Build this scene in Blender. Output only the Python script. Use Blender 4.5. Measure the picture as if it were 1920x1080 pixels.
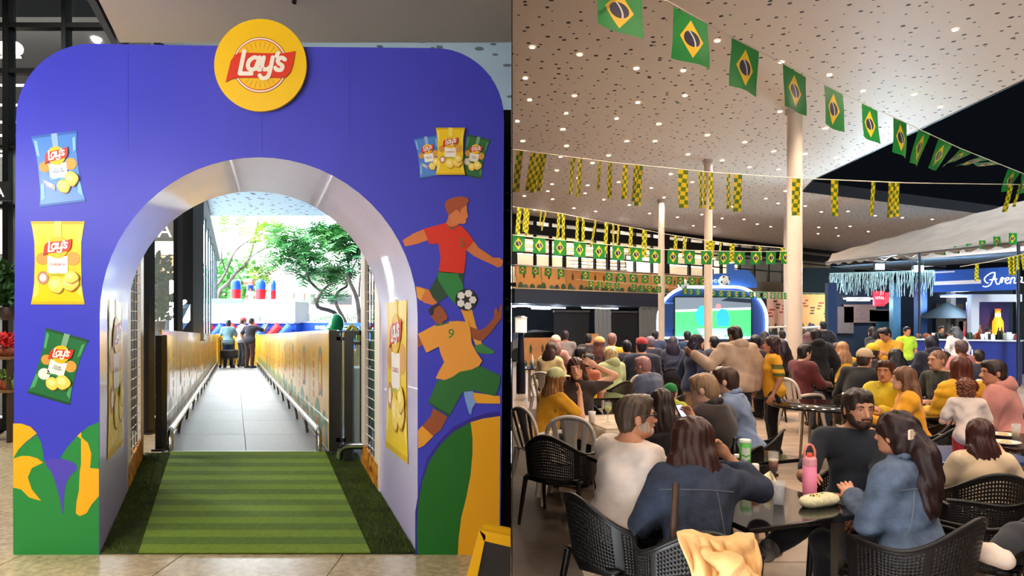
import bpy, math, random, numpy as np
from mathutils import Vector, Matrix, Euler
for _o in list(bpy.data.objects): bpy.data.objects.remove(_o)
C = bpy.context.scene.collection
SC = bpy.context.scene
random.seed(7); RNG = np.random.default_rng(7)
PI = math.pi
# ------------------------------------------------------------------ camera, world, exposure
F = 1250.0; YH = 605.0; CZ = 1.45; RF = -0.35          # focal length and horizon in 1920x1080 pixels, eye height, floor level of the terrace
cam = bpy.data.cameras.new('camera'); cam.sensor_width = 36.0; cam.lens = F/1920*36
cam.shift_y = (YH-540)/1920; cam.clip_start = 0.05; cam.clip_end = 400
co = bpy.data.objects.new('camera', cam); C.objects.link(co)
co.location = (0, 0, CZ); co.rotation_euler = (PI/2, 0, 0)
SC.camera = co
SC.view_settings.view_transform = 'Standard'; SC.view_settings.look = 'None'
SC.view_settings.gamma = 1.0; SC.view_settings.use_curve_mapping = False
SC.view_settings.exposure = 0.6
SC.cycles.max_bounces = 6; SC.cycles.transparent_max_bounces = 12
SC.cycles.caustics_reflective = False; SC.cycles.caustics_refractive = False
SC.cycles.use_denoising = True
SC.cycles.sample_clamp_indirect = 6.0

world = bpy.data.worlds.new('sky'); SC.world = world; world.use_nodes = True
_n = world.node_tree.nodes; _l = world.node_tree.links; _n.clear()
_tc = _n.new('ShaderNodeTexCoord'); _sx = _n.new('ShaderNodeSeparateXYZ'); _lt = _n.new('ShaderNodeMath'); _lt.operation = 'LESS_THAN'; _lt.inputs[1].default_value = 0.0
_mx = _n.new('ShaderNodeMixShader'); _b1 = _n.new('ShaderNodeBackground'); _b2 = _n.new('ShaderNodeBackground'); _wo = _n.new('ShaderNodeOutputWorld')
_b1.inputs[0].default_value = (0.0022, 0.0028, 0.004, 1); _b1.inputs[1].default_value = 1.0       # night over the terrace
_b2.inputs[0].default_value = (0.90, 0.96, 1.0, 1); _b2.inputs[1].default_value = 17.0            # overcast day beyond the mall
_l.new(_tc.outputs['Generated'], _sx.inputs[0]); _l.new(_sx.outputs[0], _lt.inputs[0]); _l.new(_lt.outputs[0], _mx.inputs[0])
_l.new(_b1.outputs[0], _mx.inputs[1]); _l.new(_b2.outputs[0], _mx.inputs[2]); _l.new(_mx.outputs[0], _wo.inputs[0])

# ------------------------------------------------------------------ helpers
def P(px, py, d):
    return Vector(((px-960)*d/F, d, CZ-(py-YH)*d/F))
def lin(c):
    r = []
    for v in c[:3]:
        v = v/255.0
        r.append(v/12.92 if v <= 0.04045 else ((v+0.055)/1.055)**2.4)
    return (r[0], r[1], r[2], 1.0)
_M = {}
def M(c, rough=0.6, metal=0.0, em=0.0, var=0.0, scale=12.0, bump=0.0, bscale=60.0, stretch=None, alpha=1.0, spec=0.5, coat=0.0, trans=0.0, ior=1.45, name=None, sheen=0.0):
    key = (tuple(c), rough, metal, em, var, scale, bump, bscale, stretch, alpha, spec, coat, trans, sheen)
    if key in _M: return _M[key]
    m = bpy.data.materials.new(name or 'mat_%d' % len(_M)); m.use_nodes = True
    nt = m.node_tree; b = nt.nodes['Principled BSDF']
    col = lin(c)
    b.inputs['Base Color'].default_value = col; b.inputs['Roughness'].default_value = rough
    b.inputs['Metallic'].default_value = metal; b.inputs['Specular IOR Level'].default_value = spec
    b.inputs['Coat Weight'].default_value = coat; b.inputs['Alpha'].default_value = alpha
    b.inputs['Transmission Weight'].default_value = trans; b.inputs['IOR'].default_value = ior
    b.inputs['Sheen Weight'].default_value = sheen
    if em > 0:
        b.inputs['Emission Color'].default_value = col; b.inputs['Emission Strength'].default_value = em
    if var > 0 or bump > 0:
        tc = nt.nodes.new('ShaderNodeTexCoord'); mp = nt.nodes.new('ShaderNodeMapping')
        nt.links.new(tc.outputs['Object'], mp.inputs[0])
        if stretch: mp.inputs['Scale'].default_value = stretch
    if var > 0:
        no = nt.nodes.new('ShaderNodeTexNoise'); no.inputs['Scale'].default_value = scale; no.inputs['Detail'].default_value = 4
        nt.links.new(mp.outputs[0], no.inputs[0])
        rp = nt.nodes.new('ShaderNodeValToRGB'); rp.color_ramp.elements[0].position = 0.3; rp.color_ramp.elements[1].position = 0.7
        rp.color_ramp.elements[0].color = tuple(v*(1-var) for v in col[:3])+(1,)
        rp.color_ramp.elements[1].color = tuple(min(1, v*(1+var)) for v in col[:3])+(1,)
        nt.links.new(no.outputs[0], rp.inputs[0]); nt.links.new(rp.outputs[0], b.inputs['Base Color'])
    if bump > 0:
        n2 = nt.nodes.new('ShaderNodeTexNoise'); n2.inputs['Scale'].default_value = bscale; n2.inputs['Detail'].default_value = 3
        nt.links.new(mp.outputs[0], n2.inputs[0])
        bp = nt.nodes.new('ShaderNodeBump'); bp.inputs['Strength'].default_value = bump; bp.inputs['Distance'].default_value = 0.01
        nt.links.new(n2.outputs[0], bp.inputs['Height']); nt.links.new(bp.outputs[0], b.inputs['Normal'])
    _M[key] = m
    return m
def GLASS(c=(235, 245, 245), a=0.18, rough=0.03):
    return M(c, rough, alpha=a, spec=0.6)

def link(o, parent=None):
    C.objects.link(o)
    if parent is not None: o.parent = parent
    return o
def tag(o, label, cat, group=None):
    o['label'] = label; o['category'] = cat
    if group: o['group'] = group
    return o
def thing(name, label, cat, loc=(0, 0, 0), rz=0.0, group=None):
    o = bpy.data.objects.new(name, None); o.empty_display_size = 0.1; link(o)
    o.location = loc; o.rotation_euler = (0, 0, rz)
    return tag(o, label, cat, group)
def struct(o):
    o['kind'] = 'structure'; return o
def copy_tree(o, parent=None):
    c = o.copy(); link(c)
    if parent is not None: c.parent = parent
    for ch in list(o.children): copy_tree(ch, c)
    return c
class MB:
    def __init__(s): s.v = []; s.f = []; s.m = []; s.sm = []
    def add(s, vs, fs, mi=0, smooth=False):
        o = len(s.v); s.v += [tuple(v) for v in vs]
        for f in fs: s.f.append([i+o for i in f]); s.m.append(mi); s.sm.append(smooth)
        return s
    def box(s, c, d, rz=0.0, mi=0, R=None, bev=0.0):
        x, y, z = d[0]/2, d[1]/2, d[2]/2
        if bev > 0:
            b = min(bev, x*.9, y*.9, z*.9); vs = []
            for k, (zz, i) in enumerate(((-z, b), (-z+b, 0), (z-b, 0), (z, b))):
                for (sx, sy) in ((-1, -1), (1, -1), (1, 1), (-1, 1)): vs.append((sx*(x-i), sy*(y-i), zz))
            fs = [(3, 2, 1, 0), (12, 13, 14, 15)]
            for k in range(3):
                for j in range(4): fs.append((k*4+j, k*4+(j+1) % 4, k*4+4+(j+1) % 4, k*4+4+j))
        else:
            vs = [(-x, -y, -z), (x, -y, -z), (x, y, -z), (-x, y, -z), (-x, -y, z), (x, -y, z), (x, y, z), (-x, y, z)]
            fs = [(3, 2, 1, 0), (4, 5, 6, 7), (0, 1, 5, 4), (1, 2, 6, 5), (2, 3, 7, 6), (3, 0, 4, 7)]
        R = R or Matrix.Rotation(rz, 3, 'Z'); c = Vector(c)
        return s.add([R @ Vector(v)+c for v in vs], fs, mi)
    def cone(s, a, b, r1, r2=None, n=10, mi=0, caps=True):
        r2 = r1 if r2 is None else r2; a = Vector(a); b = Vector(b); d = (b-a).normalized()
        u = d.orthogonal().normalized(); w = d.cross(u)
        vs = []
        for (c, r) in ((a, r1), (b, r2)):
            for k in range(n):
                t = 2*PI*k/n; vs.append(c+u*(r*math.cos(t))+w*(r*math.sin(t)))
        s.add(vs, [(k, (k+1) % n, n+(k+1) % n, n+k) for k in range(n)], mi, True)
        if caps:
            s.add(vs[:n], [tuple(reversed(range(n)))], mi); s.add(vs[n:], [tuple(range(n))], mi)
        return s
    def tube(s, pts, r, n=8, mi=0, closed=False):
        pts = [Vector(p) for p in pts]; N = len(pts); vs = []; u = None
        rr = r if isinstance(r, (list, tuple)) else [r]*N
        for i, p in enumerate(pts):
            if closed: d = (pts[(i+1) % N]-pts[i-1])
            else: d = pts[min(i+1, N-1)]-pts[max(i-1, 0)]
            d.normalize()
            u = d.orthogonal().normalized() if u is None else (u-d*u.dot(d)).normalized()
            w = d.cross(u)
            for k in range(n):
                t = 2*PI*k/n; vs.append(p+u*(rr[i]*math.cos(t))+w*(rr[i]*math.sin(t)))
        fs = []
        for i in range(N if closed else N-1):
            j = (i+1) % N
            for k in range(n): fs.append((i*n+k, i*n+(k+1) % n, j*n+(k+1) % n, j*n+k))
        s.add(vs, fs, mi, True)
        if not closed:
            s.add(vs[:n], [tuple(reversed(range(n)))], mi); s.add(vs[-n:], [tuple(range(n))], mi)
        return s
    def lathe(s, prof, c=(0, 0, 0), n=16, mi=0):
        c = Vector(c); vs = []
        for (r, z) in prof:
            for k in range(n):
                t = 2*PI*k/n; vs.append(c+Vector((r*math.cos(t), r*math.sin(t), z)))
        fs = []
        for i in range(len(prof)-1):
            for k in range(n): fs.append((i*n+k, i*n+(k+1) % n, (i+1)*n+(k+1) % n, (i+1)*n+k))
        s.add(vs, fs, mi, True)
        s.add(vs[:n], [tuple(reversed(range(n)))], mi); s.add(vs[-n:], [tuple(range(n))], mi)
        return s
    def prism(s, pts, off, mi=0):
        """pts: closed outline of 3d points; extruded by the vector off"""
        n = len(pts); off = Vector(off)
        s.add(pts, [tuple(range(n))], mi)
        vb = [Vector(p)+off for p in pts]
        s.add(vb, [tuple(reversed(range(n)))], mi)
        s.add(list(pts)+vb, [(i, n+i, n+(i+1) % n, (i+1) % n) for i in range(n)], mi)
        return s
    def grid(s, fn, nu, nv, mi=0, smooth=True, skip=None):
        vs = [fn(i/nu, j/nv) for j in range(nv+1) for i in range(nu+1)]
        fs = [(j*(nu+1)+i, j*(nu+1)+i+1, (j+1)*(nu+1)+i+1, (j+1)*(nu+1)+i) for j in range(nv) for i in range(nu) if not (skip and skip(i, j))]
        return s.add(vs, fs, mi, smooth)
    def mesh(s, name, fixn=True):
        me = bpy.data.meshes.new(name)
        me.from_pydata(s.v, [], s.f)
        me.polygons.foreach_set('material_index', s.m); me.polygons.foreach_set('use_smooth', s.sm)
        me.update(); return me
    def build(s, name, mats, parent=None, loc=None):
        me = s.mesh(name)
        for m in (mats if isinstance(mats, (list, tuple)) else [mats]): me.materials.append(m)
        o = bpy.data.objects.new(name, me); link(o, parent)
        if loc is not None: o.location = loc
        return o
def solidify(o, t, off=0.0):
    m = o.modifiers.new('thickness', 'SOLIDIFY'); m.thickness = t; m.offset = off; return o
def smooth_pts(pts, it=2, closed=True):
    pts = [Vector(p) for p in pts]
    for _ in range(it):
        q = []
        N = len(pts)
        for i in range(N if closed else N-1):
            a, b = pts[i], pts[(i+1) % N]
            q += [a*.75+b*.25, a*.25+b*.75]
        pts = q if closed else [pts[0]]+q+[pts[-1]]
    return pts
def baked(me, t):
    o = bpy.data.objects.new('bake', me); C.objects.link(o); solidify(o, t)
    dg = bpy.context.evaluated_depsgraph_get(); dg.update(); r = bpy.data.meshes.new_from_object(o.evaluated_get(dg)); bpy.data.objects.remove(o); return r
def inst(name, me, parent=None, loc=(0, 0, 0), rot=(0, 0, 0), sc=None, mat=None):
    o = bpy.data.objects.new(name, me); link(o, parent); o.location = loc; o.rotation_euler = rot
    if sc is not None: o.scale = sc if isinstance(sc, (tuple, list)) else (sc, sc, sc)
    if mat is not None:
        o.material_slots[0].link = 'OBJECT'; o.material_slots[0].material = mat
    return o
# lettering: every text mesh is made once, before the scene fills up
_T = {}
def make_texts(strings):
    obs = []
    for t in strings:
        cu = bpy.data.curves.new('lettering', 'FONT'); cu.body = t; cu.align_x = 'CENTER'; cu.align_y = 'CENTER'; cu.size = 1.0; cu.extrude = 0.004; cu.resolution_u = 3
        o = bpy.data.objects.new('lettering', cu); C.objects.link(o); obs.append(o)
    dg = bpy.context.evaluated_depsgraph_get(); dg.update()
    for t, o in zip(strings, obs):
        me = bpy.data.meshes.new_from_object(o.evaluated_get(dg)); me.materials.clear(); me.materials.append(M((255, 255, 255)))
        _T[t] = me
    for o in obs:
        cu = o.data; bpy.data.objects.remove(o); bpy.data.curves.remove(cu)
make_texts(['5', '9', 'CLÁSSICA', 'SALT &', 'VINEGAR', 'SOUR', 'CREAM', 'IA', 'A', 'ARENA', 'BAR', 'R', 'CHOPERIA', 'brasil', 'OR', 'MENU', 'A R E N A', 'super', '10', '08', 'VITAL', 'LIVE'])
def text(name, s, size, mat, parent, loc, rot=(PI/2, 0, 0), sx=1.0):
    o = inst(name, _T[s], parent, loc, rot, (size*sx, size, size), mat); return o
# ------------------------------------------------------------------ people: smooth blended bodies meshed by surface nets
def smin(a, b, k):
    h = np.maximum(k-np.abs(a-b), 0)/k
    return np.minimum(a, b)-h*h*k*0.25
def cap(a, b, r1, r2=None, k=0.03, sub=False):
    return ('c', np.array(a, float), np.array(b, float), r1, r1 if r2 is None else r2, k, sub)
def ell(c, r, R=None, k=0.03, sub=False):
    return ('e', np.array(c, float), np.array(r, float), np.eye(3) if R is None else R, 0, k, sub)
def prim_box(p):
    if p[0] == 'c':
        r = max(p[3], p[4]); return np.minimum(p[1], p[2])-r, np.maximum(p[1], p[2])+r
    e = np.sqrt(((p[3]*p[2][None, :])**2).sum(1)); return p[1]-e, p[1]+e
def sdf_mesh(name, prims, res, infl=0.0, clips=(), noise=None):
    bx = [prim_box(p) for p in prims if not p[6]]
    pad = infl+2.5*res+0.01
    lo = np.min([b[0] for b in bx], 0)-pad; hi = np.max([b[1] for b in bx], 0)+pad
    n = np.ceil((hi-lo)/res).astype(int)+1
    ax = [lo[i]+res*np.arange(n[i]) for i in range(3)]
    f = np.full(n, 0.2, np.float32)
    for p in prims:
        b0, b1 = prim_box(p); mg = infl+max(p[5], .02)+2*res+0.015
        i0 = np.clip(np.floor((b0-mg-lo)/res).astype(int), 0, n-1); i1 = np.clip(np.ceil((b1+mg-lo)/res).astype(int)+1, 1, n)
        X, Y, Z = np.meshgrid(ax[0][i0[0]:i1[0]], ax[1][i0[1]:i1[1]], ax[2][i0[2]:i1[2]], indexing='ij', sparse=False)
        if p[0] == 'c':
            a, b = p[1], p[2]; ba = b-a; L = max(ba.dot(ba), 1e-9)
            px, py, pz = X-a[0], Y-a[1], Z-a[2]
            t = np.clip((px*ba[0]+py*ba[1]+pz*ba[2])/L, 0, 1)
            d = np.sqrt((px-t*ba[0])**2+(py-t*ba[1])**2+(pz-t*ba[2])**2)-(p[3]+(p[4]-p[3])*t)
        else:
            c, r, R = p[1], p[2], p[3]
            px, py, pz = X-c[0], Y-c[1], Z-c[2]
            q = [(px*R[0, i]+py*R[1, i]+pz*R[2, i]) for i in range(3)]
            k0 = np.sqrt((q[0]/r[0])**2+(q[1]/r[1])**2+(q[2]/r[2])**2)
            k1 = np.sqrt((q[0]/r[0]**2)**2+(q[1]/r[1]**2)**2+(q[2]/r[2]**2)**2)
            d = k0*(k0-1)/np.maximum(k1, 1e-6)
        sl = tuple(slice(i0[i], i1[i]) for i in range(3))
        if p[6]: f[sl] = -smin(-f[sl], d.astype(np.float32), p[5])
        else: f[sl] = smin(f[sl], d.astype(np.float32), p[5])
    f -= infl
    if noise or clips:
        X, Y, Z = np.meshgrid(*ax, indexing='ij')
        if noise: f += noise(X, Y, Z).astype(np.float32)
        for (pt, nm) in clips: f = np.maximum(f, ((X-pt[0])*nm[0]+(Y-pt[1])*nm[1]+(Z-pt[2])*nm[2]).astype(np.float32))
    return nets(name, f, lo, res)
def nets(name, f, lo, res):
    s = f < 0
    nx, ny, nz = f.shape
    cnt = np.zeros((nx-1, ny-1, nz-1), np.int8)
    cor = [(i, j, k) for i in (0, 1) for j in (0, 1) for k in (0, 1)]
    for (i, j, k) in cor: cnt += s[i:nx-1+i, j:ny-1+j, k:nz-1+k]
    act = (cnt > 0) & (cnt < 8)
    idx = np.full(act.shape, -1, np.int64); cells = np.argwhere(act); idx[act] = np.arange(len(cells))
    pos = np.zeros((len(cells), 3)); num = np.zeros(len(cells))
    I, J, K = cells.T
    for ca in cor:
        for axi in range(3):
            if ca[axi] == 0:
                cb = list(ca); cb[axi] = 1
                fa = f[I+ca[0], J+ca[1], K+ca[2]]; fb = f[I+cb[0], J+cb[1], K+cb[2]]
                m = (fa < 0) != (fb < 0)
                t = np.where(m, fa/np.where(m, fa-fb, 1), 0)
                p = np.array(ca, float)[None, :].repeat(len(cells), 0); p[:, axi] = t
                pos += p*m[:, None]; num += m
    pos = (pos/np.maximum(num, 1)[:, None]+cells)*res+lo
    quads = []
    for axi in range(3):
        a = [slice(1, -1)]*3; a[axi] = slice(0, -1); b = [slice(1, -1)]*3; b[axi] = slice(1, None)
        sa = s[tuple(a)]; sb = s[tuple(b)]
        for flip, m in ((False, sa & ~sb), (True, ~sa & sb)):
            e = np.argwhere(m)
            if len(e) == 0: continue
            u, w = (axi+1) % 3, (axi+2) % 3
            e = e.copy(); e[:, u] += 1; e[:, w] += 1
            c = []
            for (du, dw) in ((-1, -1), (0, -1), (0, 0), (-1, 0)):
                q = e.copy(); q[:, u] += du; q[:, w] += dw; c.append(idx[q[:, 0], q[:, 1], q[:, 2]])
            quads.append(np.stack(c[::-1] if flip else c, 1))
    q = np.concatenate(quads) if quads else np.zeros((0, 4), int)
    return pos, q
def np_mesh(name, parts):
    vs = []; qs = []; o = 0
    for v, q in parts: vs.append(v); qs.append(q+o); o += len(v)
    v = np.concatenate(vs); q = np.concatenate(qs)
    me = bpy.data.meshes.new(name)
    me.vertices.add(len(v)); me.vertices.foreach_set('co', v.astype(np.float32).ravel())
    me.loops.add(q.size); me.loops.foreach_set('vertex_index', q.astype(np.int32).ravel())
    me.polygons.add(len(q)); me.polygons.foreach_set('loop_start', np.arange(0, q.size, 4, dtype=np.int32))
    try: me.polygons.foreach_set('loop_total', np.full(len(q), 4, np.int32))
    except Exception: pass
    me.polygons.foreach_set('use_smooth', np.ones(len(q), bool))
    me.update(calc_edges=True); me.validate()
    me.materials.append(M((128, 128, 128)))
    return me
def rot(ax, deg):
    return np.array(Matrix.Rotation(math.radians(deg), 3, ax))
def folds(seed, amp, sc=9.0):
    r = np.random.default_rng(seed); ds = r.normal(size=(5, 3))*sc; ds[:, 2] *= 1.7; ph = r.uniform(0, 6, 5)
    def fn(X, Y, Z):
        t = 0
        for d, p in zip(ds, ph): t = t+np.sin(X*d[0]+Y*d[1]+Z*d[2]+p+1.6*np.sin(Y*d[1]*.7+Z*d[0]))
        t2 = np.sin(X*d[2]*2.1+Z*d[0]*2.6+2*np.sin(Y*d[1]))*.6
        return amp*((t+t2)/3.0)
    return fn
def strands(amp, fr=150.0):
    def fn(X, Y, Z): return amp*(np.sin((X+0.6*Y)*fr+6*np.sin(Z*7))+0.6*np.sin((X-0.8*Y)*fr*.63+4*np.sin(Z*5+2)))
    return fn
def curls(amp, fr=85.0):
    def fn(X, Y, Z): return amp*np.sin(X*fr+2*np.sin(Z*40))*np.sin(Y*fr+1)*np.sin(Z*fr)*2
    return fn
def hand_prims(w, d, pn, side, curl=0.5, s=1.0):
    """w wrist, d direction of the hand, pn palm normal (towards the palm), side +1 thumb along +t"""
    d = d/np.linalg.norm(d); pn = pn-d*pn.dot(d); pn /= max(np.linalg.norm(pn), 1e-6); t = np.cross(d, pn)*side
    o = [cap(w, w+d*.03*s, .026*s, .028*s, .02), ell(w+d*.055*s, np.array([.042, .046, .017])*s, np.stack([t, d, pn], 1), .02)]
    for i, (off, L) in enumerate(((.031, .072), (.0105, .081), (-.0105, .075), (-.031, .058))):
        b = w+d*.088*s+t*off*s; p = b; dirv = d+t*off*1.5
        for k, fr in enumerate((.45, .32, .25)):
            a = curl*(0.35+0.55*k); v = dirv*math.cos(a)+pn*math.sin(a); v /= np.linalg.norm(v)
            q = p+v*L*fr*s; o.append(cap(p, q, (.0095-.001*k)*s, (.0087-.001*k)*s, .006)); p = q
    b = w+d*.03*s+t*.03*s; q = b+(d*.55+t*.75+pn*.3*(1+curl))*.038*s; o.append(cap(b, q, .0125*s, .0105*s, .012))
    o.append(cap(q, q+(d*.9+t*.15+pn*.5*curl)*.032*s, .0105*s, .0085*s, .006))
    return o
_PC = {}
SKIN = {'fair': (222, 170, 142), 'tan': (196, 138, 106), 'mid': (168, 110, 80), 'brown': (118, 72, 50), 'dark': (78, 48, 36)}
def skin_mat(k): return M(SKIN[k], .5, var=.10, scale=30, bump=.05, bscale=220, name='skin_'+k)
def cloth_mat(c, rough=.85, bump=.25, bscale=240): return M(c, rough, var=.2, scale=6, bump=bump, bscale=bscale, sheen=.15)
def hair_mat(c): return M(c, .42, var=.35, scale=40, stretch=(1, 1, .08), bump=.35, bscale=90, spec=.45)
def person(label, pos, th, pose='sit', s=1.0, lean=4.0, twist=0.0, side=0.0, head=(0, 0, 0), girth=1.0, Lh=None, Rh=None, top='tee', topc=(60, 60, 60), botc=(30, 30, 36), shoec=(40, 40, 40),
           hair='short', hairc=(40, 28, 22), skin='tan', beard=None, glasses=False, hat=None, res='mid', z0=RF, group=None, Lk=None, Rk=None, curl=.6, hairlen=.42, female=False, infl=None, Lf=None, Rf=None, lift=0.0, faceon=False, jersey=None, denim=False, hairw=1.0):
    geo = (pose, s, lean, twist, side, tuple(head), girth, Lh, Rh, top, hair, beard is not None, hat is not None, res, Lk, Rk, curl, hairlen, female, infl, Lf, Rf, hairw)
    rb = {'near': .014, 'mid': .02, 'far': .03}[res]; rh = {'near': .0052, 'mid': .0085, 'far': .014}[res]
    if geo not in _PC: _PC[geo] = person_meshes(*geo, rb, rh)
    g = _PC[geo]
    e = thing('person', label, 'person', (pos[0], pos[1], z0+lift), -math.radians(th), group)
    inst('body', g['body'], e, mat=skin_mat(skin))
    tm = cloth_mat(topc) if not denim else M(topc, .85, var=.42, scale=11, bump=.55, bscale=70); bm_ = cloth_mat(botc, .9)
    o = inst({'tee': 'shirt', 'long': 'sweater', 'hoodie': 'hooded_sweater', 'jacket': 'jacket'}[top], g['top'], e, mat=tm)
    if jersey: o.material_slots[0].material = jersey
    if 'collar' in g: inst('collar', g['collar'], o, mat=tm)
    if denim:
        for k, sm_ in enumerate(g['seams']): inst('seam', sm_, o, mat=M(tuple(int(v*.55+60) for v in topc), .8))
    if 'hood' in g: inst('hood', g['hood'], o, mat=tm)
    inst('trousers', g['bot'], e, mat=bm_)
    for k in ('shoeL', 'shoeR'):
        so = inst('shoe', g[k], e, mat=M(shoec, .6, var=.1))
    if 'hair' in g: inst('hair', g['hair'], e, mat=hair_mat(hairc))
    if 'beard' in g: inst('beard', g['beard'], e, mat=hair_mat(beard))
    if 'hat' in g: inst('cap', g['hat'], e, mat=cloth_mat(hat))
    if faceon and 'eyes' in g:
        bm2 = hair_mat(hairc if hair != 'none' else (60, 45, 35))
        for k in (0, 1):
            eo = inst('eye', g['eyes'][k], e, mat=M((215, 208, 198), .25)); inst('iris', g['iris'][k], eo, mat=M((32, 20, 14), .2)); inst('eyebrow', g['brow'][k], e, mat=bm2)
        inst('lips', g['lips'], e, mat=M(tuple(int(v*m) for v, m in zip(SKIN[skin], (.86, .66, .66))), .45))
    if glasses: inst('glasses', g_glasses(), e, loc=g['hp'], rot=Matrix(g['hR'].tolist()).to_euler(), sc=s, mat=M((25, 20, 20), .3))
    return e
_gg = []
def g_glasses():
    if not _gg:
        b = MB()
        for sx in (-1, 1):
            b.tube([(sx*.034+.024*math.cos(t)*1.0, .103, .006+.017*math.sin(t)) for t in np.linspace(0, 2*PI, 15)[:-1]], .0028, 6, closed=True)
            b.tube([(sx*.058, .101, .012), (sx*.078, .06, .012), (sx*.082, -.01, .005)], .0028, 6)
        b.tube([(-.011, .104, .008), (.011, .104, .008)], .0025, 6)
        me = b.mesh('glasses'); me.materials.append(M((25, 20, 20), .3)); _gg.append(me)
    return _gg[0]
def person_meshes(pose, s, lean, twist, side, head, girth, Lh, Rh, top, hair, beard, hat, res, Lk, Rk, curl, hairlen, female, infl, Lf, Rf, hairw, rb, rh):
    V = lambda *a: np.array(a, float)
    sit = pose == 'sit'
    hz = .545 if sit else .93
    Pv = V(0, 0, hz); R0 = rot('Z', -twist) @ rot('Y', side) @ rot('X', -lean)
    sw = .165 if female else .185
    g = girth; T = lambda x, y, z: Pv+R0 @ V(x, y, z)
    # the upper back curls a little more than the pelvis when leaning
    neck = T(0, .0, .515); sh = {-1: T(-sw*min(g, 1.08), .0, .432), 1: T(sw*min(g, 1.08), .0, .432)}
    if res == 'far' and False: pass
    hip_r = .145 if female else .135
    torso = [ell(Pv+V(0, -.01, .01), V(.165*g, .115*g, .12), None, .06),
             ell(T(0, .015*g, .15), V(.138*g, .098*g, .15), R0, .08),
             ell(T(0, .0, .33), V(.155*min(g, 1.12), .105*g, .17), R0, .08),
             cap(sh[-1]*.9+sh[1]*.1, sh[1]*.9+sh[-1]*.1, .052, .052, .07)]
    torso += [cap(T(sx*.03, -.018, .495), sh[sx]*.8+sh[-sx]*.2+R0 @ V(0, -.01, .012), .042, .044, .05) for sx in (-1, 1)]
    if female: torso += [ell(T(sx*.068, .088, .305), V(.062, .05, .06), R0, .05) for sx in (-1, 1)]
    if g > 1.12: torso.append(ell(T(0, .07*g, .10), V(.13*g, .085*g, .13), R0, .06))
    legs = []; shins = []; shoes = {}
    for sx, kn, ft in ((-1, Lk, Lf), (1, Rk, Rf)):
        hip = Pv+V(sx*.092, 0, -.02)
        if sit:
            knee = V(*kn) if kn else V(sx*.14, .44, .515); ank = V(*ft) if ft else V(sx*.13, .40, .085)
        else:
            knee = V(*kn) if kn else V(sx*.10, .035, .50); ank = V(*ft) if ft else V(sx*.105, -.01, .085)
        legs += [cap(hip, knee, .088*g, .060, .05), cap(knee, ank, .056, .043, .03)]
        d = V(0, 1, 0)
        if abs(ank[2]-.085) > .05 or abs(ank[0]) > .3:
            sh_ = (ank-knee); sh_ /= np.linalg.norm(sh_); d = V(0, 1, 0)-sh_*sh_[1]+sh_*.25; d /= max(np.linalg.norm(d), .2)
        up = V(0, 0, 1)
        if abs(ank[2]-.085) <= .05:
            sp = [cap(ank+V(0, -.045, -.04), ank+V(sx*.015, .14, -.048), .042, .036, .03), cap(ank, ank+V(0, .03, -.03), .046, .045, .03), ell(ank+V(sx*.015, .10, -.06), V(.047, .09, .024), None, .02), ell(ank+V(0, -.035, -.06), V(.042, .06, .024), None, .02)]
            shoes[sx] = (sp, [((0, 0, 0.004), (0, 0, -1))])
        else:
            n_ = ank-knee; n_ /= np.linalg.norm(n_)
            sp = [cap(ank+n_*.045-d*.05, ank+n_*.05+d*.14, .042, .036, .03), cap(ank, ank+n_*.035+d*.03, .046, .044, .03), cap(ank+n_*.07-d*.055, ank+n_*.072+d*.16, .02, .018, .02)]
            shoes[sx] = (sp, [])
    arms = {}; hands = []; sleeves = []
    for sx, hd in ((-1, Lh), (1, Rh)):
        S = sh[sx]
        W = V(*hd) if hd else (V(sx*.17, .36, .70) if sit else V(sx*.25, .05, .87))
        up, fo = .285, .255
        dv = W-S; L = np.linalg.norm(dv)
        if L > (up+fo)*.995: W = S+dv*(up+fo)*.995/L; dv = W-S; L = np.linalg.norm(dv)
        a = math.acos(max(-1, min(1, (up*up+L*L-fo*fo)/(2*up*L)))); dn = dv/L
        pole = V(sx*.55, -.35, -1.0); pole = pole-dn*pole.dot(dn); pole /= max(np.linalg.norm(pole), 1e-6)
        E = S+(dn*math.cos(a)+pole*math.sin(a))*up
        arms[sx] = (S, E, W)
        fd = (W-E)/np.linalg.norm(W-E)
        pn = V(-sx*.5, 0, -.8) if sit else V(-sx, 0, 0)
        if W[2] > S[2]-.05: pn = V(-sx*.6, -.8, 0)
        hands.append(hand_prims(W, fd, pn, -1 if sx > 0 else 1, curl))
    armp = []
    for sx in (-1, 1):
        S, E, W = arms[sx]; armp += [cap(S, E, .054*min(g, 1.1), .041, .05), cap(E, W, .041, .027, .02)]
    # head
    hr = rot('Z', -head[0]) @ rot('X', -head[1]) @ rot('Y', head[2])
    hc = neck+R0 @ V(0, .015, .0)+hr @ V(0, .02, .128)
    H = lambda x, y, z: hc+hr @ V(x, y, z)
    nk = [cap(neck+R0 @ V(0, -.01, -.03), H(0, -.015, -.06), .058*(1.08 if g > 1.1 else 1)*(.9 if female else 1), .052*(1.1 if g > 1.1 else 1)*(.9 if female else 1), .03)]
    hp = [ell(H(0, -.012, .035), V(.076, .096, .084), hr, .03), ell(H(0, .02, -.02), V(.066, .074, .09), hr, .03), ell(H(0, .042, -.082), V(.046, .048, .034), hr, .03)]
    if g > 1.12: hp.append(ell(H(0, .02, -.09), V(.06, .06, .035), hr, .03))
    hp += [cap(H(-.036, .078, .028), H(.036, .078, .028), .013, .013, .02),
           cap(H(0, .092, .008), H(0, .112, -.03), .008, .0135, .012), cap(H(-.012, .097, -.036), H(.012, .097, -.036), .009, .009, .01)]
    hp += [ell(H(sx*.078, -.012, -.012), V(.009, .020, .031), hr @ rot('Z', sx*-18), .008) for sx in (-1, 1)]
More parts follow.
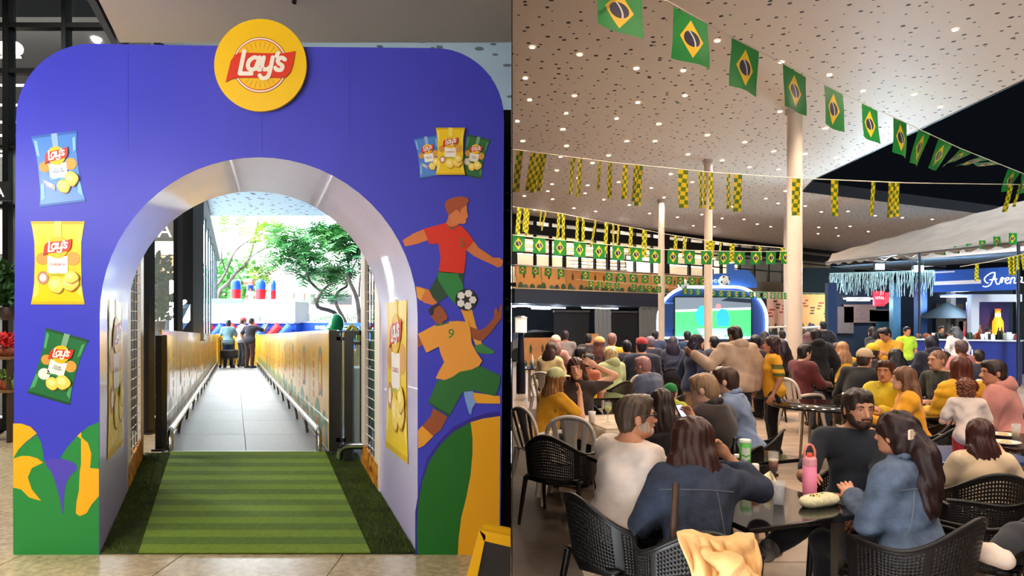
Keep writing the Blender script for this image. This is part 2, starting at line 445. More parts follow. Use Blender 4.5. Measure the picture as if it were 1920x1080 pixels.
    hp += [ell(H(sx*.031, .104, .004), V(.018, .018, .012), hr, .012, True) for sx in (-1, 1)]
    if res != 'far': hp += [cap(H(-.018, .086, -.062), H(.018, .086, -.062), .009, .009, .012), ell(H(0, .085, -.092), V(.017, .014, .014), hr, .012)]
    out = {}
    parts = [sdf_mesh('b', torso+legs+armp+nk, rb), sdf_mesh('h', hp+nk, rh)]
    hres = {'near': .0048, 'mid': .0075, 'far': .012}[res]
    if res == 'far': parts += [sdf_mesh('d', h[:2]+[cap(h[1][1], h[5][2], .035, .02, .02)], hres) for h in hands]
    else: parts += [sdf_mesh('d', h, hres) for h in hands]
    for i, (v, q) in enumerate(parts): parts[i] = (v*s, q)
    out['body'] = np_mesh('body', parts)
    out['hp'] = tuple(hc*s); out['hR'] = hr
    # clothing
    ic = infl if infl is not None else {'tee': .014, 'long': .018, 'hoodie': .026, 'jacket': .024}[top]
    ic += rb*.15
    sl = []
    for sx in (-1, 1):
        S, E, W = arms[sx]
        if top == 'tee': sl.append(cap(S, S+(E-S)*.74, .053*min(g, 1.12), .052, .05))
        else: sl += [cap(S, E, .051*min(g, 1.12), .043, .05), cap(E, E+(W-E)*.93, .043, .032, .02)]
    tp = torso+sl+[ell(Pv+V(0, -.01, .0 if sit else -.04), V(.172*g, .126*g, .11), None, .06)]
    if top in ('hoodie', 'jacket', 'long'): tp = tp+[cap(neck+R0 @ V(0, -.012, -.02), neck+R0 @ V(0, -.012, .01), .062, .060, .03)]
    else: tp = tp+[cap(neck+R0 @ V(0, -.01, -.035), neck+R0 @ V(0, -.012, -.012), .064, .058, .03)]
    seed = int(abs(hash((lean, twist, s, g, sit)))) % 1000
    hem = -.02 if sit else -.12
    cl = [(tuple(neck+R0 @ V(0, .012, .022 if top != 'tee' else .002)), tuple(R0 @ V(0, -.25, .97)))]
    v, q = sdf_mesh('t', tp, {'near': .0125, 'mid': .018, 'far': .028}[res], ic, cl+[(tuple(Pv+V(0, 0, hem)), (0, 0, -1))], folds(seed, .008 if top == 'tee' else .011, 13.0))
    out['top'] = np_mesh('top', [(v*s, q)])
    if top == 'jacket' and res == 'near':
        cp_ = [T(-.045, .062, .475), T(-.075, .02, .515), T(-.06, -.045, .535), T(0, -.078, .54), T(.06, -.045, .535), T(.075, .02, .515), T(.045, .062, .475)]
        v2, q2 = sdf_mesh('c', [cap(cp_[i], cp_[i+1], .021, .021, .02) for i in range(6)], .008, 0, (), folds(seed+5, .003, 20)); out['collar'] = np_mesh('collar', [(v2*s, q2)])
        from mathutils.bvhtree import BVHTree
        bv_ = BVHTree.FromPolygons([tuple(p) for p in v], [tuple(int(i) for i in f) for f in q]); out['seams'] = []
        def cast(x, z): 
            h = bv_.ray_cast(Vector(T(x, -.6, z)), Vector(R0 @ V(0, 1, 0))); return h[0]*s if h[0] is not None else None
        for line in ([(x, .375) for x in np.linspace(-.19, .19, 16)], [(-.10-.05*t, .37-.36*t) for t in np.linspace(0, 1, 14)][::-1], [(.10+.05*t, .37-.36*t) for t in np.linspace(0, 1, 14)], [(x, .03) for x in np.linspace(-.16, .16, 14)]):
            pp = [p for p in (cast(*l) for l in line) if p is not None]
            if len(pp) > 3: me = MB().tube(pp, .0042, 5).mesh('seam'); me.materials.append(M((128, 128, 128))); out['seams'].append(me)
    if top == 'hoodie':
        hd = [ell(T(0, -.085, .50), V(.105, .06, .085), R0 @ rot('X', 20), .05), cap(T(-.09, -.03, .50), T(-.05, .06, .46), .032, .022, .03), cap(T(.09, -.03, .50), T(.05, .06, .46), .032, .022, .03), cap(T(-.09, -.03, .50), T(.09, -.03, .50), .035, .035, .05),
              ell(T(0, -.045, .575), V(.075, .055, .045), R0, .02, True)]
        v, q = sdf_mesh('o', hd, {'near': .010, 'mid': .015, 'far': .025}[res], .012, (), folds(seed+3, .006, 14))
        out['hood'] = np_mesh('hood', [(v*s, q)])
    v, q = sdf_mesh('l', torso[:1]+legs, {'near': .015, 'mid': .02, 'far': .03}[res], .014+rb*.1, [(tuple(Pv+V(0, 0, .06 if sit else -.03)), (0, -.35, .94))], folds(seed+7, .007))
    out['bot'] = np_mesh('bot', [(v*s, q)])
    for sx, k in ((-1, 'shoeL'), (1, 'shoeR')):
        v, q = sdf_mesh('s', shoes[sx][0], {'near': .0075, 'mid': .012, 'far': .02}[res], .006, shoes[sx][1]); out[k] = np_mesh('shoe', [(v*s, q)])
    # hair
    rr = {'near': .007, 'mid': .011, 'far': .018}[res]
    dn_ = V(0, 0, -1); bk = hr @ V(0, -1, 0); bk[2] = 0; bk /= max(np.linalg.norm(bk), 1e-6)
    face = [ell(H(0, .115, -.055), V(.066, .075, .105), hr, .015, True)]
    capr = ell(H(0, -.014, .034), V(.088, .108, .096), hr, .02)
    nz = strands(.0022)
    if hair == 'short':
        hh = [capr, ell(H(0, -.055, -.03), V(.072, .058, .075), hr, .03)]+[ell(H(sx*.074, .012, .0), V(.012, .022, .034), hr, .01) for sx in (-1, 1)]+face+[ell(H(sx*.085, -.012, -.02), V(.02, .026, .036), hr, .008, True) for sx in (-1, 1)]
        hh += [ell(H(0, .055, .09), V(.058, .045, .03), hr, .03), ell(H(0, .125, .012), V(.062, .05, .052), hr, .012, True)]
    elif hair == 'buzz':
        hh = [ell(H(0, -.014, .036), V(.081, .101, .089), hr, .02), ell(H(0, -.05, -.02), V(.068, .056, .07), hr, .03)]+face+[ell(H(0, .11, .0), V(.072, .06, .075), hr, .02, True)]
    elif hair == 'fringe':
        hh = [ell(H(0, -.055, -.005), V(.086, .062, .07), hr, .02)]+face+[ell(H(0, .0, .115), V(.075, .11, .07), hr, .03, True)]
    elif hair in ('long', 'pony', 'bun'):
        hh = [ell(H(0, -.016, .034), V(.095*hairw, .113, .101*(.6+.4*hairw)), hr, .02), ell(H(0, -.06, -.05), V(.092*hairw, .06, .09), hr, .03)]
        if hair == 'long':
            b0 = H(0, -.07, -.02); L = hairlen
            p1 = b0+bk*.03+dn_*L*.35; p2 = b0+bk*.045+dn_*L*.7; p3 = b0+bk*.03+dn_*L
            Rz = hr
            for c, wv in ((p1, (.125, .055, .12)), (p2, (.132, .048, .12)), (p3, (.09, .03, .12))): hh.append(ell(c, V(wv[0]*hairw, wv[1], wv[2]), rot('Z', -head[0]), .05))
            for sx in (-1, 1): hh += [cap(H(sx*.078, -.005, .01), H(sx*.088, .0, -.11), .02, .018, .03), cap(H(sx*.088, -.0, -.11), H(sx*.095, -.02, -.11)+dn_*L*.35, .018, .014, .03)]
        elif hair == 'pony':
            b0 = H(0, -.115, .0)
            q0 = [b0, b0+bk*.05+dn_*.09, b0+bk*.055+dn_*.22, b0+bk*.045+dn_*.36, b0+bk*.02+dn_*(hairlen+.04)]
            for i, w_ in enumerate(((.045, .062), (.062, .070), (.070, .066), (.066, .03))): hh.append(cap(q0[i], q0[i+1], w_[0], w_[1], .03))
        else: hh.append(ell(H(0, -.12, .06), V(.05, .045, .05), hr, .02))
        hh += [ell(H(0, .125, -.06), V(.068, .085, .115), hr, .015, True)]
        nz = strands(.0032) if hair != 'pony' else (lambda X, Y, Z: .0045*np.sin(Z*42+8*np.sin(X*14)+3*np.sin(Y*30))+.0025*np.sin(X*150+Z*30))
    elif hair == 'curly':
        hh = [ell(H(0, -.03, .03), V(.112, .118, .108), hr, .02), ell(H(0, -.06, -.06), V(.11, .08, .09), hr, .03), ell(H(0, .13, -.06), V(.075, .085, .11), hr, .015, True)]; nz = curls(.008)
    elif hair == 'hoodup':
        hh = [ell(H(0, -.02, .03), V(.105, .125, .118), hr, .02), ell(H(0, -.05, -.09), V(.10, .09, .11), hr, .04), ell(H(0, .13, -.03), V(.07, .085, .10), hr, .015, True)]; nz = folds(5, .005, 16)
    else: hh = None
    if hh:
        if hat and hair != 'hoodup': hh.append(ell(H(0, -.01, .12), V(.14, .16, .075), hr, .01, True))
        v, q = sdf_mesh('r', hh, rr, 0, (), nz); out['hair'] = np_mesh('hair', [(v*s, q)])
    if beard:
        bb = [ell(H(0, .046, -.082), V(.053, .056, .044), hr, .02), ell(H(-.052, .02, -.05), V(.018, .04, .05), hr, .02), ell(H(.052, .02, -.05), V(.018, .04, .05), hr, .02), cap(H(-.025, .094, -.05), H(.025, .094, -.05), .009, .009, .01), ell(H(0, .112, -.064), V(.02, .02, .008), hr, .008, True), ell(H(0, .10, -.005), V(.055, .05, .045), hr, .01, True)]
        v, q = sdf_mesh('w', bb, rr*.8, 0, (), curls(.0015, 300)); out['beard'] = np_mesh('beard', [(v*s, q)])
    if hat:
        ht = [ell(H(0, -.012, .055), V(.094, .112, .092), hr, .02), ell(H(0, .12, .035), V(.07, .085, .009), hr @ rot('X', -8), .015)]
        v, q = sdf_mesh('k', ht, rr, 0, [(tuple(H(0, 0, .022)), tuple(-(hr @ V(0, 0, 1))))]); out['hat'] = np_mesh('cap', [(v*s, q)])
    if res != 'far':
        out['eyes'] = []; out['iris'] = []; out['brow'] = []
        def fin(bb_, k):
            me = bb_.mesh(k); me.materials.append(M((128, 128, 128))); return me
        for sx in (-1, 1):
            for key, off, r in (('eyes', 0, .0118), ('iris', .0072, .0062)):
                bb_ = MB(); c = H(sx*.031, .0745+off, .003)*s; vs = []; n = 10
                for i in range(7):
                    ph = PI*i/6
                    for k in range(n): vs.append((c[0]+r*s*math.sin(ph)*math.cos(2*PI*k/n), c[1]+r*s*math.sin(ph)*math.sin(2*PI*k/n), c[2]+r*s*math.cos(ph)*.8))
                bb_.add(vs, [(i*n+k, (i+1)*n+k, (i+1)*n+(k+1) % n, i*n+(k+1) % n) for i in range(6) for k in range(n)], 0, True); out[key].append(fin(bb_, key))
            out['brow'].append(fin(MB().tube([H(sx*.014, .0925, .024)*s, H(sx*.030, .0935, .029)*s, H(sx*.05, .083, .025)*s], [.004*s, .0048*s, .0025*s], 6), 'brow'))
        b4 = MB().tube([H(-.024, .089, -.064)*s, H(-.008, .0955, -.062)*s, H(.008, .0955, -.062)*s, H(.024, .089, -.064)*s], [.002*s, .0075*s, .0075*s, .002*s], 6)
        out['lips'] = fin(b4, 'lips')
    return out
# ================================================================== added panel between the two places, extended unseen to block daylight
struct(tag(MB().box((0, 46.6, 99), (0.0048, 87, 200)).box((0, -30.6, 99), (0.0048, 60, 200)).box((0, 1.25, 102), (0.0048, 3.7, 194)).build('wall_middle', M((6, 6, 8), .9)), 'thin black dividing panel seen edge on between the mall entrance and the terrace', 'panel'))
def D(py, h, H=1.8):            # depth at which a point h above the terrace floor shows at row py
    return (H-h)*F/(py-YH)
def G(px, d, z=0.0):            # a point z above the terrace floor
    return Vector(((px-960)*d/F, d, RF+z))
# ------------------------------------------------------------------ terrace floor
TILE = M((164, 144, 126), .42, var=.16, scale=3.0, bump=.05, bscale=40)
GROUT = M((186, 174, 160), .8, var=.1)
def brick_floor():
    m = bpy.data.materials.new('paving'); m.use_nodes = True; nt = m.node_tree; b = nt.nodes['Principled BSDF']
    tc = nt.nodes.new('ShaderNodeTexCoord'); br = nt.nodes.new('ShaderNodeTexBrick')
    br.inputs['Scale'].default_value = 1.0; br.inputs['Brick Width'].default_value = 1.06; br.inputs['Row Height'].default_value = .53; br.inputs['Mortar Size'].default_value = .008
    br.offset = 0.0
    br.inputs['Color1'].default_value = lin((150, 134, 120)); br.inputs['Color2'].default_value = lin((138, 122, 110)); br.inputs['Mortar'].default_value = lin((170, 158, 144))
    nt.links.new(tc.outputs['Object'], br.inputs[0]); nt.links.new(br.outputs[0], b.inputs[0]); b.inputs['Roughness'].default_value = .4
    return m
fl = struct(MB().box((16, 20, RF-.06), (32, 60, .1)).build('floor_terrace', brick_floor()))
tm_ = MB().box((0, 0, 0), (1.044, .514, .03), bev=.004).mesh('paver'); tm_.materials.append(TILE)
tv = [M((178, 156, 136), .40, var=.2, scale=2.5, bump=.05, bscale=40), M((154, 134, 116), .44, var=.2, scale=3.5, bump=.05, bscale=40), M((166, 144, 124), .38, var=.18, scale=2.0, bump=.05, bscale=40)]
MB().box((6.2, 7.9, RF-.013), (12.4, 12.2, .006)).build('grout', GROUT, fl)
for j in range(22):
    y = 2.1+.53*j
    for i in range(12):
        x = .53*(-1)+1.06*i+.5
        if x/y > .84 or x < .3: continue
        inst('paver', tm_, fl, (x+.53 if False else x, y, RF-.015), mat=tv[(i*7+j*5+(i*j) % 3) % 3])
# ------------------------------------------------------------------ canopy with round perforations
def holes_mat(base, dark, scale=3.0, rmax=.15, rough=.55):
    m = bpy.data.materials.new('perforated_panel'); m.use_nodes = True; nt = m.node_tree; b = nt.nodes['Principled BSDF']
    tc = nt.nodes.new('ShaderNodeTexCoord'); vo = nt.nodes.new('ShaderNodeTexVoronoi'); vo.voronoi_dimensions = '2D'; vo.inputs['Scale'].default_value = scale
    sp = nt.nodes.new('ShaderNodeSeparateColor'); mu = nt.nodes.new('ShaderNodeMath'); mu.operation = 'MULTIPLY_ADD'; mu.inputs[1].default_value = rmax*.7; mu.inputs[2].default_value = rmax*.4
    lt = nt.nodes.new('ShaderNodeMath'); lt.operation = 'LESS_THAN'; mx = nt.nodes.new('ShaderNodeMix'); mx.data_type = 'RGBA'
    no = nt.nodes.new('ShaderNodeTexNoise'); no.inputs['Scale'].default_value = .5
    nt.links.new(tc.outputs['Object'], vo.inputs[0]); nt.links.new(vo.outputs['Color'], sp.inputs[0]); nt.links.new(sp.outputs[0], mu.inputs[0])
    nt.links.new(vo.outputs['Distance'], lt.inputs[0]); nt.links.new(mu.outputs[0], lt.inputs[1]); nt.links.new(lt.outputs[0], mx.inputs[0])
    mx.inputs[6].default_value = lin(base); mx.inputs[7].default_value = lin(dark)
    nt.links.new(mx.outputs[2], b.inputs[0]); b.inputs['Roughness'].default_value = rough
    return m
CH = 4.8; CEIL = CZ+CH
PERF = holes_mat((240, 226, 216), (14, 12, 12), 3.3, .12)
outline = [(0.003, -8), (10.1, -8), (10.1, 22.4), (10.6, 24.4), (20.6, 29.3), (34, 36), (34, 54), (0.003, 29.4)]
cb = MB().prism([(x, y, CEIL) for (x, y) in outline], (0, 0, .35), 0)
cl_ = struct(cb.build('ceiling', [PERF]))
fm = M((30, 32, 36), .5)
for k, (a, b) in enumerate((((10.12, -8), (10.12, 22.4)), ((10.12, 22.4), (10.62, 24.4)), ((10.62, 24.4), (20.62, 29.28)), ((20.62, 29.28), (34, 35.9)))):
    a = Vector(a); b = Vector(b); d = (b-a); L = d.length
    MB().box((0, 0, 0), (L, .05, .42)).build('fascia', fm, cl_).matrix_local = Matrix.Translation(((a.x+b.x)/2, (a.y+b.y)/2, CEIL+.2)) @ Matrix.Rotation(math.atan2(d.y, d.x), 4, 'Z')
# downlights
dl_disc = MB().lathe([(.0, -.004), (.045, -.004), (.045, .01)], n=10).mesh('lens'); dl_disc.materials.append(M((255, 226, 190), .4, em=24.0))
dl_ring = MB().lathe([(.046, .0), (.046, -.012), (.06, -.012), (.06, .0)], n=14).mesh('ring'); dl_ring.materials.append(M((235, 230, 225), .4))
def downlight(x, y, z, label, group, power=0, col=(1, .80, .62), size=1.0, spot=True):
    e = thing('ceiling_downlight', label, 'light', (x, y, z-.005), 0, group)
    inst('lens', dl_disc, e, sc=size); inst('ring', dl_ring, e, sc=size)
    if power:
        l = bpy.data.lights.new('downlight_lamp', 'SPOT'); l.energy = power; l.color = col; l.spot_size = math.radians(150); l.spot_blend = .6; l.shadow_soft_size = .08
        o = bpy.data.objects.new('downlight_lamp', l); link(o, e); o.location = (0, 0, -.03)
    return e
dls = [(998, 88), (1087, 102), (1193, 128), (1281, 132), (1345, 76), (985, 146), (1077, 179), (1061, 212), (993, 187), (1196, 192), (1284, 179), (1156, 222), (1235, 232), (1055, 242), (1175, 264), (1228, 264), (970, 227), (980, 264), (1062, 273), (1051, 293), (1141, 291), (1326, 253), (1396, 266), (1290, 289), (1354, 300),
       (1111, 305), (1044, 319), (1084, 333), (1102, 347), (1035, 345), (983, 367), (1027, 358), (1097, 362), (1160, 341), (1221, 352), (1258, 326), (1298, 341), (1405, 313), (1436, 372), (1315, 374), (1245, 370), (1374, 387), (1132, 374), (1036, 373), (1076, 390), (1117, 396), (1003, 393), (1354, 409), (1395, 411), (1420, 420), (1316, 402), (1180, 384), (1218, 400), (1270, 407), (1300, 423), (1445, 425), (1340, 425),
       (1791, 55), (1555, 140), (1618, 170), (1465, 116), (1462, 209), (1714, 177), (1763, 200), (1655, 248), (1547, 240), (1510, 288), (1568, 295), (1450, 283), (1460, 317), (1503, 327), (1473, 358), (1459, 381), (1510, 386), (1540, 397), (1590, 396), (1641, 404), (1535, 426), (1568, 427), (1594, 424), (1534, 438), (1572, 442), (1628, 434), (1748, 411), (1692, 408)]
for i, (px, py) in enumerate(dls):
    d = CH*F/(YH-py); q = P(px, py, d)
    if q.y > 24 and q.x > 10.3 and (q.y < 24.5+.49*(q.x-10.6)): continue
    if q.y > 29.2+.71*q.x: continue
    downlight(q.x, q.y, CEIL, 'small warm round downlight set into the perforated terrace canopy', 'downlights in the terrace canopy', power=(190 if d < 26 else 150) if i % 2 == 0 or d < 15 else 0, size=1.0 if d < 16 else 1.3)
for i, (x, y) in enumerate(((2.2, 1.0), (5.5, 1.2), (3.8, 3.6), (7.6, 3.8), (1.6, 5.4), (5.6, 6.2), (8.6, 7.4))):
    downlight(x, y, CEIL, 'small warm round downlight set into the perforated terrace canopy', 'downlights in the terrace canopy', power=200)
# columns
def column(px, wpx, d, label, bot=0.0, top=None, rnd=True, c=(214, 196, 180)):
    q = G(px, d); r = wpx*d/F/2
    e = thing('column', label, 'column', (q.x, q.y, RF+bot))
    h = (CEIL-RF-bot) if top is None else top
    MB().cone((0, 0, 0.0), (0, 0, h), r, n=20).build('shaft', M(c, .5, var=.05, scale=2), e)
    MB().lathe([(r*1.25, 0), (r*1.25, .10), (r*1.02, .13)], n=20).build('base_collar', M((150, 146, 140), .5), e)
    MB().lathe([(r*1.02, h-.12), (r*1.3, h-.10), (r*1.3, h)], n=20).build('head_collar', M((190, 180, 170), .5), e)
    return e
column(1490, 27, 15, 'thick cream round column right of the big screen')
column(1328, 15, 19.7, 'slim cream column standing in front of the big screen')
column(1240, 12, 26, 'slim cream column left of the glowing screen arch')
column(1475, 11, 30, 'thin pale column just behind the thick cream column')
# ------------------------------------------------------------------ glazed facade with mullions, banners and the parking level under it
FA = math.atan(.717); fe = Vector((math.cos(FA), math.sin(FA), 0))
wb = struct(MB().box((20, .25, 2.05-RF+CZ-.35+.0), (44, .5, .16)).build('wall_back', M((44, 48, 58), .6))); wb.location = (0, 29.4, RF); wb.rotation_euler = (0, 0, FA)
def fs(px):                      # distance along the facade under picture column px
    k = (px-960)/F; x = k*29.4/(1-.717*k); return x/math.cos(FA), 29.4+.717*x
def fz(px, py, off=0.0):
    return CZ-(py-YH)*(fs(px)[1]-off)/F-RF
FRAME = M((26, 28, 32), .4, metal=.3)
topz = CEIL-RF
MB().box((22, 0, topz-.62), (44, .22, .42)).build('beam', FRAME, wb)
MB().box((22, 0, topz-.12), (44, .16, .24)).build('beam', FRAME, wb)
for px, w in ((963, .3), (1003, .08), (1032, .08), (1058, .12), (1087, .08), (1115, .08), (1140, .16), (1160, .08), (1190, .08), (1222, .08), (1249, .38), (1292, .14), (1320, .1), (1352, .12), (1386, .12), (1413, .14), (1440, .12), (1470, .42)):
    s_, _ = fs(px); MB().box((s_, 0, (topz+4.3)/2), (w, .16, topz-4.3)).build('mullion', FRAME, wb)
for zz, w in ((4.95, .06), (5.6, .08)):
    MB().box((22, .02, zz), (44, .06, w)).build('transom', FRAME, wb)
gm = GLASS((200, 215, 225), .14)
pxs = [963, 1003, 1032, 1058, 1087, 1115, 1140, 1160, 1190, 1222, 1249, 1292, 1320, 1352, 1386, 1413, 1440, 1470]
for a, b in zip(pxs[:-1], pxs[1:]):
    sa, sb = fs(a)[0], fs(b)[0]
    MB().box(((sa+sb)/2, .05, (topz+4.3)/2), (sb-sa-.1, .012, topz-4.3)).build('pane', gm, wb)
def cut(y0, y1, z, h, s1=44): return MB().prism([(y0*.717+.02, y0, z), (s1, y0, z), (s1, y1, z), (y1*.717+.02, y1, z)], (0, 0, h))
iw = struct(cut(3.15, 3.25, 3.3, 3.4, 32).build('wall_interior', M((226, 206, 176), .8, var=.12, scale=.8))); iw.location = wb.location; iw.rotation_euler = wb.rotation_euler
struct(cut(.12, 3.4, 3.22, .1).build('floor_upper', M((120, 112, 104), .6))).matrix_world = Matrix.Translation(wb.location) @ Matrix.Rotation(FA, 4, 'Z')
struct(cut(.12, 3.4, topz-.1, .1).build('ceiling_upper', M((180, 176, 170), .7))).matrix_world = Matrix.Translation(wb.location) @ Matrix.Rotation(FA, 4, 'Z')
def on_facade(name, label, cat, s, y, z, group=None):
    q = Vector((0, 29.4, RF))+fe*s+Vector((-math.sin(FA), math.cos(FA), 0))*y
    return thing(name, label, cat, (q.x, q.y, RF+z), FA, group)
def glow(e, pw, col, loc):  # extra point light added beside a tube to brighten dark rooms
    l = bpy.data.lights.new('strip_lamp', 'POINT'); l.energy = pw; l.color = col; l.shadow_soft_size = .2; o = bpy.data.objects.new('strip_lamp', l); link(o, e); o.location = loc
strip = MB().box((0, 0, 0), (2.1, .05, .06)).mesh('tube'); strip.materials.append(M((255, 244, 228), .5, em=7.0))
house = MB().box((0, 0, .05), (2.2, .12, .05)).mesh('housing'); house.materials.append(M((200, 200, 205), .4))
for r, (zz, n0, n1) in enumerate(((4.45, 3, 6), (4.65, 3, 6), (4.85, 3, 6), (5.1, 0, 12), (5.4, 0, 5), (5.75, 1, 12))):  # two rows run on to the right, added to light those bays
    for k in range(n0, n1):
        e = on_facade('light_strip', 'long white light strip glowing inside the glazed upper floor', 'light', .8+k*1.35+.2*r, 1.0+.28*r, zz, 'light strips behind the upper glazing')
        inst('tube', strip, e, sc=(.55, 1, .8)); inst('housing', house, e, sc=(.55, 1, .8))
        if r == 5 and k % 2 == 1: glow(e, 60, (1, .9, .76), (0, -.5, .15))
# two bright interior bays further right
for (px, w, h, c, em, lab) in ((1275, 3.2, 1.2, (255, 232, 196), 1.3, 'lit cream shop sign board behind the glazing near the slim column'), (1425, 2.4, 1.5, (255, 222, 160), 1.5, 'warm lit shop window panel behind the glazing above the screen')):
    s_, _ = fs(px); e = on_facade('lit_display', lab, 'light panel', s_, 2.4, 4.3)
    MB().box((0, 0, .6), (w, .08, h)).build('diffuser', M(c, .6, em=em), e); MB().box((0, .04, .6), (w+.14, .06, h+.14)).build('frame', FRAME, e)
# banners along the balcony edge
BAN = [(208, 148, 82), (214, 156, 92), (200, 140, 78), (218, 150, 70), (206, 158, 100)]
def banner_marks(e, w, h, seed, y=-.03):
    r = random.Random(seed)
    for k in range(4):
        cx = -w/2+w*(k+.5)/4+r.uniform(-.1, .1); hh = r.uniform(.12, .3)*h; rr = w*.09
        pts = [(cx+rr*math.cos(t)*1.2, y, -h/2+.02+hh*max(0, math.sin(t))) for t in np.linspace(0, PI, 9)]
        MB().prism(pts, (0, .006, 0)).build('hill_print', M([(70, 92, 60), (86, 104, 96), (64, 84, 70)][k % 3], .7), e)
    for k in range(2):
        cx = -w/2+w*(.3+.4*k); MB().prism([(cx+.09*w*math.cos(t)*.5, y, h*.12+.17*h*math.sin(t)*(1+.3*math.sin(5*t))) for t in np.linspace(0, 2*PI, 13)[:-1]], (0, .006, 0)).build('figure_print', M([(96, 70, 50), (54, 78, 66)][(k+seed) % 2], .7), e)
sa = 0.05
for k in range(9):
    w = 1.42; e = on_facade('balcony_banner', 'orange balcony banner with green hill shapes, number %s from the dividing panel' % ['one', 'two', 'three', 'four', 'five', 'six', 'seven', 'eight', 'nine'][k], 'banner', sa+w/2, -.22, 3.32)
    e['label'] = ['leftmost', 'second', 'third', 'fourth', 'fifth', 'sixth', 'seventh', 'eighth', 'rightmost'][k]+' orange printed banner along the balcony edge below the glazing'
    MB().box((0, 0, .5), (w-.03, .03, .98)).build('sheet', M(BAN[k % 5], .75, var=.12, scale=1.5), e)
    bm = bpy.data.objects.new('print', None)
    bpy.data.objects.remove(bm)
    sub = e.children[0]
    banner_marks(sub, w, .98, k); [setattr(c, 'location', (0, 0, .5)) for c in sub.children]
    sa += w
bal = on_facade('balcony_rail', 'thin pale rail running along the balcony above the orange banners', 'railing', 0, -.24, 4.34)
MB().tube([(0, 0, 0), (13, 0, 0)], .03, 8).build('top_rail', M((190, 190, 190), .3, metal=.8), bal)
for k in range(10): MB().cone((k*1.44, 0, -.55), (k*1.44, 0, 0), .02, n=6).build('post', M((160, 160, 160), .3, metal=.8), bal)
# slab edge and dark parking level
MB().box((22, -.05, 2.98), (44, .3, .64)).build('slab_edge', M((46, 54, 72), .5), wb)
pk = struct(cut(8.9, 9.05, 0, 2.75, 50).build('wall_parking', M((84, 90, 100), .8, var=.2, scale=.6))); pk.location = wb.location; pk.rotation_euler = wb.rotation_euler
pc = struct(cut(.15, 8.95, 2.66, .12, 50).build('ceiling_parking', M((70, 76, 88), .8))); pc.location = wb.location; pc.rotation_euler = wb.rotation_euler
ptube = MB().box((0, 0, 0), (1.3, .07, .05)).mesh('tube'); ptube.materials.append(M((225, 238, 255), .5, em=9.0))
for k, (s_, y) in enumerate(((1.2, .8), (1.0, 2.0), (.9, 3.4), (2.6, 1.4), (4.6, 2.6), (6.2, 1.6), (8.0, 2.2), (5.4, 4.8), (2.6, 4.6))):
    e = on_facade('fluorescent_lamp', 'cold white fluorescent batten under the parking deck', 'light', s_, y, 2.56, 'fluorescent battens under the parking deck')
    inst('tube', ptube, e); glow(e, 45, (.78, .88, 1), (0, 0, -.15)) if k % 2 == 0 else None; MB().box((0, 0, .05), (1.4, .12, .05)).build('housing', M((190, 195, 200), .5), e)
for k, (px0, px1, lab) in enumerate(((1035, 1101, 'left of the two large black roller screens under the parking deck'), (1143, 1192, 'right of the two large black roller screens under the parking deck'))):
    a = fs(px0)[0]; b = fs(px1)[0]; e = on_facade('roller_screen', lab, 'screen', (a+b)/2, -.12, 0)
    MB().grid(lambda u, v: ((u-.5)*(b-a), .02*math.sin(u*9)*(1-v), .02+v*2.28), 16, 4).build('fabric', M((22, 26, 36), .6), e)
    MB().tube([(-(b-a)/2, 0, 2.32), ((b-a)/2, 0, 2.32)], .06, 8).build('roller', M((60, 64, 70), .5), e)
    MB().tube([(-(b-a)/2, 0, .04), ((b-a)/2, 0, .04)], .025, 8).build('bottom_bar', M((60, 64, 70), .5), e)
for k, (px0, px1, lab) in enumerate(((1112, 1142, 'clear plastic wind curtain between the two black roller screens'), (1195, 1232, 'clear plastic wind curtain beside the glowing screen arch'))):
    a = fs(px0)[0]; b = fs(px1)[0]; e = on_facade('wind_curtain', lab, 'curtain', (a+b)/2, -.16, 0)
    MB().grid(lambda u, v: ((u-.5)*(b-a), .05*math.sin(u*24+2*v), .05+v*2.5), 28, 6).build('sheet', GLASS((210, 220, 230), .35, .15), e)
    MB().tube([(-(b-a)/2, 0, 2.58), ((b-a)/2, 0, 2.58)], .03, 8).build('track', M((120, 124, 130), .5), e)
for (px, d, w, h, lab, sd) in ((1006, 27.5, 1.25, 1.15, 'low orange printed screen standing by the parked car', 3), (1110, 28.5, .55, 1.3, 'narrow tan printed panel between the black roller screens', 5), (1210, 29.5, .85, 1.1, 'low tan printed panel left of the screen arch', 6)):
    q = G(px, d); e = thing('printed_screen', lab, 'panel', q, .2); sh_ = MB().box((0, 0, h/2+.03), (w, .04, h)).build('sheet', M((196, 140, 92), .8, var=.15, scale=2), e)
    banner_marks(sh_, w, h, sd); [setattr(c, 'location', (0, 0, h/2)) for c in sh_.children]
    for sx in (-1, 1): MB().box((sx*w*.4, 0, .015), (.05, .3, .03)).build('foot', M((40, 40, 40)), e)
# parked car seen beyond the low screen
q = G(1008, 32); e = thing('parked_car', 'silver car parked under the deck at far left of the terrace', 'car', q, .3)
body = smooth_pts([(-2.0, 0, .35), (-2.05, 0, .8), (-1.4, 0, .95), (-.9, 0, 1.42), (.5, 0, 1.45), (1.2, 0, .98), (2.0, 0, .85), (2.1, 0, .4)], 2)
MB().prism([(p.x, -.8, p.z) for p in body], (0, 1.6, 0)).build('body', M((150, 156, 166), .25, metal=.6), e)
MB().prism([(-1.2, -.81, .98), (-.85, -.81, 1.34), (.45, -.81, 1.37), (1.0, -.81, .98)], (0, .01, 0)).build('side_window', M((20, 24, 30), .1), e)
for sx in (-1.25, 1.3): MB().cone((sx, -.86, .32), (sx, -.6, .32), .32, n=18).build('wheel', M((20, 20, 22), .7), e)
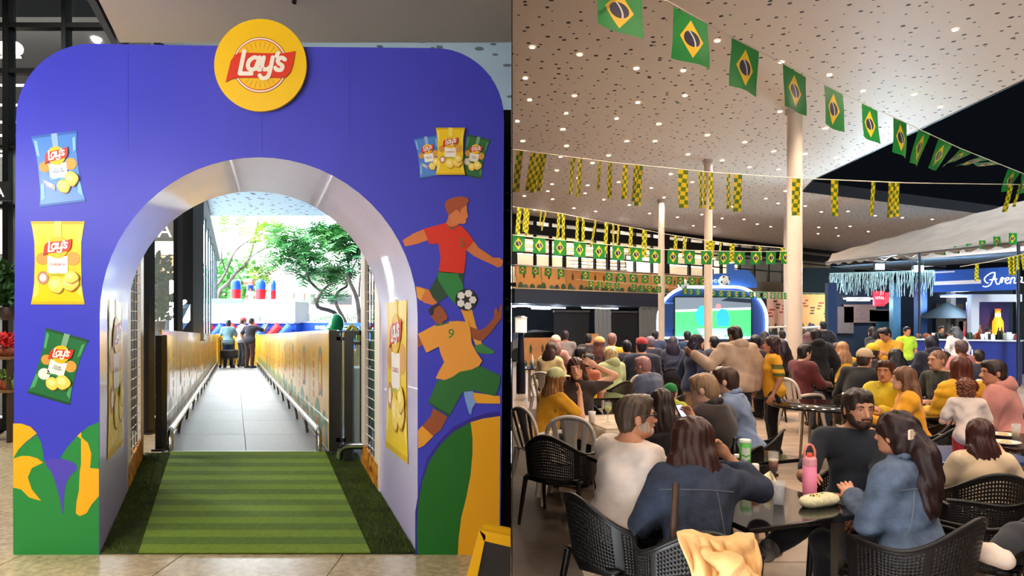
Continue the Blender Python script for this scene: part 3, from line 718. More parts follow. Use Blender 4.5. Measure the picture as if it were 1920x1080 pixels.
# outdoor heater at the far left
q = G(968, 17); e = thing('patio_heater', 'tall dark patio heater with a pale glowing cylinder top by the dividing panel', 'heater', q)
MB().cone((.12, 0, 0), (.12, 0, .8), .12, .12, 14).build('base', M((30, 32, 40), .3, metal=.5), e)
MB().cone((.12, 0, .8), (.12, 0, 1.55), .09, .07, 14).build('pole', M((44, 52, 76), .25, metal=.6), e)
MB().cone((.12, 0, 1.55), (.12, 0, 1.92), .15, .15, 18).build('emitter', M((235, 225, 205), .4, em=.6), e)
MB().cone((.12, 0, 1.92), (.12, 0, 1.97), .19, .1, 18).build('reflector', M((170, 170, 172), .3, metal=.8), e)
# ------------------------------------------------------------------ stage with the screen
dS = 29.0; cS = G(1335, dS)
m2 = dS/F
st = thing('stage_arch', 'rounded blue stage arch outlined by a white glowing tube around the screen', 'stage', (cS.x, cS.y, RF))
def arch_pts(hw, top, base, y, rad, n=14):
    pts = [(-hw, y, base)]
    for t in np.linspace(PI, PI/2, n): pts.append((-hw+rad+rad*math.cos(t), y, top-rad+rad*math.sin(t)))
    for t in np.linspace(PI/2, 0, n): pts.append((hw-rad+rad*math.cos(t), y, top-rad+rad*math.sin(t)))
    pts.append((hw, y, base)); return pts
zb = 1.8-(632-YH)*m2; zt = 1.8-(538-YH)*m2
MB().prism(arch_pts(102*m2, zt, zb, 0, 62*m2), (0, .3, 0)).build('backboard', M((28, 60, 128), .5, var=.1), st)
MB().tube(arch_pts(102*m2, zt, zb, -.06, 62*m2), .055, 8).build('light_tube', M((225, 245, 255), .4, em=9.0), st)
MB().box((0, .1, zb/2-.05), (214*m2, .9, zb-.05), bev=.02).build('platform', M((24, 30, 48), .6), st)
MB().box((-.3, -.38, zb-.02), (160*m2, .05, .07)).build('edge_light', M((215, 242, 255), .4, em=8.0), st)
MB().box((-1.9, -.05, zb+.9), (.5, .12, 1.2), bev=.1).build('side_speaker', M((30, 70, 140), .5), st)
tvw, tvh = 141*m2, 76*m2
tv_ = thing('tv_screen', 'large bright television screen showing a green football pitch', 'screen', (cS.x, cS.y-.1, RF+1.8-(596-YH)*m2))
MB().box((0, .02, 0), (tvw+.1, .12, tvh+.1)).build('casing', M((12, 14, 18), .4), tv_)
MB().box((0, -.05, 0), (tvw, .02, tvh)).build('panel', M((70, 216, 112), .4, em=.95), tv_)
def scr(name, pts, c, em=1.6, y=-.062):
    em *= .6
    return MB().prism([(x*tvw, y, z*tvh) for x, z in pts], (0, .004, 0)).build(name, M(c, .5, em=em), tv_)
scr('crowd_picture', [(-.5, .2), (.5, .26), (.5, .5), (-.5, .5)], (116, 132, 150), .9)
scr('hoarding_picture', [(-.5, .14), (.5, .2), (.5, .26), (-.5, .2)], (190, 214, 224), 1.2, -.063)
scr('roof_picture', [(.1, .42), (.5, .36), (.5, .46), (.2, .5)], (30, 44, 66), .8, -.064)
scr('player_picture', [(-.2, -.18), (-.24, .1), (-.17, .3), (-.1, .3), (-.06, .05), (-.08, -.18)], (40, 170, 226), 1.6, -.066)
scr('player_picture', [(.06, -.2), (.04, .08), (.1, .22), (.18, .2), (.22, 0), (.2, -.2)], (40, 160, 220), 1.6, -.066)
scr('face_picture', [(.07+.035*math.cos(t), .28+.065*math.sin(t)) for t in np.linspace(0, 6.28, 12)[:-1]], (236, 130, 140), 1.4, -.067)
scr('desk_picture', [(-.22, -.26), (.26, -.26), (.2, -.42), (-.16, -.42)], (140, 214, 240), 1.7, -.068)
scr('caption_picture', [(-.06, -.42), (.14, -.42), (.14, -.5), (-.06, -.5)], (255, 150, 130), 1.8, -.069)
sc_ = thing('stage_header', 'blue skyline cut-out with footballs on top of the stage arch', 'sign', (cS.x, cS.y+.1, RF+zt))
sk = [(-20, 0), (-20, 14), (-6, 18), (-6, 26), (20, 27), (20, 44), (34, 46), (34, 34), (60, 33), (70, 22), (76, 10), (76, 0)]
MB().prism([((x+10)*m2, 0, z*m2-.02) for x, z in sk], (0, .12, 0)).build('cut_out', M((36, 84, 160), .5, var=.15), sc_)
for k in range(5): MB().box(((20+3.4*k)*m2, .05, 47*m2), (.04, .05, .18)).build('spike', M((36, 84, 160), .5), sc_)
for bx_ in (-55, 22):
    bo = MB().lathe([(.24*math.sin(t), -.24*math.cos(t)) for t in np.linspace(.05, PI-.05, 9)], n=14).build('football', M((225, 235, 240), .5), sc_); bo.location = (bx_*m2, -.15, .12 if bx_ < 0 else .26)
    for k in range(4):
        a = k*PI/2+.4; MB().lathe([(.0, -.01), (.07, -.005), (.07, .01)], n=6).build('patch', M((26, 40, 66), .5), bo).matrix_local = Matrix.Translation((.15*math.cos(a), -.17, .15*math.sin(a))) @ Matrix.Rotation(PI/2, 4, 'X')
text('lettering', 'super', .34, M((190, 225, 245), .5), sc_, (0, -.012, .3))
# billboards right of the stage
def billboard(px0, px1, py0, py1, d, lab, c, ticks=4, seed=0, rz=0.0):
    a = P(px0, py1, d); b = P(px1, py0, d); w = b.x-a.x; h = b.z-a.z
    e = thing('billboard', lab, 'billboard', ((a.x+b.x)/2, d, RF), rz)
    sh = MB().box((0, 0, a.z-RF+h/2), (w, .06, h)).build('sheet', M(c, .7, var=.1, scale=1), e)
    for sx in (-1, 1): MB().box((sx*(w/2-.08), .1, (a.z-RF)/2+.3), (.08, .08, a.z-RF+.6)).build('post', M((60, 64, 70), .5), e)
    r = random.Random(seed)
    for k in range(ticks):
        cx = -w/2+w*(k+.5)/ticks; zz = a.z-RF+h*r.uniform(.55, .85); u = .05*h
        for j in range(3): MB().box((cx+r.uniform(-u, u), -.035, zz-j*1.5*u), (r.uniform(1.6, 3)*u, .01, .8*u)).build('letter_print', M([(150, 60, 50), (70, 60, 50)][k % 2], .7), sh)
    hb = [(-w/2+w*t, -.036, a.z-RF+.02+h*(.16+.10*math.sin(t*17+seed)+.06*math.sin(t*31))) for t in np.linspace(.02, .98, 18)]
    MB().prism([(-w/2+.02*w, -.036, a.z-RF+.01)]+hb+[(w/2-.02*w, -.036, a.z-RF+.01)], (0, .004, 0)).build('skyline_print', M((56, 64, 66), .7), sh)
    return e
billboard(1438, 1474, 548, 628, 31.5, 'pinkish printed billboard between the screen arch and the thick column', (206, 160, 138), 3, 1)
billboard(1502, 1556, 552, 622, 26, 'orange printed billboard right of the thick cream column', (214, 150, 84), 4, 2)
wt = struct(MB().box((18.6, 39.6, 2.2), (3.4, .2, 5.0)).build('wall_teal', M((26, 52, 66), .6, var=.2, scale=.5)))
bench = thing('white_rail', 'white tubular rail beside the thick cream column', 'railing', G(1455, 24))
MB().tube([(-.3, 0, 1.62), (.55, 0, 1.66), (.62, 0, 1.72), (.62, 0, 3.2)], .04, 8).build('rail', M((225, 225, 222), .4), bench)
MB().tube([(.1, 0, 0), (.1, 0, 1.64)], .03, 8).build('leg', M((225, 225, 222), .4), bench)
bench2 = thing('white_rail', 'white tubular rail right of the thick cream column', 'railing', G(1520, 24))
MB().tube([(-.45, 0, 1.60), (.45, 0, 1.66)], .04, 8).build('rail', M((225, 225, 222), .4), bench2)
MB().tube([(.3, 0, 0), (.3, 0, 1.64)], .03, 8).build('leg', M((225, 225, 222), .4), bench2)
# ------------------------------------------------------------------ bar kiosk with awning on the right
dB = 20.5
kb = thing('bar_kiosk', 'dark blue bar kiosk frame with posts and back wall at right', 'kiosk', G(1735, 23.5))
def kbp(px, py, d): return P(px, py, d)-Vector(kb.location)
DK = M((18, 30, 52), .6, var=.2, scale=1.5)
a = kbp(1555, 700, 26.5); b = kbp(1990, 470, 26.5)
MB().box(((a.x+b.x)/2, 3.0, 1.7), (b.x-a.x, .12, 3.6)).build('back_wall', M((20, 34, 52), .7, var=.3, scale=1.2), kb)
for px, w, c in ((1558, 16, (20, 44, 84)), (1678, 14, (50, 100, 130)), (1726, 17, (36, 74, 126)), (1783, 9, (130, 120, 116)), (1915, 22, (8, 10, 16))):
    q = kbp(px, 600, 23.5); MB().box((q.x, 0, 1.55), (w*23.5/F, .25, 3.3)).build('post', M(c, .5, metal=.2), kb)
for px, pz, w, h, c in ((1612, 588, 60, 34, (120, 92, 84)), (1650, 592, 40, 22, (150, 128, 118)), (1585, 600, 30, 50, (90, 74, 70)), (1655, 612, 26, 60, (20, 60, 70)), (1780, 600, 50, 60, (70, 60, 54)), (1810, 615, 26, 26, (140, 100, 90))):
    q = kbp(px, pz, 26.2); MB().box((q.x, 2.7, q.z), (w*26.2/F, .06, h*26.2/F)).build('shelf_panel', M(c, .7, var=.2), kb)
um = thing('dark_parasol', 'closed-in dark green parasol behind the bar bottles', 'parasol', G(1775, 23))
MB().cone((0, 0, 1.95), (0, 0, 2.5), .95, .05, 8).build('canopy', M((16, 26, 30), .8), um); MB().cone((0, 0, 0), (0, 0, 2.0), .03, n=8).build('pole', M((120, 110, 100), .5), um)
for k in range(8):
    an = k*PI/4; MB().tube([(.05*math.cos(an), .05*math.sin(an), 2.46), (.9*math.cos(an), .9*math.sin(an), 1.97)], .012, 5).build('rib', M((60, 60, 60), .5), um)
# lit red sign
rs = thing('red_sign', 'glowing red and white shop sign under the kiosk awning', 'sign', P(1648, 560, 24.5))
MB().box((0, 0, 0), (20*.0196, .1, 28*.0196), bev=.03).build('box', M((230, 24, 44), .5, em=1.6), rs)
MB().box((-.75, .02, -.02), (.85, .05, .14)).build('word_bar', M((215, 215, 220), .5, em=.7), rs)
MB().prism([(.25, 0, -.2), (.25, 0, .22), (.85, 0, .3), (.6, 0, .0)], (0, .05, 0)).build('flag_shape', M((235, 60, 74), .5, em=1.2), rs)
text('lettering', 'VITAL', .13, M((255, 255, 255), .5, em=1.5), rs, (0, -.06, .02)); text('lettering', 'super', .16, M((30, 30, 40), .5), rs, (-.75, -.012, -.01))
# fascia with script lettering
f0 = P(1750, 548, 21.8); f1 = P(1912, 545, 20.0)
fa = thing('bar_fascia', 'blue bar fascia board with a white stripe and script lettering', 'sign', ((f0.x+f1.x)/2, (f0.y+f1.y)/2, P(1830, 525, 20.9).z), math.atan2(f1.y-f0.y, f1.x-f0.x))
fw = (f1-f0).length; hh = 42*20.9/F
MB().box((0, 0, 0), (fw, .1, hh), bev=.01).build('board', M((44, 92, 190), .35, var=.05), fa)
MB().box((-fw*.2, -.055, -.06), (fw*.56, .01, .12)).build('stripe', M((225, 235, 255), .4), fa)
MB().box((-fw*.36, -.055, hh*.42), (fw*.26, .01, .05)).build('stripe', M((200, 215, 240), .4), fa)
def stroke(mb, pts, w, y, n=8, mi=0):
    pts = [Vector((p[0], p[1])) for p in pts]
    for i in range(len(pts)-1):
        a, b = pts[i], pts[i+1]; d = b-a
        if d.length < 1e-6: continue
        nrm = Vector((-d.y, d.x)).normalized()*w/2
        q = [a+nrm, a-nrm, b-nrm, b+nrm]; mb.add([(p.x, y-2e-5*(len(mb.f) % 40), p.y) for p in q], [(0, 1, 2, 3)], mi)
    for p in pts: yy = y-2e-5*(len(mb.f) % 40); mb.add([(p.x+w/2*math.cos(2*PI*k/n), yy, p.y+w/2*math.sin(2*PI*k/n)) for k in range(n)], [tuple(range(n))], mi)
def spl(pts, n=5):
    out = []
    N = len(pts)
    for i in range(N-1):
        p0, p1, p2, p3 = [Vector(pts[max(0, min(N-1, i+k))]) for k in (-1, 0, 1, 2)]
        for t in np.linspace(0, 1, n, endpoint=False):
            out.append(.5*((2*p1)+(-p0+p2)*t+(2*p0-5*p1+4*p2-p3)*t*t+(-p0+3*p1-3*p2+p3)*t**3))
    return out+[Vector(pts[-1])]
WL = M((235, 240, 250), .4, em=.5)
def script_word(parent, x0, z0, sc):
    L = [[(0, .1), (-.15, .2), (-.2, .45), (.1, .75), (.4, .8), (.3, .4), (.15, .0), (-.1, -.15), (-.3, -.1)], [(.4, .8), (.42, .4), (.5, .05), (.62, .0), (.72, .15)], [(.1, .32), (.52, .36)],
         [(.7, .1), (.78, .42), (.88, .4), (.8, .1)], [(.84, .36), (1.0, .38)], [(1.0, .2), (1.2, .3), (1.18, .42), (1.05, .38), (1.0, .15), (1.12, .02), (1.3, .12)], [(1.34, .4), (1.3, .02)], [(1.32, .25), (1.45, .42), (1.55, .35), (1.5, .05), (1.62, .04)],
         [(1.95, .38), (1.78, .42), (1.68, .2), (1.75, .02), (1.9, .15), (1.96, .4), (1.93, .08), (2.05, .05)]]
    for st_ in L:
        mb = MB(); stroke(mb, [(x0+p[0]*sc, z0+p[1]*sc) for p in spl(st_, 5)], .075*sc, -.062); mb.build('letter_stroke', WL, parent)
script_word(fa, fw*.16, -.16, .44)
# kiosk window frame and glowing bottle display
kw = thing('display_cabinet', 'white framed display window with a red lining beside the bar', 'display', G(1872, 21.6))
def kp(px, py): q = P(px, py, 21.6); return (q.x-kw.location.x, q.z-kw.location.z)
for (x0, x1, y0, y1, n) in ((1817, 1832, 552, 716, 'frame_side'), (1832, 1912, 552, 566, 'frame_top')):
    a = kp(x0, y1); b = kp(x1, y0); MB().box(((a[0]+b[0])/2, 0, (a[1]+b[1])/2), (b[0]-a[0], .2, b[1]-a[1])).build(n, M((205, 214, 226), .5), kw)
a = kp(1832, 716); b = kp(1912, 566); MB().box(((a[0]+b[0])/2, .5, (a[1]+b[1])/2), (b[0]-a[0], .05, b[1]-a[1])).build('back_panel', M((40, 34, 84), .5, var=.15), kw)
a = kp(1832, 716); b = kp(1838, 566); MB().box(((a[0]+b[0])/2, .3, (a[1]+b[1])/2), (b[0]-a[0], .4, b[1]-a[1])).build('red_lining', M((150, 24, 48), .5), kw)
bd = thing('bottle_display', 'glowing orange beer bottle display standing in the kiosk window', 'bottle', P(1871, 631, 21.8))
u = 21.8/F
MB().lathe([(.001, 0), (14*u*.62, 0), (14*u*.62, 2*u), (9*u, 20*u), (8.5*u, 28*u), (5*u, 36*u), (4*u, 40*u), (4*u, 49*u), (4.6*u, 49*u), (4.6*u, 51*u), (.001, 51*u)], n=18).build('glass', M((255, 140, 30), .3, em=1.5), bd)
MB().lathe([(5*u, 33*u), (4.6*u, 44*u)], n=18).build('neck_label', M((240, 225, 200), .5, em=.8), bd)
MB().lathe([(4.8*u, 48.5*u), (4.8*u, 52*u), (.001, 52.5*u)], n=14).build('crown_cap', M((200, 90, 30), .4, em=.5), bd)
bl_ = thing('bar_lamp', 'slim cold lamp tube under the blue bar fascia', 'light', P(1795, 556, 22.3)); MB().box((0, 0, 0), (1.1, .06, .05)).build('tube', M((200, 228, 255), .5, em=5.0), bl_); MB().box((0, 0, .05), (1.2, .1, .05)).build('housing', M((60, 70, 90), .5), bl_); glow(bl_, 130, (.6, .8, 1), (0, -.1, -.15))  # lamp tube added to brighten the dark kiosk
bl_ = thing('bar_lamp', 'slim cold lamp tube above the kiosk shelves near the red sign', 'light', P(1610, 560, 24.6)); MB().box((0, 0, 0), (1.1, .06, .05)).build('tube', M((200, 228, 255), .5, em=4.0), bl_); MB().box((0, 0, .05), (1.2, .1, .05)).build('housing', M((60, 70, 90), .5), bl_); glow(bl_, 110, (.6, .85, 1), (0, .1, -.15))  # second tube added for light on the kiosk shelves
# counter
c0 = P(1714, 637, 21.0); c1 = P(1912, 645, 19.2)
bc = thing('bar_counter', 'long dark blue bar counter with white block letters on its front', 'counter', ((c0.x+c1.x)/2, (c0.y+c1.y)/2, RF), math.atan2(c1.y-c0.y, c1.x-c0.x))
cw = (Vector((c1.x-c0.x, c1.y-c0.y))).length; chh = 1.27
MB().box((0, .3, chh/2), (cw, .6, chh-.03)).build('front', M((24, 44, 124), .45, var=.08), bc)
MB().box((0, .3, chh), (cw+.08, .72, .045), bev=.01).build('top', M((196, 206, 226), .35), bc)
WH = M((225, 230, 245), .5)
text('lettering', 'ARENA', .36, WH, bc, (-cw*.04, -.004, .86)); text('lettering', 'BAR', .4, WH, bc, (cw*.26, -.004, .34)); text('lettering', 'A', .3, WH, bc, (-.02, -.004, .55))
cm = bc.matrix_world if False else Matrix.Translation(bc.location) @ Matrix.Rotation(bc.rotation_euler.z, 4, 'Z')
bot_prof = [(.001, 0), (.036, 0), (.037, .16), (.03, .2), (.013, .235), (.013, .29), (.001, .292)]
cup_prof = [(.001, 0), (.03, 0), (.04, .12), (.037, .12), (.028, .01), (.001, .01)]
jar_prof = [(.001, 0), (.05, 0), (.055, .04), (.055, .12), (.04, .15), (.001, .152)]
bms = []
for prof in (bot_prof, cup_prof, jar_prof):
    me = MB().lathe(prof, n=12).mesh('vessel'); me.materials.append(M((128, 128, 128))); bms.append(me)
bcol = [((30, 50, 40), 'dark green'), ((230, 235, 240), 'white'), ((120, 70, 30), 'brown'), ((190, 205, 215), 'pale'), ((24, 24, 30), 'black'), ((200, 200, 190), 'cream'), ((150, 40, 40), 'red')]
_u = ['first', 'second', 'third', 'fourth', 'fifth', 'sixth', 'seventh', 'eighth', 'ninth']; ORD = _u+['tenth', 'eleventh', 'twelfth', 'thirteenth', 'fourteenth', 'fifteenth', 'sixteenth', 'seventeenth', 'eighteenth', 'nineteenth', 'twentieth']+['twenty-'+x for x in _u]+['thirtieth']+['thirty-'+x for x in _u]+['fortieth']
r = random.Random(4)
for k in range(40):
    kind = r.choice((0, 1, 1, 2)); c, cn = r.choice(bcol)
    x = -cw*.47+cw*.94*k/39; q = cm @ Vector((x, .15+.25*r.random(), chh+.023))
    nm = ['bottle', 'cup', 'jar'][kind]
    e = inst(nm, bms[kind], None, q, sc=1.15+.4*r.random(), mat=M(c, .25)); tag(e, 'small %s %s, %s vessel from the left end of the blue bar counter' % (cn, nm, ORD[k]), nm, 'vessels on the bar counter')
# awning: pale fabric slope over the kiosk
E0 = P(1548, 492, 26); E1 = P(1925, 452, 18.6); R0_ = P(1560, 476, 28); R1_ = P(1935, 372, 23.5)
aw = thing('awning', 'large pale fabric awning sloping over the bar kiosk', 'awning', (E0.x, E0.y, E0.z))
def awf(u, v):
    a = E0.lerp(E1, u); b = R0_.lerp(R1_, u); p = a.lerp(b, v); p.z -= .12*math.sin(PI*v)*(.6+.4*math.sin(u*20))+.02*math.sin(u*40)
    return p-Vector(aw.location)
solidify(MB().grid(awf, 40, 10).build('fabric', M((150, 138, 128), .8, var=.15, scale=1.2), aw), .02)
solidify(MB().grid(lambda u, v: (E0.lerp(E1, u)-Vector((0, 0, (.10+.05*math.sin(u*90))*v))-Vector(aw.location)), 60, 2).build('valance', M((146, 134, 124), .8), aw), .01)
MB().tube([E0-Vector(aw.location), E1-Vector(aw.location)], .03, 8).build('eave_bar', M((120, 120, 124), .4, metal=.6), aw)
for u_ in (.55, .97):
    p = E0.lerp(E1, u_)-Vector(aw.location); MB().cone((p.x, p.y, p.z), (p.x, p.y, RF-aw.location.z), .045, n=8).build('post', M((40, 48, 60), .4, metal=.5), aw)
# lining under the awning, flat
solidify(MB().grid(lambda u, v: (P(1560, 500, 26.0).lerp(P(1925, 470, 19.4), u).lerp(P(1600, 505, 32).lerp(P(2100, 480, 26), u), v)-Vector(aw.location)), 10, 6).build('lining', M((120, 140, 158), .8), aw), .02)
# tinsel fringe, one object
fr = MB(); r = random.Random(9)
for k in range(150):
    u_ = k/149; p = P(1556, 512, 25.6).lerp(P(1752, 506, 21.5), u_)
    L = r.uniform(.35, .9); q = p+Vector((r.uniform(-.1, .1), r.uniform(-.05, .05), -L)); w = .012
    m_ = p.lerp(q, .5)+Vector((r.uniform(-.05, .05), 0, 0))
    fr.tube([p, m_, q], .009, 4)
o = tag(fr.build('tinsel_fringe', M((190, 228, 235), .25, metal=.3)), 'pale tinsel fringe hanging below the awning edge', 'fringe'); o['kind'] = 'stuff'
# floodlights under the awning
for (px, py, d, lab) in ((1650, 500, 23.6, 'left dazzling blue-white floodlight under the awning'), (1723, 504, 22.4, 'right dazzling blue-white floodlight under the awning')):
    q = P(px, py, d); e = thing('floodlight', lab, 'light', q)
    MB().box((0, .06, 0), (.36, .10, .26), bev=.02).build('housing', M((30, 34, 40), .4), e)
    MB().box((0, .0, 0), (.30, .02, .2)).build('lens', M((190, 236, 255), .4, em=60.0), e)
    MB().tube([(-.2, .06, 0), (-.2, .06, .25), (.2, .06, .25), (.2, .06, 0)], .015, 6).build('bracket', M((60, 60, 66), .4), e)
    l = bpy.data.lights.new('floodlight_lamp', 'SPOT'); l.energy = 750; l.color = (.62, .88, 1.0); l.spot_size = math.radians(120); l.spot_blend = .8; l.shadow_soft_size = .12
    o = bpy.data.objects.new('floodlight_lamp', l); link(o, e); o.location = (0, -.05, 0); o.rotation_euler = (math.radians(-104), 0, math.radians(-38))
# tinsel light line: glow of the kiosk interior
# ------------------------------------------------------------------ flags
def flag_mat():
    m = bpy.data.materials.new('flag_print'); m.use_nodes = True; nt = m.node_tree; b = nt.nodes['Principled BSDF']; L = nt.links
    uv = nt.nodes.new('ShaderNodeUVMap'); sp = nt.nodes.new('ShaderNodeSeparateXYZ'); L.new(uv.outputs[0], sp.inputs[0])
    def mt(op, a, b_=None, c=None):
        n = nt.nodes.new('ShaderNodeMath'); n.operation = op
        for i, v in enumerate((a, b_, c)):
            if v is None: continue
            if isinstance(v, (int, float)): n.inputs[i].default_value = v
            else: L.new(v, n.inputs[i])
        return n.outputs[0]
    U = mt('MULTIPLY_ADD', sp.outputs[0], 2.0, -1.0); V_ = mt('MULTIPLY_ADD', sp.outputs[1], 2.0, -1.0)
    rh = mt('LESS_THAN', mt('ADD', mt('DIVIDE', mt('ABSOLUTE', U), .62), mt('DIVIDE', mt('ABSOLUTE', V_), .80)), 1.0)
    Us = mt('MULTIPLY', U, .80)
    ci = mt('LESS_THAN', mt('SQRT', mt('ADD', mt('MULTIPLY', Us, Us), mt('MULTIPLY', V_, V_))), .335)
    dx = mt('ADD', Us, .62); dy = mt('ADD', V_, .22); dd = mt('SQRT', mt('ADD', mt('MULTIPLY', dx, dx), mt('MULTIPLY', dy, dy)))
    bd_ = mt('LESS_THAN', mt('ABSOLUTE', mt('SUBTRACT', dd, .74)), .032)
    def mix(f, a, c):
        n = nt.nodes.new('ShaderNodeMix'); n.data_type = 'RGBA'; L.new(f, n.inputs[0])
        for i, v in ((6, a), (7, c)):
            if isinstance(v, tuple): n.inputs[i].default_value = v
            else: L.new(v, n.inputs[i])
        return n.outputs[2]
    cdisc = mix(bd_, lin((46, 44, 66)), lin((214, 214, 214)))
    o = mix(ci, mix(rh, lin((22, 128, 52)), lin((238, 192, 36))), cdisc)
    L.new(o, b.inputs[0]); b.inputs['Roughness'].default_value = .45
    b.inputs['Transmission Weight'].default_value = 0.0
    return m
FLAG = flag_mat()
def streamer_mat():
    m = bpy.data.materials.new('streamer_print'); m.use_nodes = True; nt = m.node_tree; b = nt.nodes['Principled BSDF']; L = nt.links
    uv = nt.nodes.new('ShaderNodeUVMap'); mp = nt.nodes.new('ShaderNodeMapping'); mp.inputs['Scale'].default_value = (2, 9, 1); mp.inputs['Rotation'].default_value = (0, 0, .12)
    ck = nt.nodes.new('ShaderNodeTexChecker'); ck.inputs['Scale'].default_value = 1.0; ck.inputs[1].default_value = lin((228, 200, 30)); ck.inputs[2].default_value = lin((96, 118, 30))
    L.new(uv.outputs[0], mp.inputs[0]); L.new(mp.outputs[0], ck.inputs[0]); L.new(ck.outputs[0], b.inputs[0]); b.inputs['Roughness'].default_value = .4
    return m
STREAM = streamer_mat()
def cloth_quad(name, tl, tr, br, bl, mat, parent, wave=.02, ph=0.0, nu=6, nv=8):
    org = Vector(parent.location); n = (tr-tl).cross(bl-tl).normalized()
    me = bpy.data.meshes.new(name); vs = []; uvs = []
    for j in range(nv+1):
        for i in range(nu+1):
            u, v = i/nu, j/nv
            p = tl.lerp(tr, u).lerp(bl.lerp(br, u), v)+n*wave*(math.sin(u*5+ph)*v+.5*math.sin(v*4+ph*2)*v)
            vs.append(p-org); uvs.append((u, 1-v))
    fs_ = [(j*(nu+1)+i, (j+1)*(nu+1)+i, (j+1)*(nu+1)+i+1, j*(nu+1)+i+1) for j in range(nv) for i in range(nu)]
    me.from_pydata(vs, [], fs_); ul = me.uv_layers.new(name='UVMap')
    for l in me.loops: ul.data[l.index].uv = uvs[l.vertex_index]
    me.polygons.foreach_set('use_smooth', [True]*len(fs_)); me.materials.append(mat)
    o = bpy.data.objects.new(name, me); link(o, parent); return o
CORD = M((226, 214, 200), .7)
def cord_path(pts, sag=0.0):
    return pts
# big string across the top right
e = thing('flag_bunting', 'string of large green flags crossing the top right under the canopy', 'bunting', P(1500, 150, 10))
pts = [(1060, -42, 5.4), (1250, 2, 6.6), (1345, 55, 8.0), (1470, 120, 9.8), (1546, 158, 11.0), (1617, 193, 12.0), (1676, 220, 12.8), (1800, 278, 13.6), (1930, 330, 13.2)]
MB().tube([P(*p)-Vector(e.location) for p in pts], .008, 6).build('cord', CORD, e)
fl_ = [((1121, -40), (1204, -10), (1203, 77), (1120, 44), 5.9), ((1263, 13), (1326, 45), (1331, 130), (1262, 107), 6.9), ((1372, 71), (1423, 97), (1422, 181), (1369, 160), 8.3), ((1468, 120), (1511, 145), (1513, 217), (1468, 200), 9.8), ((1545, 159), (1580, 177), (1583, 248), (1547, 232), 11.0), ((1616, 194), (1645, 208), (1647, 272), (1619, 256), 12.0), ((1675, 221), (1700, 231), (1699, 297), (1677, 284), 12.8), ((1722, 242), (1745, 250), (1722, 312), (1706, 305), 13.1), ((1760, 260), (1786, 272), (1755, 320), (1737, 315), 13.3),
       ((1800, 279), (1822, 287), (1790, 302), (1765, 315), 13.5), ((1838, 294), (1854, 300), (1812, 306), (1792, 312), 13.5), ((1862, 302), (1876, 308), (1838, 312), (1824, 309), 13.4), ((1890, 316), (1914, 322), (1896, 356), (1876, 360), 13.3), ((1916, 326), (1935, 332), (1920, 362), (1906, 365), 13.3)]
for k, (a, b, c, d, dd) in enumerate(fl_):
    cloth_quad('flag', P(*a, dd), P(*b, dd*1.03), P(*c, dd*1.03), P(*d, dd), FLAG, e, .03, k*1.3)
# long string with chequered streamers
e = thing('streamer_bunting', 'long white string of chequered yellow streamers below the canopy', 'bunting', P(1400, 330, 12))
pts = [(958, 280, 11), (1150, 305, 11.5), (1330, 323, 12), (1490, 334, 12.5), (1700, 343, 13), (1920, 346, 13.4)]
MB().tube([P(*p)-Vector(e.location) for p in pts], .008, 6).build('cord', CORD, e)
def cy(px):
    for a, b in zip(pts[:-1], pts[1:]):
        if a[0] <= px <= b[0]:
            t = (px-a[0])/(b[0]-a[0]); return a[1]+(b[1]-a[1])*t, a[2]+(b[2]-a[2])*t
    return pts[-1][1], pts[-1][2]
for k, (px, w, h, sk_) in enumerate(((975, 12, 78, -9), (1000, 10, 72, -10), (1012, 11, 74, -12), (1020, 10, 70, -8), (1075, 8, 70, -6), (1088, 8, 72, -5), (1124, 5, 56, -3), (1144, 7, 68, -2), (1173, 9, 66, -3), (1192, 8, 68, -2), (1199, 13, 76, -3), (1281, 19, 72, 0), (1313, 7, 70, 0), (1321, 5, 68, 0), (1333, 8, 70, 0), (1366, 6, 66, 0), (1384, 15, 70, -1), (1493, 16, 70, 0), (1565, 14, 68, 0), (1638, 8, 64, -6), (1671, 10, 66, -3), (1682, 9, 64, -3), (1897, 8, 52, -14), (1913, 5, 42, -10))):
    y, d = cy(px); d += .2*(k % 3)-.2; cloth_quad('streamer', P(px-w/2, y, d), P(px+w/2, y, d+.05), P(px+w/2+sk_, y+h, d+.05), P(px-w/2+sk_, y+h, d), STREAM, e, .02, k*.9, 2, 10)
# middle string of flags with streamers
def string(label, pts, flags, streamers, fw_, fh_, d, rcord=.008):
    e = thing('flag_bunting', label, 'bunting', P(pts[0][0], pts[0][1], d(pts[0][0])))
    MB().tube([P(x, y, d(x))-Vector(e.location) for x, y in pts], rcord, 5).build('cord', CORD, e)
    def cyy(px):
        for a, b in zip(pts[:-1], pts[1:]):
            if a[0] <= px <= b[0]: return a[1]+(b[1]-a[1])*(px-a[0])/(b[0]-a[0])
        return pts[-1][1]
    for k, px in enumerate(flags):
        w = fw_(px)/2; y = cyy(px); h = fh_(px); dd = d(px)
        cloth_quad('flag', P(px-w, y, dd), P(px+w, y+.6, dd+.1), P(px+w, y+h+.6, dd+.1), P(px-w, y+h, dd), FLAG, e, .02, k*1.1, 4, 5)
    for k, (px, w, h, s_) in enumerate(streamers):
        y = cyy(px); dd = d(px)-.15; cloth_quad('streamer', P(px-w/2, y, dd), P(px+w/2, y, dd+.05), P(px+w/2+s_, y+h, dd+.05), P(px-w/2+s_, y+h, dd), STREAM, e, .02, k*.9, 2, 8)
    return e
string('string of green flags stretched across the terrace at column mid height', [(958, 440), (1100, 455), (1240, 468), (1400, 472), (1482, 471)], [972, 1011, 1050, 1087, 1123, 1159, 1193, 1228, 1262, 1293, 1324, 1357, 1387, 1417, 1446, 1473], [], lambda x: 24-(x-960)*.011, lambda x: 30-(x-960)*.013, lambda x: 16+(x-960)*.006)
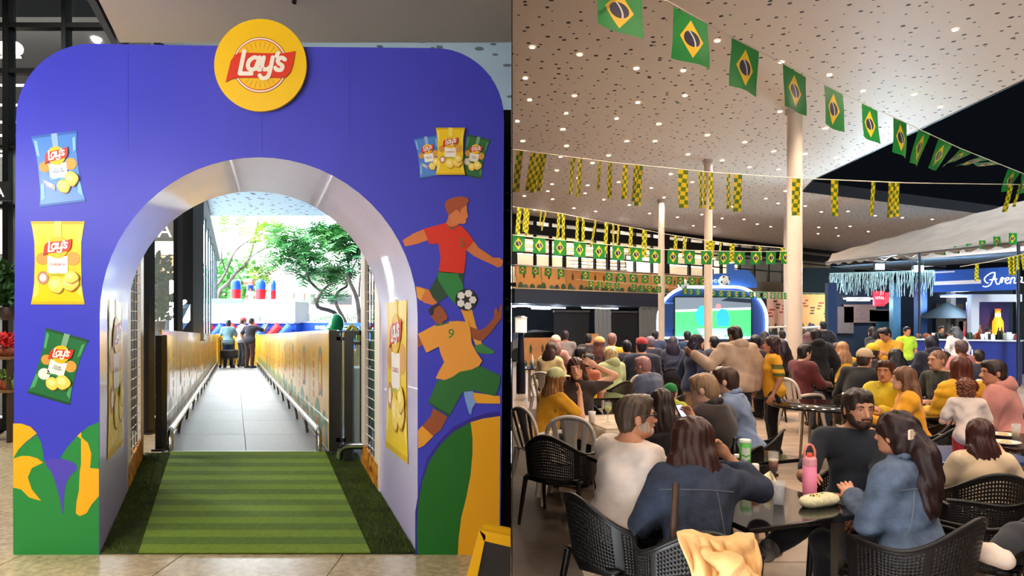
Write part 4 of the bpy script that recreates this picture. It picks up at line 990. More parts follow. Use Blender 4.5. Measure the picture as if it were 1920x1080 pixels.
string('sagging string of thin yellow streamers above the green flags at left', [(958, 387), (1050, 400), (1150, 420), (1260, 441), (1370, 457), (1482, 466)], [], [(974, 8, 50, -4), (985, 5, 44, -3), (990, 6, 50, -2), (1015, 3, 30, -2), (1024, 4, 36, -9), (1048, 6, 52, -3), (1056, 6, 50, 0), (1083, 5, 44, -2), (1094, 5, 46, -1), (1117, 4, 50, -8), (1137, 7, 58, -1), (1150, 4, 40, 0), (1160, 4, 44, -4), (1183, 7, 50, -2), (1209, 9, 52, -2), (1268, 6, 42, -3), (1284, 6, 40, -1), (1330, 12, 36, 0), (1338, 6, 34, -4), (1352, 4, 30, -5), (1373, 9, 34, -2), (1425, 5, 26, 0), (1468, 8, 24, -4)], None, None, lambda x: 17+(x-960)*.006)
string('string of small flags hanging in front of the orange balcony banners', [(958, 496), (1100, 508), (1240, 517), (1320, 520)], [980, 1004, 1028, 1052, 1098, 1142, 1164, 1187, 1210, 1232, 1254, 1276, 1298, 1318], [], lambda x: 13, lambda x: 15, lambda x: 24+(x-960)*.004)
string('string of tiny flags across the top of the screen arch', [(1080, 524), (1180, 532), (1280, 540), (1390, 546), (1480, 549), (1560, 550)], [1108, 1125, 1141, 1157, 1189, 1204, 1218, 1235, 1285, 1296, 1309, 1338, 1352, 1367, 1381, 1395, 1409, 1421, 1435, 1449, 1463, 1474, 1502, 1514, 1526, 1540], [], lambda x: 9.5, lambda x: 12, lambda x: 25+(x-1080)*.003)
string('string of flags hanging under the right end of the awning', [(1760, 468), (1817, 457), (1870, 443), (1920, 432)], [1768, 1794, 1817, 1842, 1869, 1899], [], lambda x: 8+(x-1760)*.055, lambda x: 11+(x-1760)*.07, lambda x: 21.5-(x-1760)*.02)
string('string of streamers hanging from the awning right corner', [(1800, 500), (1860, 490), (1925, 475)], [], [(1832, 7, 32, -2), (1893, 7, 34, 3), (1901, 6, 36, 3), (1909, 6, 28, 2), (1917, 6, 30, 2)], None, None, lambda x: 17.5-(x-1800)*.01)
# ------------------------------------------------------------------ chairs
BLK = M((26, 22, 21), .42, var=.1, scale=20)
def chair_shell(hole=True):
    def fn(u, v):
        ph = math.radians(-118+236*u); c = math.cos(ph); sn = math.sin(ph)
        x = .285*sn*(1+.06*abs(sn)); y = -.25*c if c > 0 else -.42*c
        zt = .645+.175*(.5+.5*math.cos(PI*min(abs(ph)/math.radians(78), 1)))
        z = .40+(zt-.40)*v
        y -= .075*max(c, 0)*v; x *= 1+.05*v
        return (x, y, z)
    b = MB().grid(fn, 139, 31, skip=(lambda i, j: hole and i % 2 == 1 and j % 2 == 1 and 2 < j < 29 and 5 < i < 134 and not (37 < i < 43 or 96 < i < 102)))
    return b.mesh('shell')
def black_chair_parts():
    P_ = []
    me = chair_shell(); P_.append(('backrest', me))
    rim = MB(); pts = []
    for k in range(41):
        u = k/40; ph = math.radians(-118+236*u); c = math.cos(ph); sn = math.sin(ph)
        zt = .645+.175*(.5+.5*math.cos(PI*min(abs(ph)/math.radians(78), 1)))
        pts.append((.285*sn*(1+.06*abs(sn))*1.05, (-.25*c if c > 0 else -.42*c)-.075*max(c, 0), zt))
    rim.tube(pts, .013, 6); P_.append(('top_rim', rim.mesh('rim')))
    seat = MB().grid(lambda u, v: ((u-.5)*.50, (v-.5)*.48+.02, .435-.018*math.sin(PI*u)*math.sin(PI*v)), 10, 10); P_.append(('seat', seat.mesh('seat')))
    ap = MB().tube([(-.25, .25, .41), (-.26, -.15, .40), (0, -.26, .40), (.26, -.15, .40), (.25, .25, .41)], .022, 6, closed=True); P_.append(('apron', ap.mesh('apron')))
    for (sx, sy) in ((-1, 1), (1, 1), (-1, -1), (1, -1)):
        P_.append(('leg', MB().tube([(sx*.255, .2*sy+.01, .42), (sx*.27, .225*sy, .22), (sx*.285, .27*sy, 0)], [.024, .02, .015], 8).mesh('leg')))
    for _, m in P_: m.materials.append(BLK)
    return [(n, baked(m, .009) if n in ('backrest', 'seat') else m) for n, m in P_]
BC = black_chair_parts()
def black_chair(label, x, y, th, group='black woven armchairs on the terrace', s=1.0):
    e = thing('rattan_armchair', label, 'chair', (x, y, RF), -math.radians(th), group)
    for n, me in BC:
        inst(n, me, e)
    e.scale = (s, s, s); return e
WHT = M((214, 206, 196), .38, var=.04)
def white_chair_parts():
    P_ = []
    arc = [(-.20, -.20, .43), (-.235, -.245, .62), (-.225, -.275, .76), (-.15, -.30, .86), (0, -.31, .895), (.15, -.30, .86), (.225, -.275, .76), (.235, -.245, .62), (.20, -.20, .43)]
    sp = smooth_pts(arc, 2, False)
    b = MB().tube(sp, .021, 8); P_.append(('back_frame', b.mesh('back_frame')))
    def slat(x0, x1, w0, w1, zt, yt):
        return MB().grid(lambda u, v: ((x0+(x1-x0)*v)+(u-.5)*(w0+(w1-w0)*v*v), -.20-.105*v+.0, .43+(zt-.43)*v), 4, 8).mesh('slat')
    P_ += [('slat', slat(0, 0, .11, .20, .885, 0)), ('slat', slat(-.11, -.155, .05, .06, .85, 0)), ('slat', slat(.11, .155, .05, .06, .85, 0))]
    P_.append(('seat', MB().grid(lambda u, v: ((u-.5)*(.44+.04*v), (v-.5)*.44, .43-.015*math.sin(PI*u)), 8, 8).mesh('seat')))
    for sx in (-1, 1):
        P_.append(('armrest', MB().tube(smooth_pts([(sx*.235, -.24, .62), (sx*.275, -.1, .645), (sx*.28, .12, .64), (sx*.265, .22, .60), (sx*.25, .23, .43)], 2, False), .024, 8).mesh('armrest')))
        for sy in (-1, 1):
            P_.append(('leg', MB().tube([(sx*.225, .2*sy, .43), (sx*.25, .23*sy, .2), (sx*.275, .27*sy, 0)], [.034, .03, .024], 6).mesh('leg')))
    for _, m in P_: m.materials.append(WHT)
    return [(n, baked(m, .012) if n in ('slat', 'seat') else m) for n, m in P_]
WC = white_chair_parts()
def white_chair(label, x, y, th, group='white plastic garden chairs on the terrace'):
    e = thing('plastic_chair', label, 'chair', (x, y, RF), -math.radians(th), group)
    for n, me in WC:
        inst(n, me, e)
    return e
# ------------------------------------------------------------------ tables
TOPB = M((20, 17, 17), .08, var=.15, scale=30, spec=.6); LEGM = M((196, 176, 156), .25, metal=.9)
def table(label, x, y, w, l, rz, mat=TOPB, cloth=None, legs='four', h=.75, legm=LEGM):
    e = thing('dining_table', label, 'table', (x, y, RF), rz)
    MB().box((0, 0, h-.015), (w, l, .03), bev=.005).build('tabletop', mat, e)
    if legs == 'four':
        for sx in (-1, 1):
            for sy in (-1, 1): MB().box((sx*(w/2-.11), sy*(l/2-.11), (h-.03)/2), (.05, .05, h-.03), bev=.004).build('leg', legm, e)
    else:
        MB().cone((0, 0, .02), (0, 0, h-.03), .035, n=12).build('pedestal', legm, e); MB().lathe([(.24, 0), (.24, .015), (.05, .035)], n=18).build('base', legm, e)
    if cloth:
        cm_ = MB(); q = .22
        def cf(u, v):
            px, py = (u-.5)*2, (v-.5)*2; ax, ay = w/2/(w/2+q), l/2/(l/2+q)
            X, Y = px*(w/2+.012), py*(l/2+.012); dr = 0
            if abs(px) > ax: X = math.copysign(w/2+.012, px); dr = max(dr, (abs(px)-ax)*(w/2+q))
            else: X = px/ax*(w/2)
            if abs(py) > ay: Y = math.copysign(l/2+.012, py); dr = max(dr, (abs(py)-ay)*(l/2+q))
            else: Y = py/ay*(l/2)
            wv = .02*math.sin((X+Y)*22)*dr/q
            return (X+(math.copysign(wv+.02*dr/q, px) if abs(px) > ax else 0), Y+(math.copysign(wv+.02*dr/q, py) if abs(py) > ay else 0), h+.004-dr)
        c_ = MB().grid(cf, 30, 30).build('tablecloth', cloth_mat(cloth, .8, .1), None)
        c_.location = e.location; c_.rotation_euler = e.rotation_euler; tag(c_, 'cloth draped over the '+label, 'tablecloth'); solidify(c_, .003)
    return e
def round_table(label, x, y, r, mat=TOPB, h=.75, nleg=1):
    e = thing('round_table', label, 'table', (x, y, RF))
    MB().lathe([(.001, h-.03), (r-.01, h-.03), (r, h-.022), (r, h-.006), (r-.006, h), (.001, h)], n=40).build('tabletop', mat, e)
    for k in range(4):
        a = k*PI/2+.6; MB().cone((r*.42*math.cos(a), r*.42*math.sin(a), h-.03), (r*.5*math.cos(a), r*.5*math.sin(a), 0), .018, .018, 8).build('leg', LEGM, e)
    return e
TA = math.atan2(.29, .763)
tq = Vector((1.207, 3.39, 0)); te = Vector((math.cos(TA), math.sin(TA), 0)); tn = Vector((-math.sin(TA), math.cos(TA), 0))
tw, tl_ = .816, 1.22
tcn = tq+te*tw/2+tn*tl_/2
table('glossy black foreground table with a pink tumbler and crochet pouch on it', tcn.x, tcn.y, tw, tl_, TA)
t2 = tq+te*(tw*.60)+tn*(tl_+.42)
table('second glossy black table just behind the foreground table', t2.x, t2.y, .8, .7, TA)
TZ = RF+.75
def on_table(px, py, d=None):     # point on a table top
    d = D(py, .75); return P(px, py, d)
# things on the near table
def vessel(name, label, cat, q, parts, group=None, rz=0):
    e = thing(name, label, cat, q, rz, group)
    for n, prof, m in parts: MB().lathe(prof, n=22).build(n, m, e)
    return e
q = on_table(1518, 935); q.z = TZ
e = vessel('drink_tumbler', 'tall pink insulated tumbler with a loop handle on the foreground table', 'bottle', q, [('body', [(.001, 0), (.037, 0), (.04, .01), (.04, .20), (.001, .20)], M((232, 130, 160), .4)), ('collar', [(.041, .2), (.041, .235), (.034, .25), (.001, .25)], M((226, 150, 160), .35)), ('spout', [(.001, .25), (.016, .25), (.016, .272), (.001, .275)], M((238, 96, 60), .35))])
MB().tube([(-.03, 0, .245), (-.031, 0, .285), (-.018, 0, .315), (.0, 0, .325), (.018, 0, .315), (.031, 0, .285), (.03, 0, .245)], .007, 8).build('loop_handle', M((240, 140, 120), .35), e)
q = on_table(1397, 893); q.z = TZ
e = vessel('chips_can', 'tall green chips can with a white lid on the foreground table', 'can', q, [('tube', [(.001, 0), (.038, 0), (.038, .235), (.001, .235)], M((72, 170, 58), .4)), ('lid', [(.0395, .232), (.0395, .25), (.034, .253), (.001, .253)], M((225, 230, 215), .4)), ('bottom_rim', [(.0392, 0), (.0392, .006)], M((180, 180, 180), .3, metal=.8))])
for z0_, z1_, c in ((.15, .2, (228, 232, 214)), (.115, .14, (214, 222, 200)), (.06, .09, (120, 200, 90)), (.02, .045, (230, 236, 220))):
    MB().grid(lambda u, v: (.0386*math.sin((u-.62)*1.6), -.0386*math.cos((u-.62)*1.6), z0_+(z1_-z0_)*v+.004*math.sin(u*9)), 10, 2).build('label_print', M(c, .5), e)
q = on_table(1416, 914); q.z = TZ
e = vessel('ketchup_bottle', 'red ketchup bottle with a white cap on the foreground table', 'bottle', q, [('body', [(.001, 0), (.03, 0), (.034, .02), (.032, .08), (.022, .115), (.001, .117)], M((150, 22, 20), .3)), ('cap', [(.024, .112), (.024, .148), (.018, .152), (.001, .152)], M((236, 226, 216), .4))])
MB().grid(lambda u, v: (.0345*math.sin((u-.2)*1.6), -.0345*math.cos((u-.2)*1.6), .02+.055*v), 8, 2).build('label_print', M((226, 214, 204), .5), e)
q = on_table(1378, 872); q.z = TZ
vessel('sauce_bottle', 'dark sauce bottle beside the green chips can', 'bottle', q, [('body', [(.001, 0), (.03, 0), (.03, .12), (.014, .16), (.014, .19), (.001, .19)], M((22, 14, 12), .25)), ('cap', [(.016, .185), (.016, .205), (.001, .206)], M((14, 14, 14), .4))])
q = on_table(1450, 884); q.z = TZ
e = vessel('beer_glass', 'half-full glass of amber beer on the foreground table', 'glass', q, [('glass', [(.001, 0), (.03, 0), (.037, .14), (.035, .14), (.028, .008), (.001, .008)], GLASS((230, 225, 215), .22)), ('beer', [(.001, .009), (.027, .009), (.032, .07), (.001, .07)], M((140, 56, 22), .2)), ('foam', [(.001, .07), (.032, .07), (.0335, .085), (.001, .086)], M((236, 210, 180), .7))])
q = on_table(1460, 948); q.z = TZ
e = vessel('drinking_glass', 'empty tall clear drinking glass near the table front edge', 'glass', q, [('glass', [(.001, 0), (.028, 0), (.036, .14), (.034, .14), (.026, .012), (.001, .012)], GLASS((226, 228, 230), .25)), ('water', [(.001, .013), (.025, .013), (.028, .045), (.001, .045)], GLASS((210, 215, 220), .3))])
q = on_table(1448, 925); q.z = TZ
e = thing('snack_bowl', 'cream paper snack cup tipped on its side between the glasses', 'bowl', q+Vector((0, .1, .05)))
bo_ = MB().lathe([(.03, -.05), (.05, .05), (.047, .05), (.028, -.045)], n=20).build('cup', M((226, 214, 170), .6, var=.3, scale=40), e); bo_.rotation_euler = (math.radians(62), 0, math.radians(62))
MB().lathe([(.001, .03), (.044, .03), (.046, .036), (.001, .04)], n=18).build('filling', M((120, 50, 24), .6, var=.3, scale=60), bo_)
v, qq = sdf_mesh('x', [ell((-.05, .0, .0), (.05, .04, .035), None, .03), ell((-.09, .02, -.01), (.04, .04, .03), None, .03)], .006, 0, (), curls(.005, 90)); inst('lettuce', np_mesh('lettuce', [(v, qq)]), e, mat=M((196, 206, 110), .6, var=.3, scale=40))
q = on_table(1536, 948); q.z = TZ+.032
e = thing('crochet_pouch', 'cream crochet pouch with a sunflower motif on the table corner', 'pouch', q, math.radians(24))
v, qq = sdf_mesh('x', [ell((0, 0, 0), (.135, .052, .032), None, .02), ell((.06, 0, 0), (.075, .055, .03), None, .03), ell((-.06, 0, 0), (.07, .05, .03), None, .03)], .005, 0, (), lambda X, Y, Z: .0022*np.sin(X*260)*np.sin(Y*260+Z*200)); pm_ = inst('body', np_mesh('pouch', [(v, qq)]), e, mat=M((222, 212, 168), .9, var=.15, scale=60))
def pz(x, y): return .033*math.sqrt(max(0, 1-(x/.135)**2-(y/.056)**2))+.004
def motif(name, cx, cy_, rx, ry, c, lift=.0, wob=0):
    pts = [(cx, cy_, pz(cx, cy_)+lift)]+[(cx+rx*(1+wob*math.sin(9*t))*math.cos(t), cy_+ry*(1+wob*math.sin(9*t))*math.sin(t), pz(cx+rx*math.cos(t), cy_+ry*math.sin(t))+lift) for t in np.linspace(0, 2*PI, 28, endpoint=False)]
    MB().add(pts, [(0, 1+k, 1+(k+1) % 28) for k in range(28)], 0, True).build(name, M(c, .9), e)
motif('leaf_ring', -.065, -.012, .042, .032, (70, 110, 40), .0015, .15); motif('petal_ring', -.07, -.012, .033, .026, (236, 204, 60), .003, .12); motif('flower_centre', -.07, -.012, .016, .014, (90, 44, 20), .0045)
motif('leaf_mark', .02, .0, .022, .008, (96, 130, 50), .0015); motif('leaf_mark', .055, .008, .02, .006, (60, 110, 50), .0015)
e = thing('charging_cable', 'white charging cable with plug beside the dark sauce bottle', 'cable', on_table(1384, 880))
e.location.z = TZ
MB().tube(smooth_pts([(0, 0, .085), (.02, -.02, .07), (.03, -.04, .03), (.0, -.08, .004), (-.03, -.12, .004)], 2, False), .003, 6).build('cord', M((230, 226, 220), .5), e); MB().box((-.01, .0, .095), (.04, .03, .03), bev=.006).build('plug', M((236, 232, 226), .5), e)
# ------------------------------------------------------------------ people in the foreground
def seat(px, d): return ((px-960)*d/F, d)
JEAN = (62, 84, 120)
def sitter(label, px, d, th, chair='black', chlabel=None, **kw):
    p = seat(px, d); o = person(label, p, th, 'sit', **kw)
    fx, fy = math.sin(math.radians(th)), math.cos(math.radians(th))
    if chair:
        (black_chair if chair == 'black' else white_chair)(chlabel or ('black armchair under the '+' '.join(label.split()[:10]) if chair == 'black' else 'white plastic chair under the '+' '.join(label.split()[:10])), p[0]+.06*fx*0-.0, p[1], th)
    return o
sitter('grey-haired man with glasses in a white shirt beside the foreground table', 1160, 3.95, 62, res='near', s=1.05, girth=1.22, lean=10, head=(22, -2, 0), top='tee', topc=(226, 208, 196), hairc=(72, 56, 44), hair='short', skin='tan', beard=(178, 160, 146), glasses=True, faceon=True, infl=.022, Rh=(.2, .42, .76), Lh=(-.15, .42, .77), botc=(26, 26, 32),
       chlabel='black woven armchair holding the man in the white shirt')
sitter('woman with long dark hair in a denim jacket, back to camera, elbow raised', 1308, 3.42, 8, res='near', s=1.0, hairw=1.22, lean=20, female=True, girth=1.06, denim=True, head=(6, 8, 0), hair='long', hairlen=.36, hairc=(52, 24, 18), top='jacket', topc=(42, 50, 68), skin='tan', Rh=(.20, .30, 1.06), Lh=(-.16, .40, .77), curl=1.0, botc=(22, 24, 32),
       chlabel='nearest black woven armchair with a cream jacket over its back')
sitter('woman with wavy dark ponytail and hair clip in a light denim jacket', 1712, 3.6, -30, res='near', s=1.0, lean=6, female=True, denim=True, head=(2, 2, 0), hair='pony', hairlen=.46, hairc=(40, 20, 18), top='jacket', topc=(86, 100, 122), skin='tan', Lh=(-.05, .32, .795), Rh=(.12, .3, .76), curl=.25, botc=(16, 16, 20),
       chlabel='black armchair at front right of the foreground table')
sitter('bearded man in a black t-shirt facing the camera with crossed legs', 1606, 4.45, 208, res='near', s=1.05, lean=8, girth=1.04, head=(-28, 2, 0), hair='short', hairc=(50, 36, 29), top='tee', topc=(34, 38, 46), skin='tan', beard=(62, 42, 33), faceon=True, Rh=(.24, .46, .80), Lh=(-.02, .44, .62), Rk=(.16, .46, .62), Rf=(.42, .62, .42), Lk=(-.16, .42, .53), shoec=(120, 108, 100), botc=(18, 17, 20), curl=.9,
       chlabel='black armchair behind the bearded man in black')
sitter('older man with short grey-brown hair in a dark brown jacket holding a phone', 1352, 5.5, -44, res='near', s=1.06, lean=9, girth=1.2, head=(-10, 14, 0), hair='short', hairc=(150, 118, 88), top='jacket', topc=(48, 36, 32), skin='fair', faceon=True, Rh=(.04, .36, .92), Lh=(-.10, .36, .92), curl=1.0, botc=(20, 20, 22))
sitter('man with short brown hair in a pale blue-grey jacket leaning forward', 1400, 6.25, -62, res='near', s=1.07, lean=15, girth=1.08, head=(4, 6, 0), hair='short', hairc=(70, 44, 34), top='jacket', topc=(122, 138, 168), skin='fair', faceon=True, botc=(30, 34, 44), Lh=(-.15, .42, .78), Rh=(.12, .42, .78))
sitter('dark-haired woman in black behind the man in white, hand raised', 1240, 5.1, 14, res='near', s=.98, lean=6, female=True, girth=1.1, head=(6, 4, 0), hair='long', hairlen=.30, hairc=(46, 30, 26), top='long', topc=(28, 24, 24), skin='tan', Rh=(.25, .30, 1.03), curl=1.0, botc=(18, 18, 20))
sitter('woman in a yellow shirt and white-green cap at left, long fair hair', 1020, 7.3, 58, 'white', res='near', s=1.0, lean=14, female=True, head=(-8, -4, 8), hair='long', hairlen=.42, hairc=(150, 104, 62), hat=(206, 206, 150), top='tee', topc=(226, 164, 30), skin='fair', faceon=True, botc=(40, 40, 46), Rh=(.2, .34, 1.0), Lh=(-.16, .4, .76), chlabel='white plastic chair under the woman in the yellow shirt')
sitter('smiling brown-haired woman facing the camera behind the yellow-shirted woman', 1086, 7.9, 196, res='near', s=1.06, lean=4, female=True, head=(-6, 0, 10), hair='long', hairlen=.28, hairc=(74, 44, 34), top='tee', topc=(56, 46, 44), skin='fair', faceon=True, Lh=(-.19, .02, 1.22), botc=(24, 26, 34))
def stander(label, px, d, th, **kw):
    return person(label, seat(px, d), th, 'stand', **kw)
def jersey_mat():
    m = bpy.data.materials.new('jersey'); m.use_nodes = True; nt = m.node_tree; b = nt.nodes['Principled BSDF']; L = nt.links
    tc = nt.nodes.new('ShaderNodeTexCoord'); sp = nt.nodes.new('ShaderNodeSeparateXYZ'); L.new(tc.outputs['Object'], sp.inputs[0])
    def mt(op, a, v):
        n = nt.nodes.new('ShaderNodeMath'); n.operation = op; L.new(a, n.inputs[0])
        if isinstance(v, float): n.inputs[1].default_value = v
        else: L.new(v, n.inputs[1])
        return n.outputs[0]
    ax = nt.nodes.new('ShaderNodeMath'); ax.operation = 'ABSOLUTE'; L.new(sp.outputs[0], ax.inputs[0])
    arm = mt('GREATER_THAN', ax.outputs[0], .19)
    s1 = mt('MULTIPLY', mt('GREATER_THAN', sp.outputs[2], 1.175), mt('LESS_THAN', sp.outputs[2], 1.235))
    s2 = mt('MULTIPLY', mt('GREATER_THAN', sp.outputs[2], 1.08), mt('LESS_THAN', sp.outputs[2], 1.125))
    f = mt('MULTIPLY', arm, mt('ADD', s1, s2))
    mx = nt.nodes.new('ShaderNodeMix'); mx.data_type = 'RGBA'; L.new(f, mx.inputs[0]); mx.inputs[6].default_value = lin((232, 166, 32)); mx.inputs[7].default_value = lin((92, 96, 36)); L.new(mx.outputs[2], b.inputs[0]); b.inputs['Roughness'].default_value = .8
    return m
w10 = stander('woman standing in a yellow and green football jersey and black trousers', 1450, 9.2, -78, res='near', s=.95, lean=0, female=True, head=(0, -4, 0), hair='long', hairlen=.26, hairc=(56, 34, 42), top='tee', topc=(232, 166, 32), skin='tan', faceon=True, botc=(14, 14, 18), infl=.02, Rh=(.27, .0, .84), jersey=jersey_mat())
stander('tall man in a beige hooded sweater seen from behind, one arm out', 1385, 9.3, -12, res='near', s=1.04, lean=3, girth=1.1, head=(-6, 14, 0), hair='short', hairc=(40, 30, 28), top='hoodie', topc=(188, 160, 138), skin='mid', Lh=(-.56, .18, 1.30), Rh=(.27, .02, .86), botc=(40, 40, 46), infl=.04)
stander('dark-haired woman in a blue jacket and beige trousers beside the beige hooded man', 1300, 9.9, 72, res='near', s=.96, lean=4, female=True, head=(4, 0, 0), hair='long', hairlen=.22, hairc=(44, 34, 52), top='jacket', topc=(48, 62, 96), skin='fair', faceon=True, botc=(190, 160, 128), girth=1.08)
stander('person in black hooded top seen from behind beside the thick column', 1532, 11.6, 4, res='mid', s=1.0, lean=2, girth=1.06, head=(0, 8, 0), hair='short', hairc=(34, 28, 34), top='hoodie', topc=(22, 21, 24), skin='brown', botc=(20, 20, 26), infl=.035)
sitter('man in a bright yellow jacket with a green sleeve at the round table', 1672, 7.6, -118, res='near', s=1.06, lean=10, head=(-18, 0, 0), hair='short', hairc=(74, 44, 28), top='jacket', topc=(234, 206, 46), skin='tan', faceon=True, Lh=(-.16, .42, .80), Rh=(.12, .44, .80), botc=(26, 26, 30))
sitter('woman with long fair hair in a golden yellow sweater', 1716, 7.0, -62, res='near', s=1.02, lean=8, female=True, head=(-6, 0, 0), hair='long', hairlen=.34, hairc=(112, 76, 54), top='long', topc=(236, 160, 24), skin='fair', botc=(40, 36, 38), Lh=(-.15, .40, .76), Rh=(.10, .42, .76))
sitter('woman in yellow with very long auburn hair down her back', 1808, 7.5, 4, res='near', s=1.08, lean=4, female=True, head=(0, 0, 0), hair='long', hairlen=.52, hairc=(92, 44, 34), top='long', topc=(230, 172, 30), skin='fair', botc=(30, 28, 30))
sitter('bald man in a dark green t-shirt facing left behind the auburn-haired woman', 1772, 8.9, -100, 'white', res='near', s=1.1, lean=8, girth=1.1, head=(0, 2, 0), hair='buzz', hairc=(120, 84, 64), top='tee', topc=(44, 46, 40), skin='tan', faceon=True, botc=(30, 30, 34))
sitter('man in a dusty pink hooded sweater at the right edge', 1892, 7.0, -46, res='near', s=1.08, lean=10, girth=1.1, head=(-32, 2, 0), hair='short', hairc=(44, 26, 22), top='hoodie', topc=(196, 128, 118), skin='tan', faceon=True, botc=(34, 32, 34), infl=.036)
person('curly-haired child in a white t-shirt and red shorts leaning on the table', seat(1816, 5.35), 24, 'stand', s=.60, lean=18, girth=.9, Lh=(-.2, .4, 1.05), Rh=(.2, .4, 1.05), head=(0, 0, 0), hair='curly', hairc=(112, 60, 38), top='tee', topc=(222, 200, 186), botc=(190, 40, 48), skin='fair', res='near', lift=.34)
sitter('girl with long straight brown hair in a cream t-shirt, back to camera', 1848, 4.6, 18, res='near', s=.86, lean=10, female=True, head=(0, 6, 0), hair='long', hairlen=.40, hairc=(64, 30, 24), top='tee', topc=(226, 196, 158), skin='fair', botc=(140, 34, 44), Rh=(.24, .34, .95), Lh=(-.15, .40, .80), chlabel='black armchair under the girl in the cream t-shirt')
# chairs and tables without sitters in the foreground
black_chair('empty black woven armchair in front of the white plastic chairs at left', .44, 6.05, 28)
white_chair('empty white plastic chair behind the black armchair at left', .62, 6.75, 12)
black_chair('large black armchair at right edge in front of the girl', 2.80, 4.0, -50)
black_chair('empty black armchair left of the curly-haired child', 3.45, 5.7, 200)
black_chair('black armchair behind the woman with the wavy ponytail', 2.45, 4.35, 170)
black_chair('empty black armchair facing the round table at centre right', 4.0, 6.5, -30)
white_chair('white plastic chair left of the bald man', 5.55, 9.4, 150)
white_chair('white plastic chair against the blue bar counter', 9.8, 14.6, 20)
white_chair('white plastic chair beside the dark hooded person by the bar', 8.6, 14.0, 60)
round_table('round glossy black table in the middle of the terrace', 3.98, 8.55, .62)
table('dark table with a blue top in front of the curly-haired child', 3.62, 5.35, .8, .7, .1, M((40, 66, 120), .25))
table('dark table with plates at the right edge', 4.5, 6.0, .8, .8, .2, M((52, 32, 26), .2))
table('small black table beside the bearded man', 1.9, 5.3, .5, .5, TA, legs='ped')
table('long dark table behind the pink hooded man', 5.1, 7.75, 1.7, .7, .05)
table('white-clothed table with jackets and glasses left of centre', 1.27, 7.15, .95, .95, .25, M((180, 160, 140), .6), cloth=(216, 196, 172))
table('dark table of the man in the brown jacket', 1.35, 6.0, .6, .7, .3)
# small goods on mid tables
goods = [(1140, 7.0, 'wine', 'stemmed glass of white wine on the white cloth'), (1110, 6.95, 'cup', 'small white cup at the edge of the white-clothed table'), (1175, 7.3, 'glass', 'clear tumbler on the white-clothed table'), (1262, 6.0, 'glass', 'clear beer glass in front of the brown-jacketed man'), (1588, 8.4, 'glass', 'clear glass on the round black table'), (1585, 8.8, 'cup', 'white cup on the far side of the round black table'), (1800, 7.8, 'glass', 'glass on the long dark table by the auburn-haired woman'), (1815, 7.9, 'bottle', 'green bottle behind the auburn-haired woman'), (1905, 5.9, 'glass', 'tall clear glass on the table at the right edge'), (1880, 6.15, 'plate', 'white plate with food on the table at the right edge'), (1885, 5.75, 'plate', 'white bowl plate nearest on the table at the right edge'), (1770, 7.7, 'cup', 'white cup on the long dark table by the auburn-haired woman')]
for (px, d, k, lab) in goods:
    q = G(px, d); e = thing({'wine': 'wine_glass', 'cup': 'cup', 'glass': 'drinking_glass', 'bottle': 'bottle', 'plate': 'plate'}[k], lab, {'wine': 'glass', 'cup': 'cup', 'glass': 'glass', 'bottle': 'bottle', 'plate': 'plate'}[k], (q.x, q.y, RF+.755))
    if k == 'wine':
        MB().lathe([(.001, 0), (.035, 0), (.004, .01), (.004, .09), (.035, .13), (.04, .17), (.034, .21), (.032, .21), (.037, .17), (.001, .10)], n=18).build('glass', GLASS((220, 230, 225), .28), e); MB().lathe([(.001, .102), (.034, .135), (.037, .165), (.001, .165)], n=16).build('wine', M((190, 190, 70), .2), e)
    elif k == 'cup': MB().lathe(cup_prof, n=16).build('cup', M((232, 226, 218), .4), e)
    elif k == 'glass':
        MB().lathe([(.001, 0), (.03, 0), (.036, .15), (.034, .15), (.028, .008), (.001, .008)], n=16).build('glass', GLASS((220, 226, 226), .3), e); MB().lathe([(.001, .01), (.027, .01), (.030, .08), (.001, .08)], n=14).build('drink', M((206, 160, 70), .2), e)
    elif k == 'bottle': MB().lathe(bot_prof, n=16).build('glass', M((120, 130, 40), .2), e); MB().lathe([(.038, .05), (.038, .12)], n=16).build('label_print', M((225, 215, 180), .5), e)
    else: MB().lathe([(.001, 0), (.07, 0), (.115, .018), (.113, .022), (.07, .006), (.001, .006)], n=24).build('dish', M((232, 224, 214), .3), e); MB().lathe([(.05, .006), (.03, .03), (.001, .035)], n=12).build('food', M((206, 170, 120), .7, var=.4, scale=60), e)
# phone in the older man's hands
q = Vector((1.46, 5.74, .68)); e = thing('mobile_phone', 'lit mobile phone held by the older man in brown', 'phone', q, .6)
MB().box((0, 0, 0), (.075, .009, .15), bev=.004, R=Matrix.Rotation(-.6, 3, 'X')).build('case', M((20, 20, 24), .3), e); MB().box((0, -.006, .0), (.068, .002, .14), R=Matrix.Rotation(-.6, 3, 'X')).build('screen', M((190, 200, 255), .3, em=.8), e)
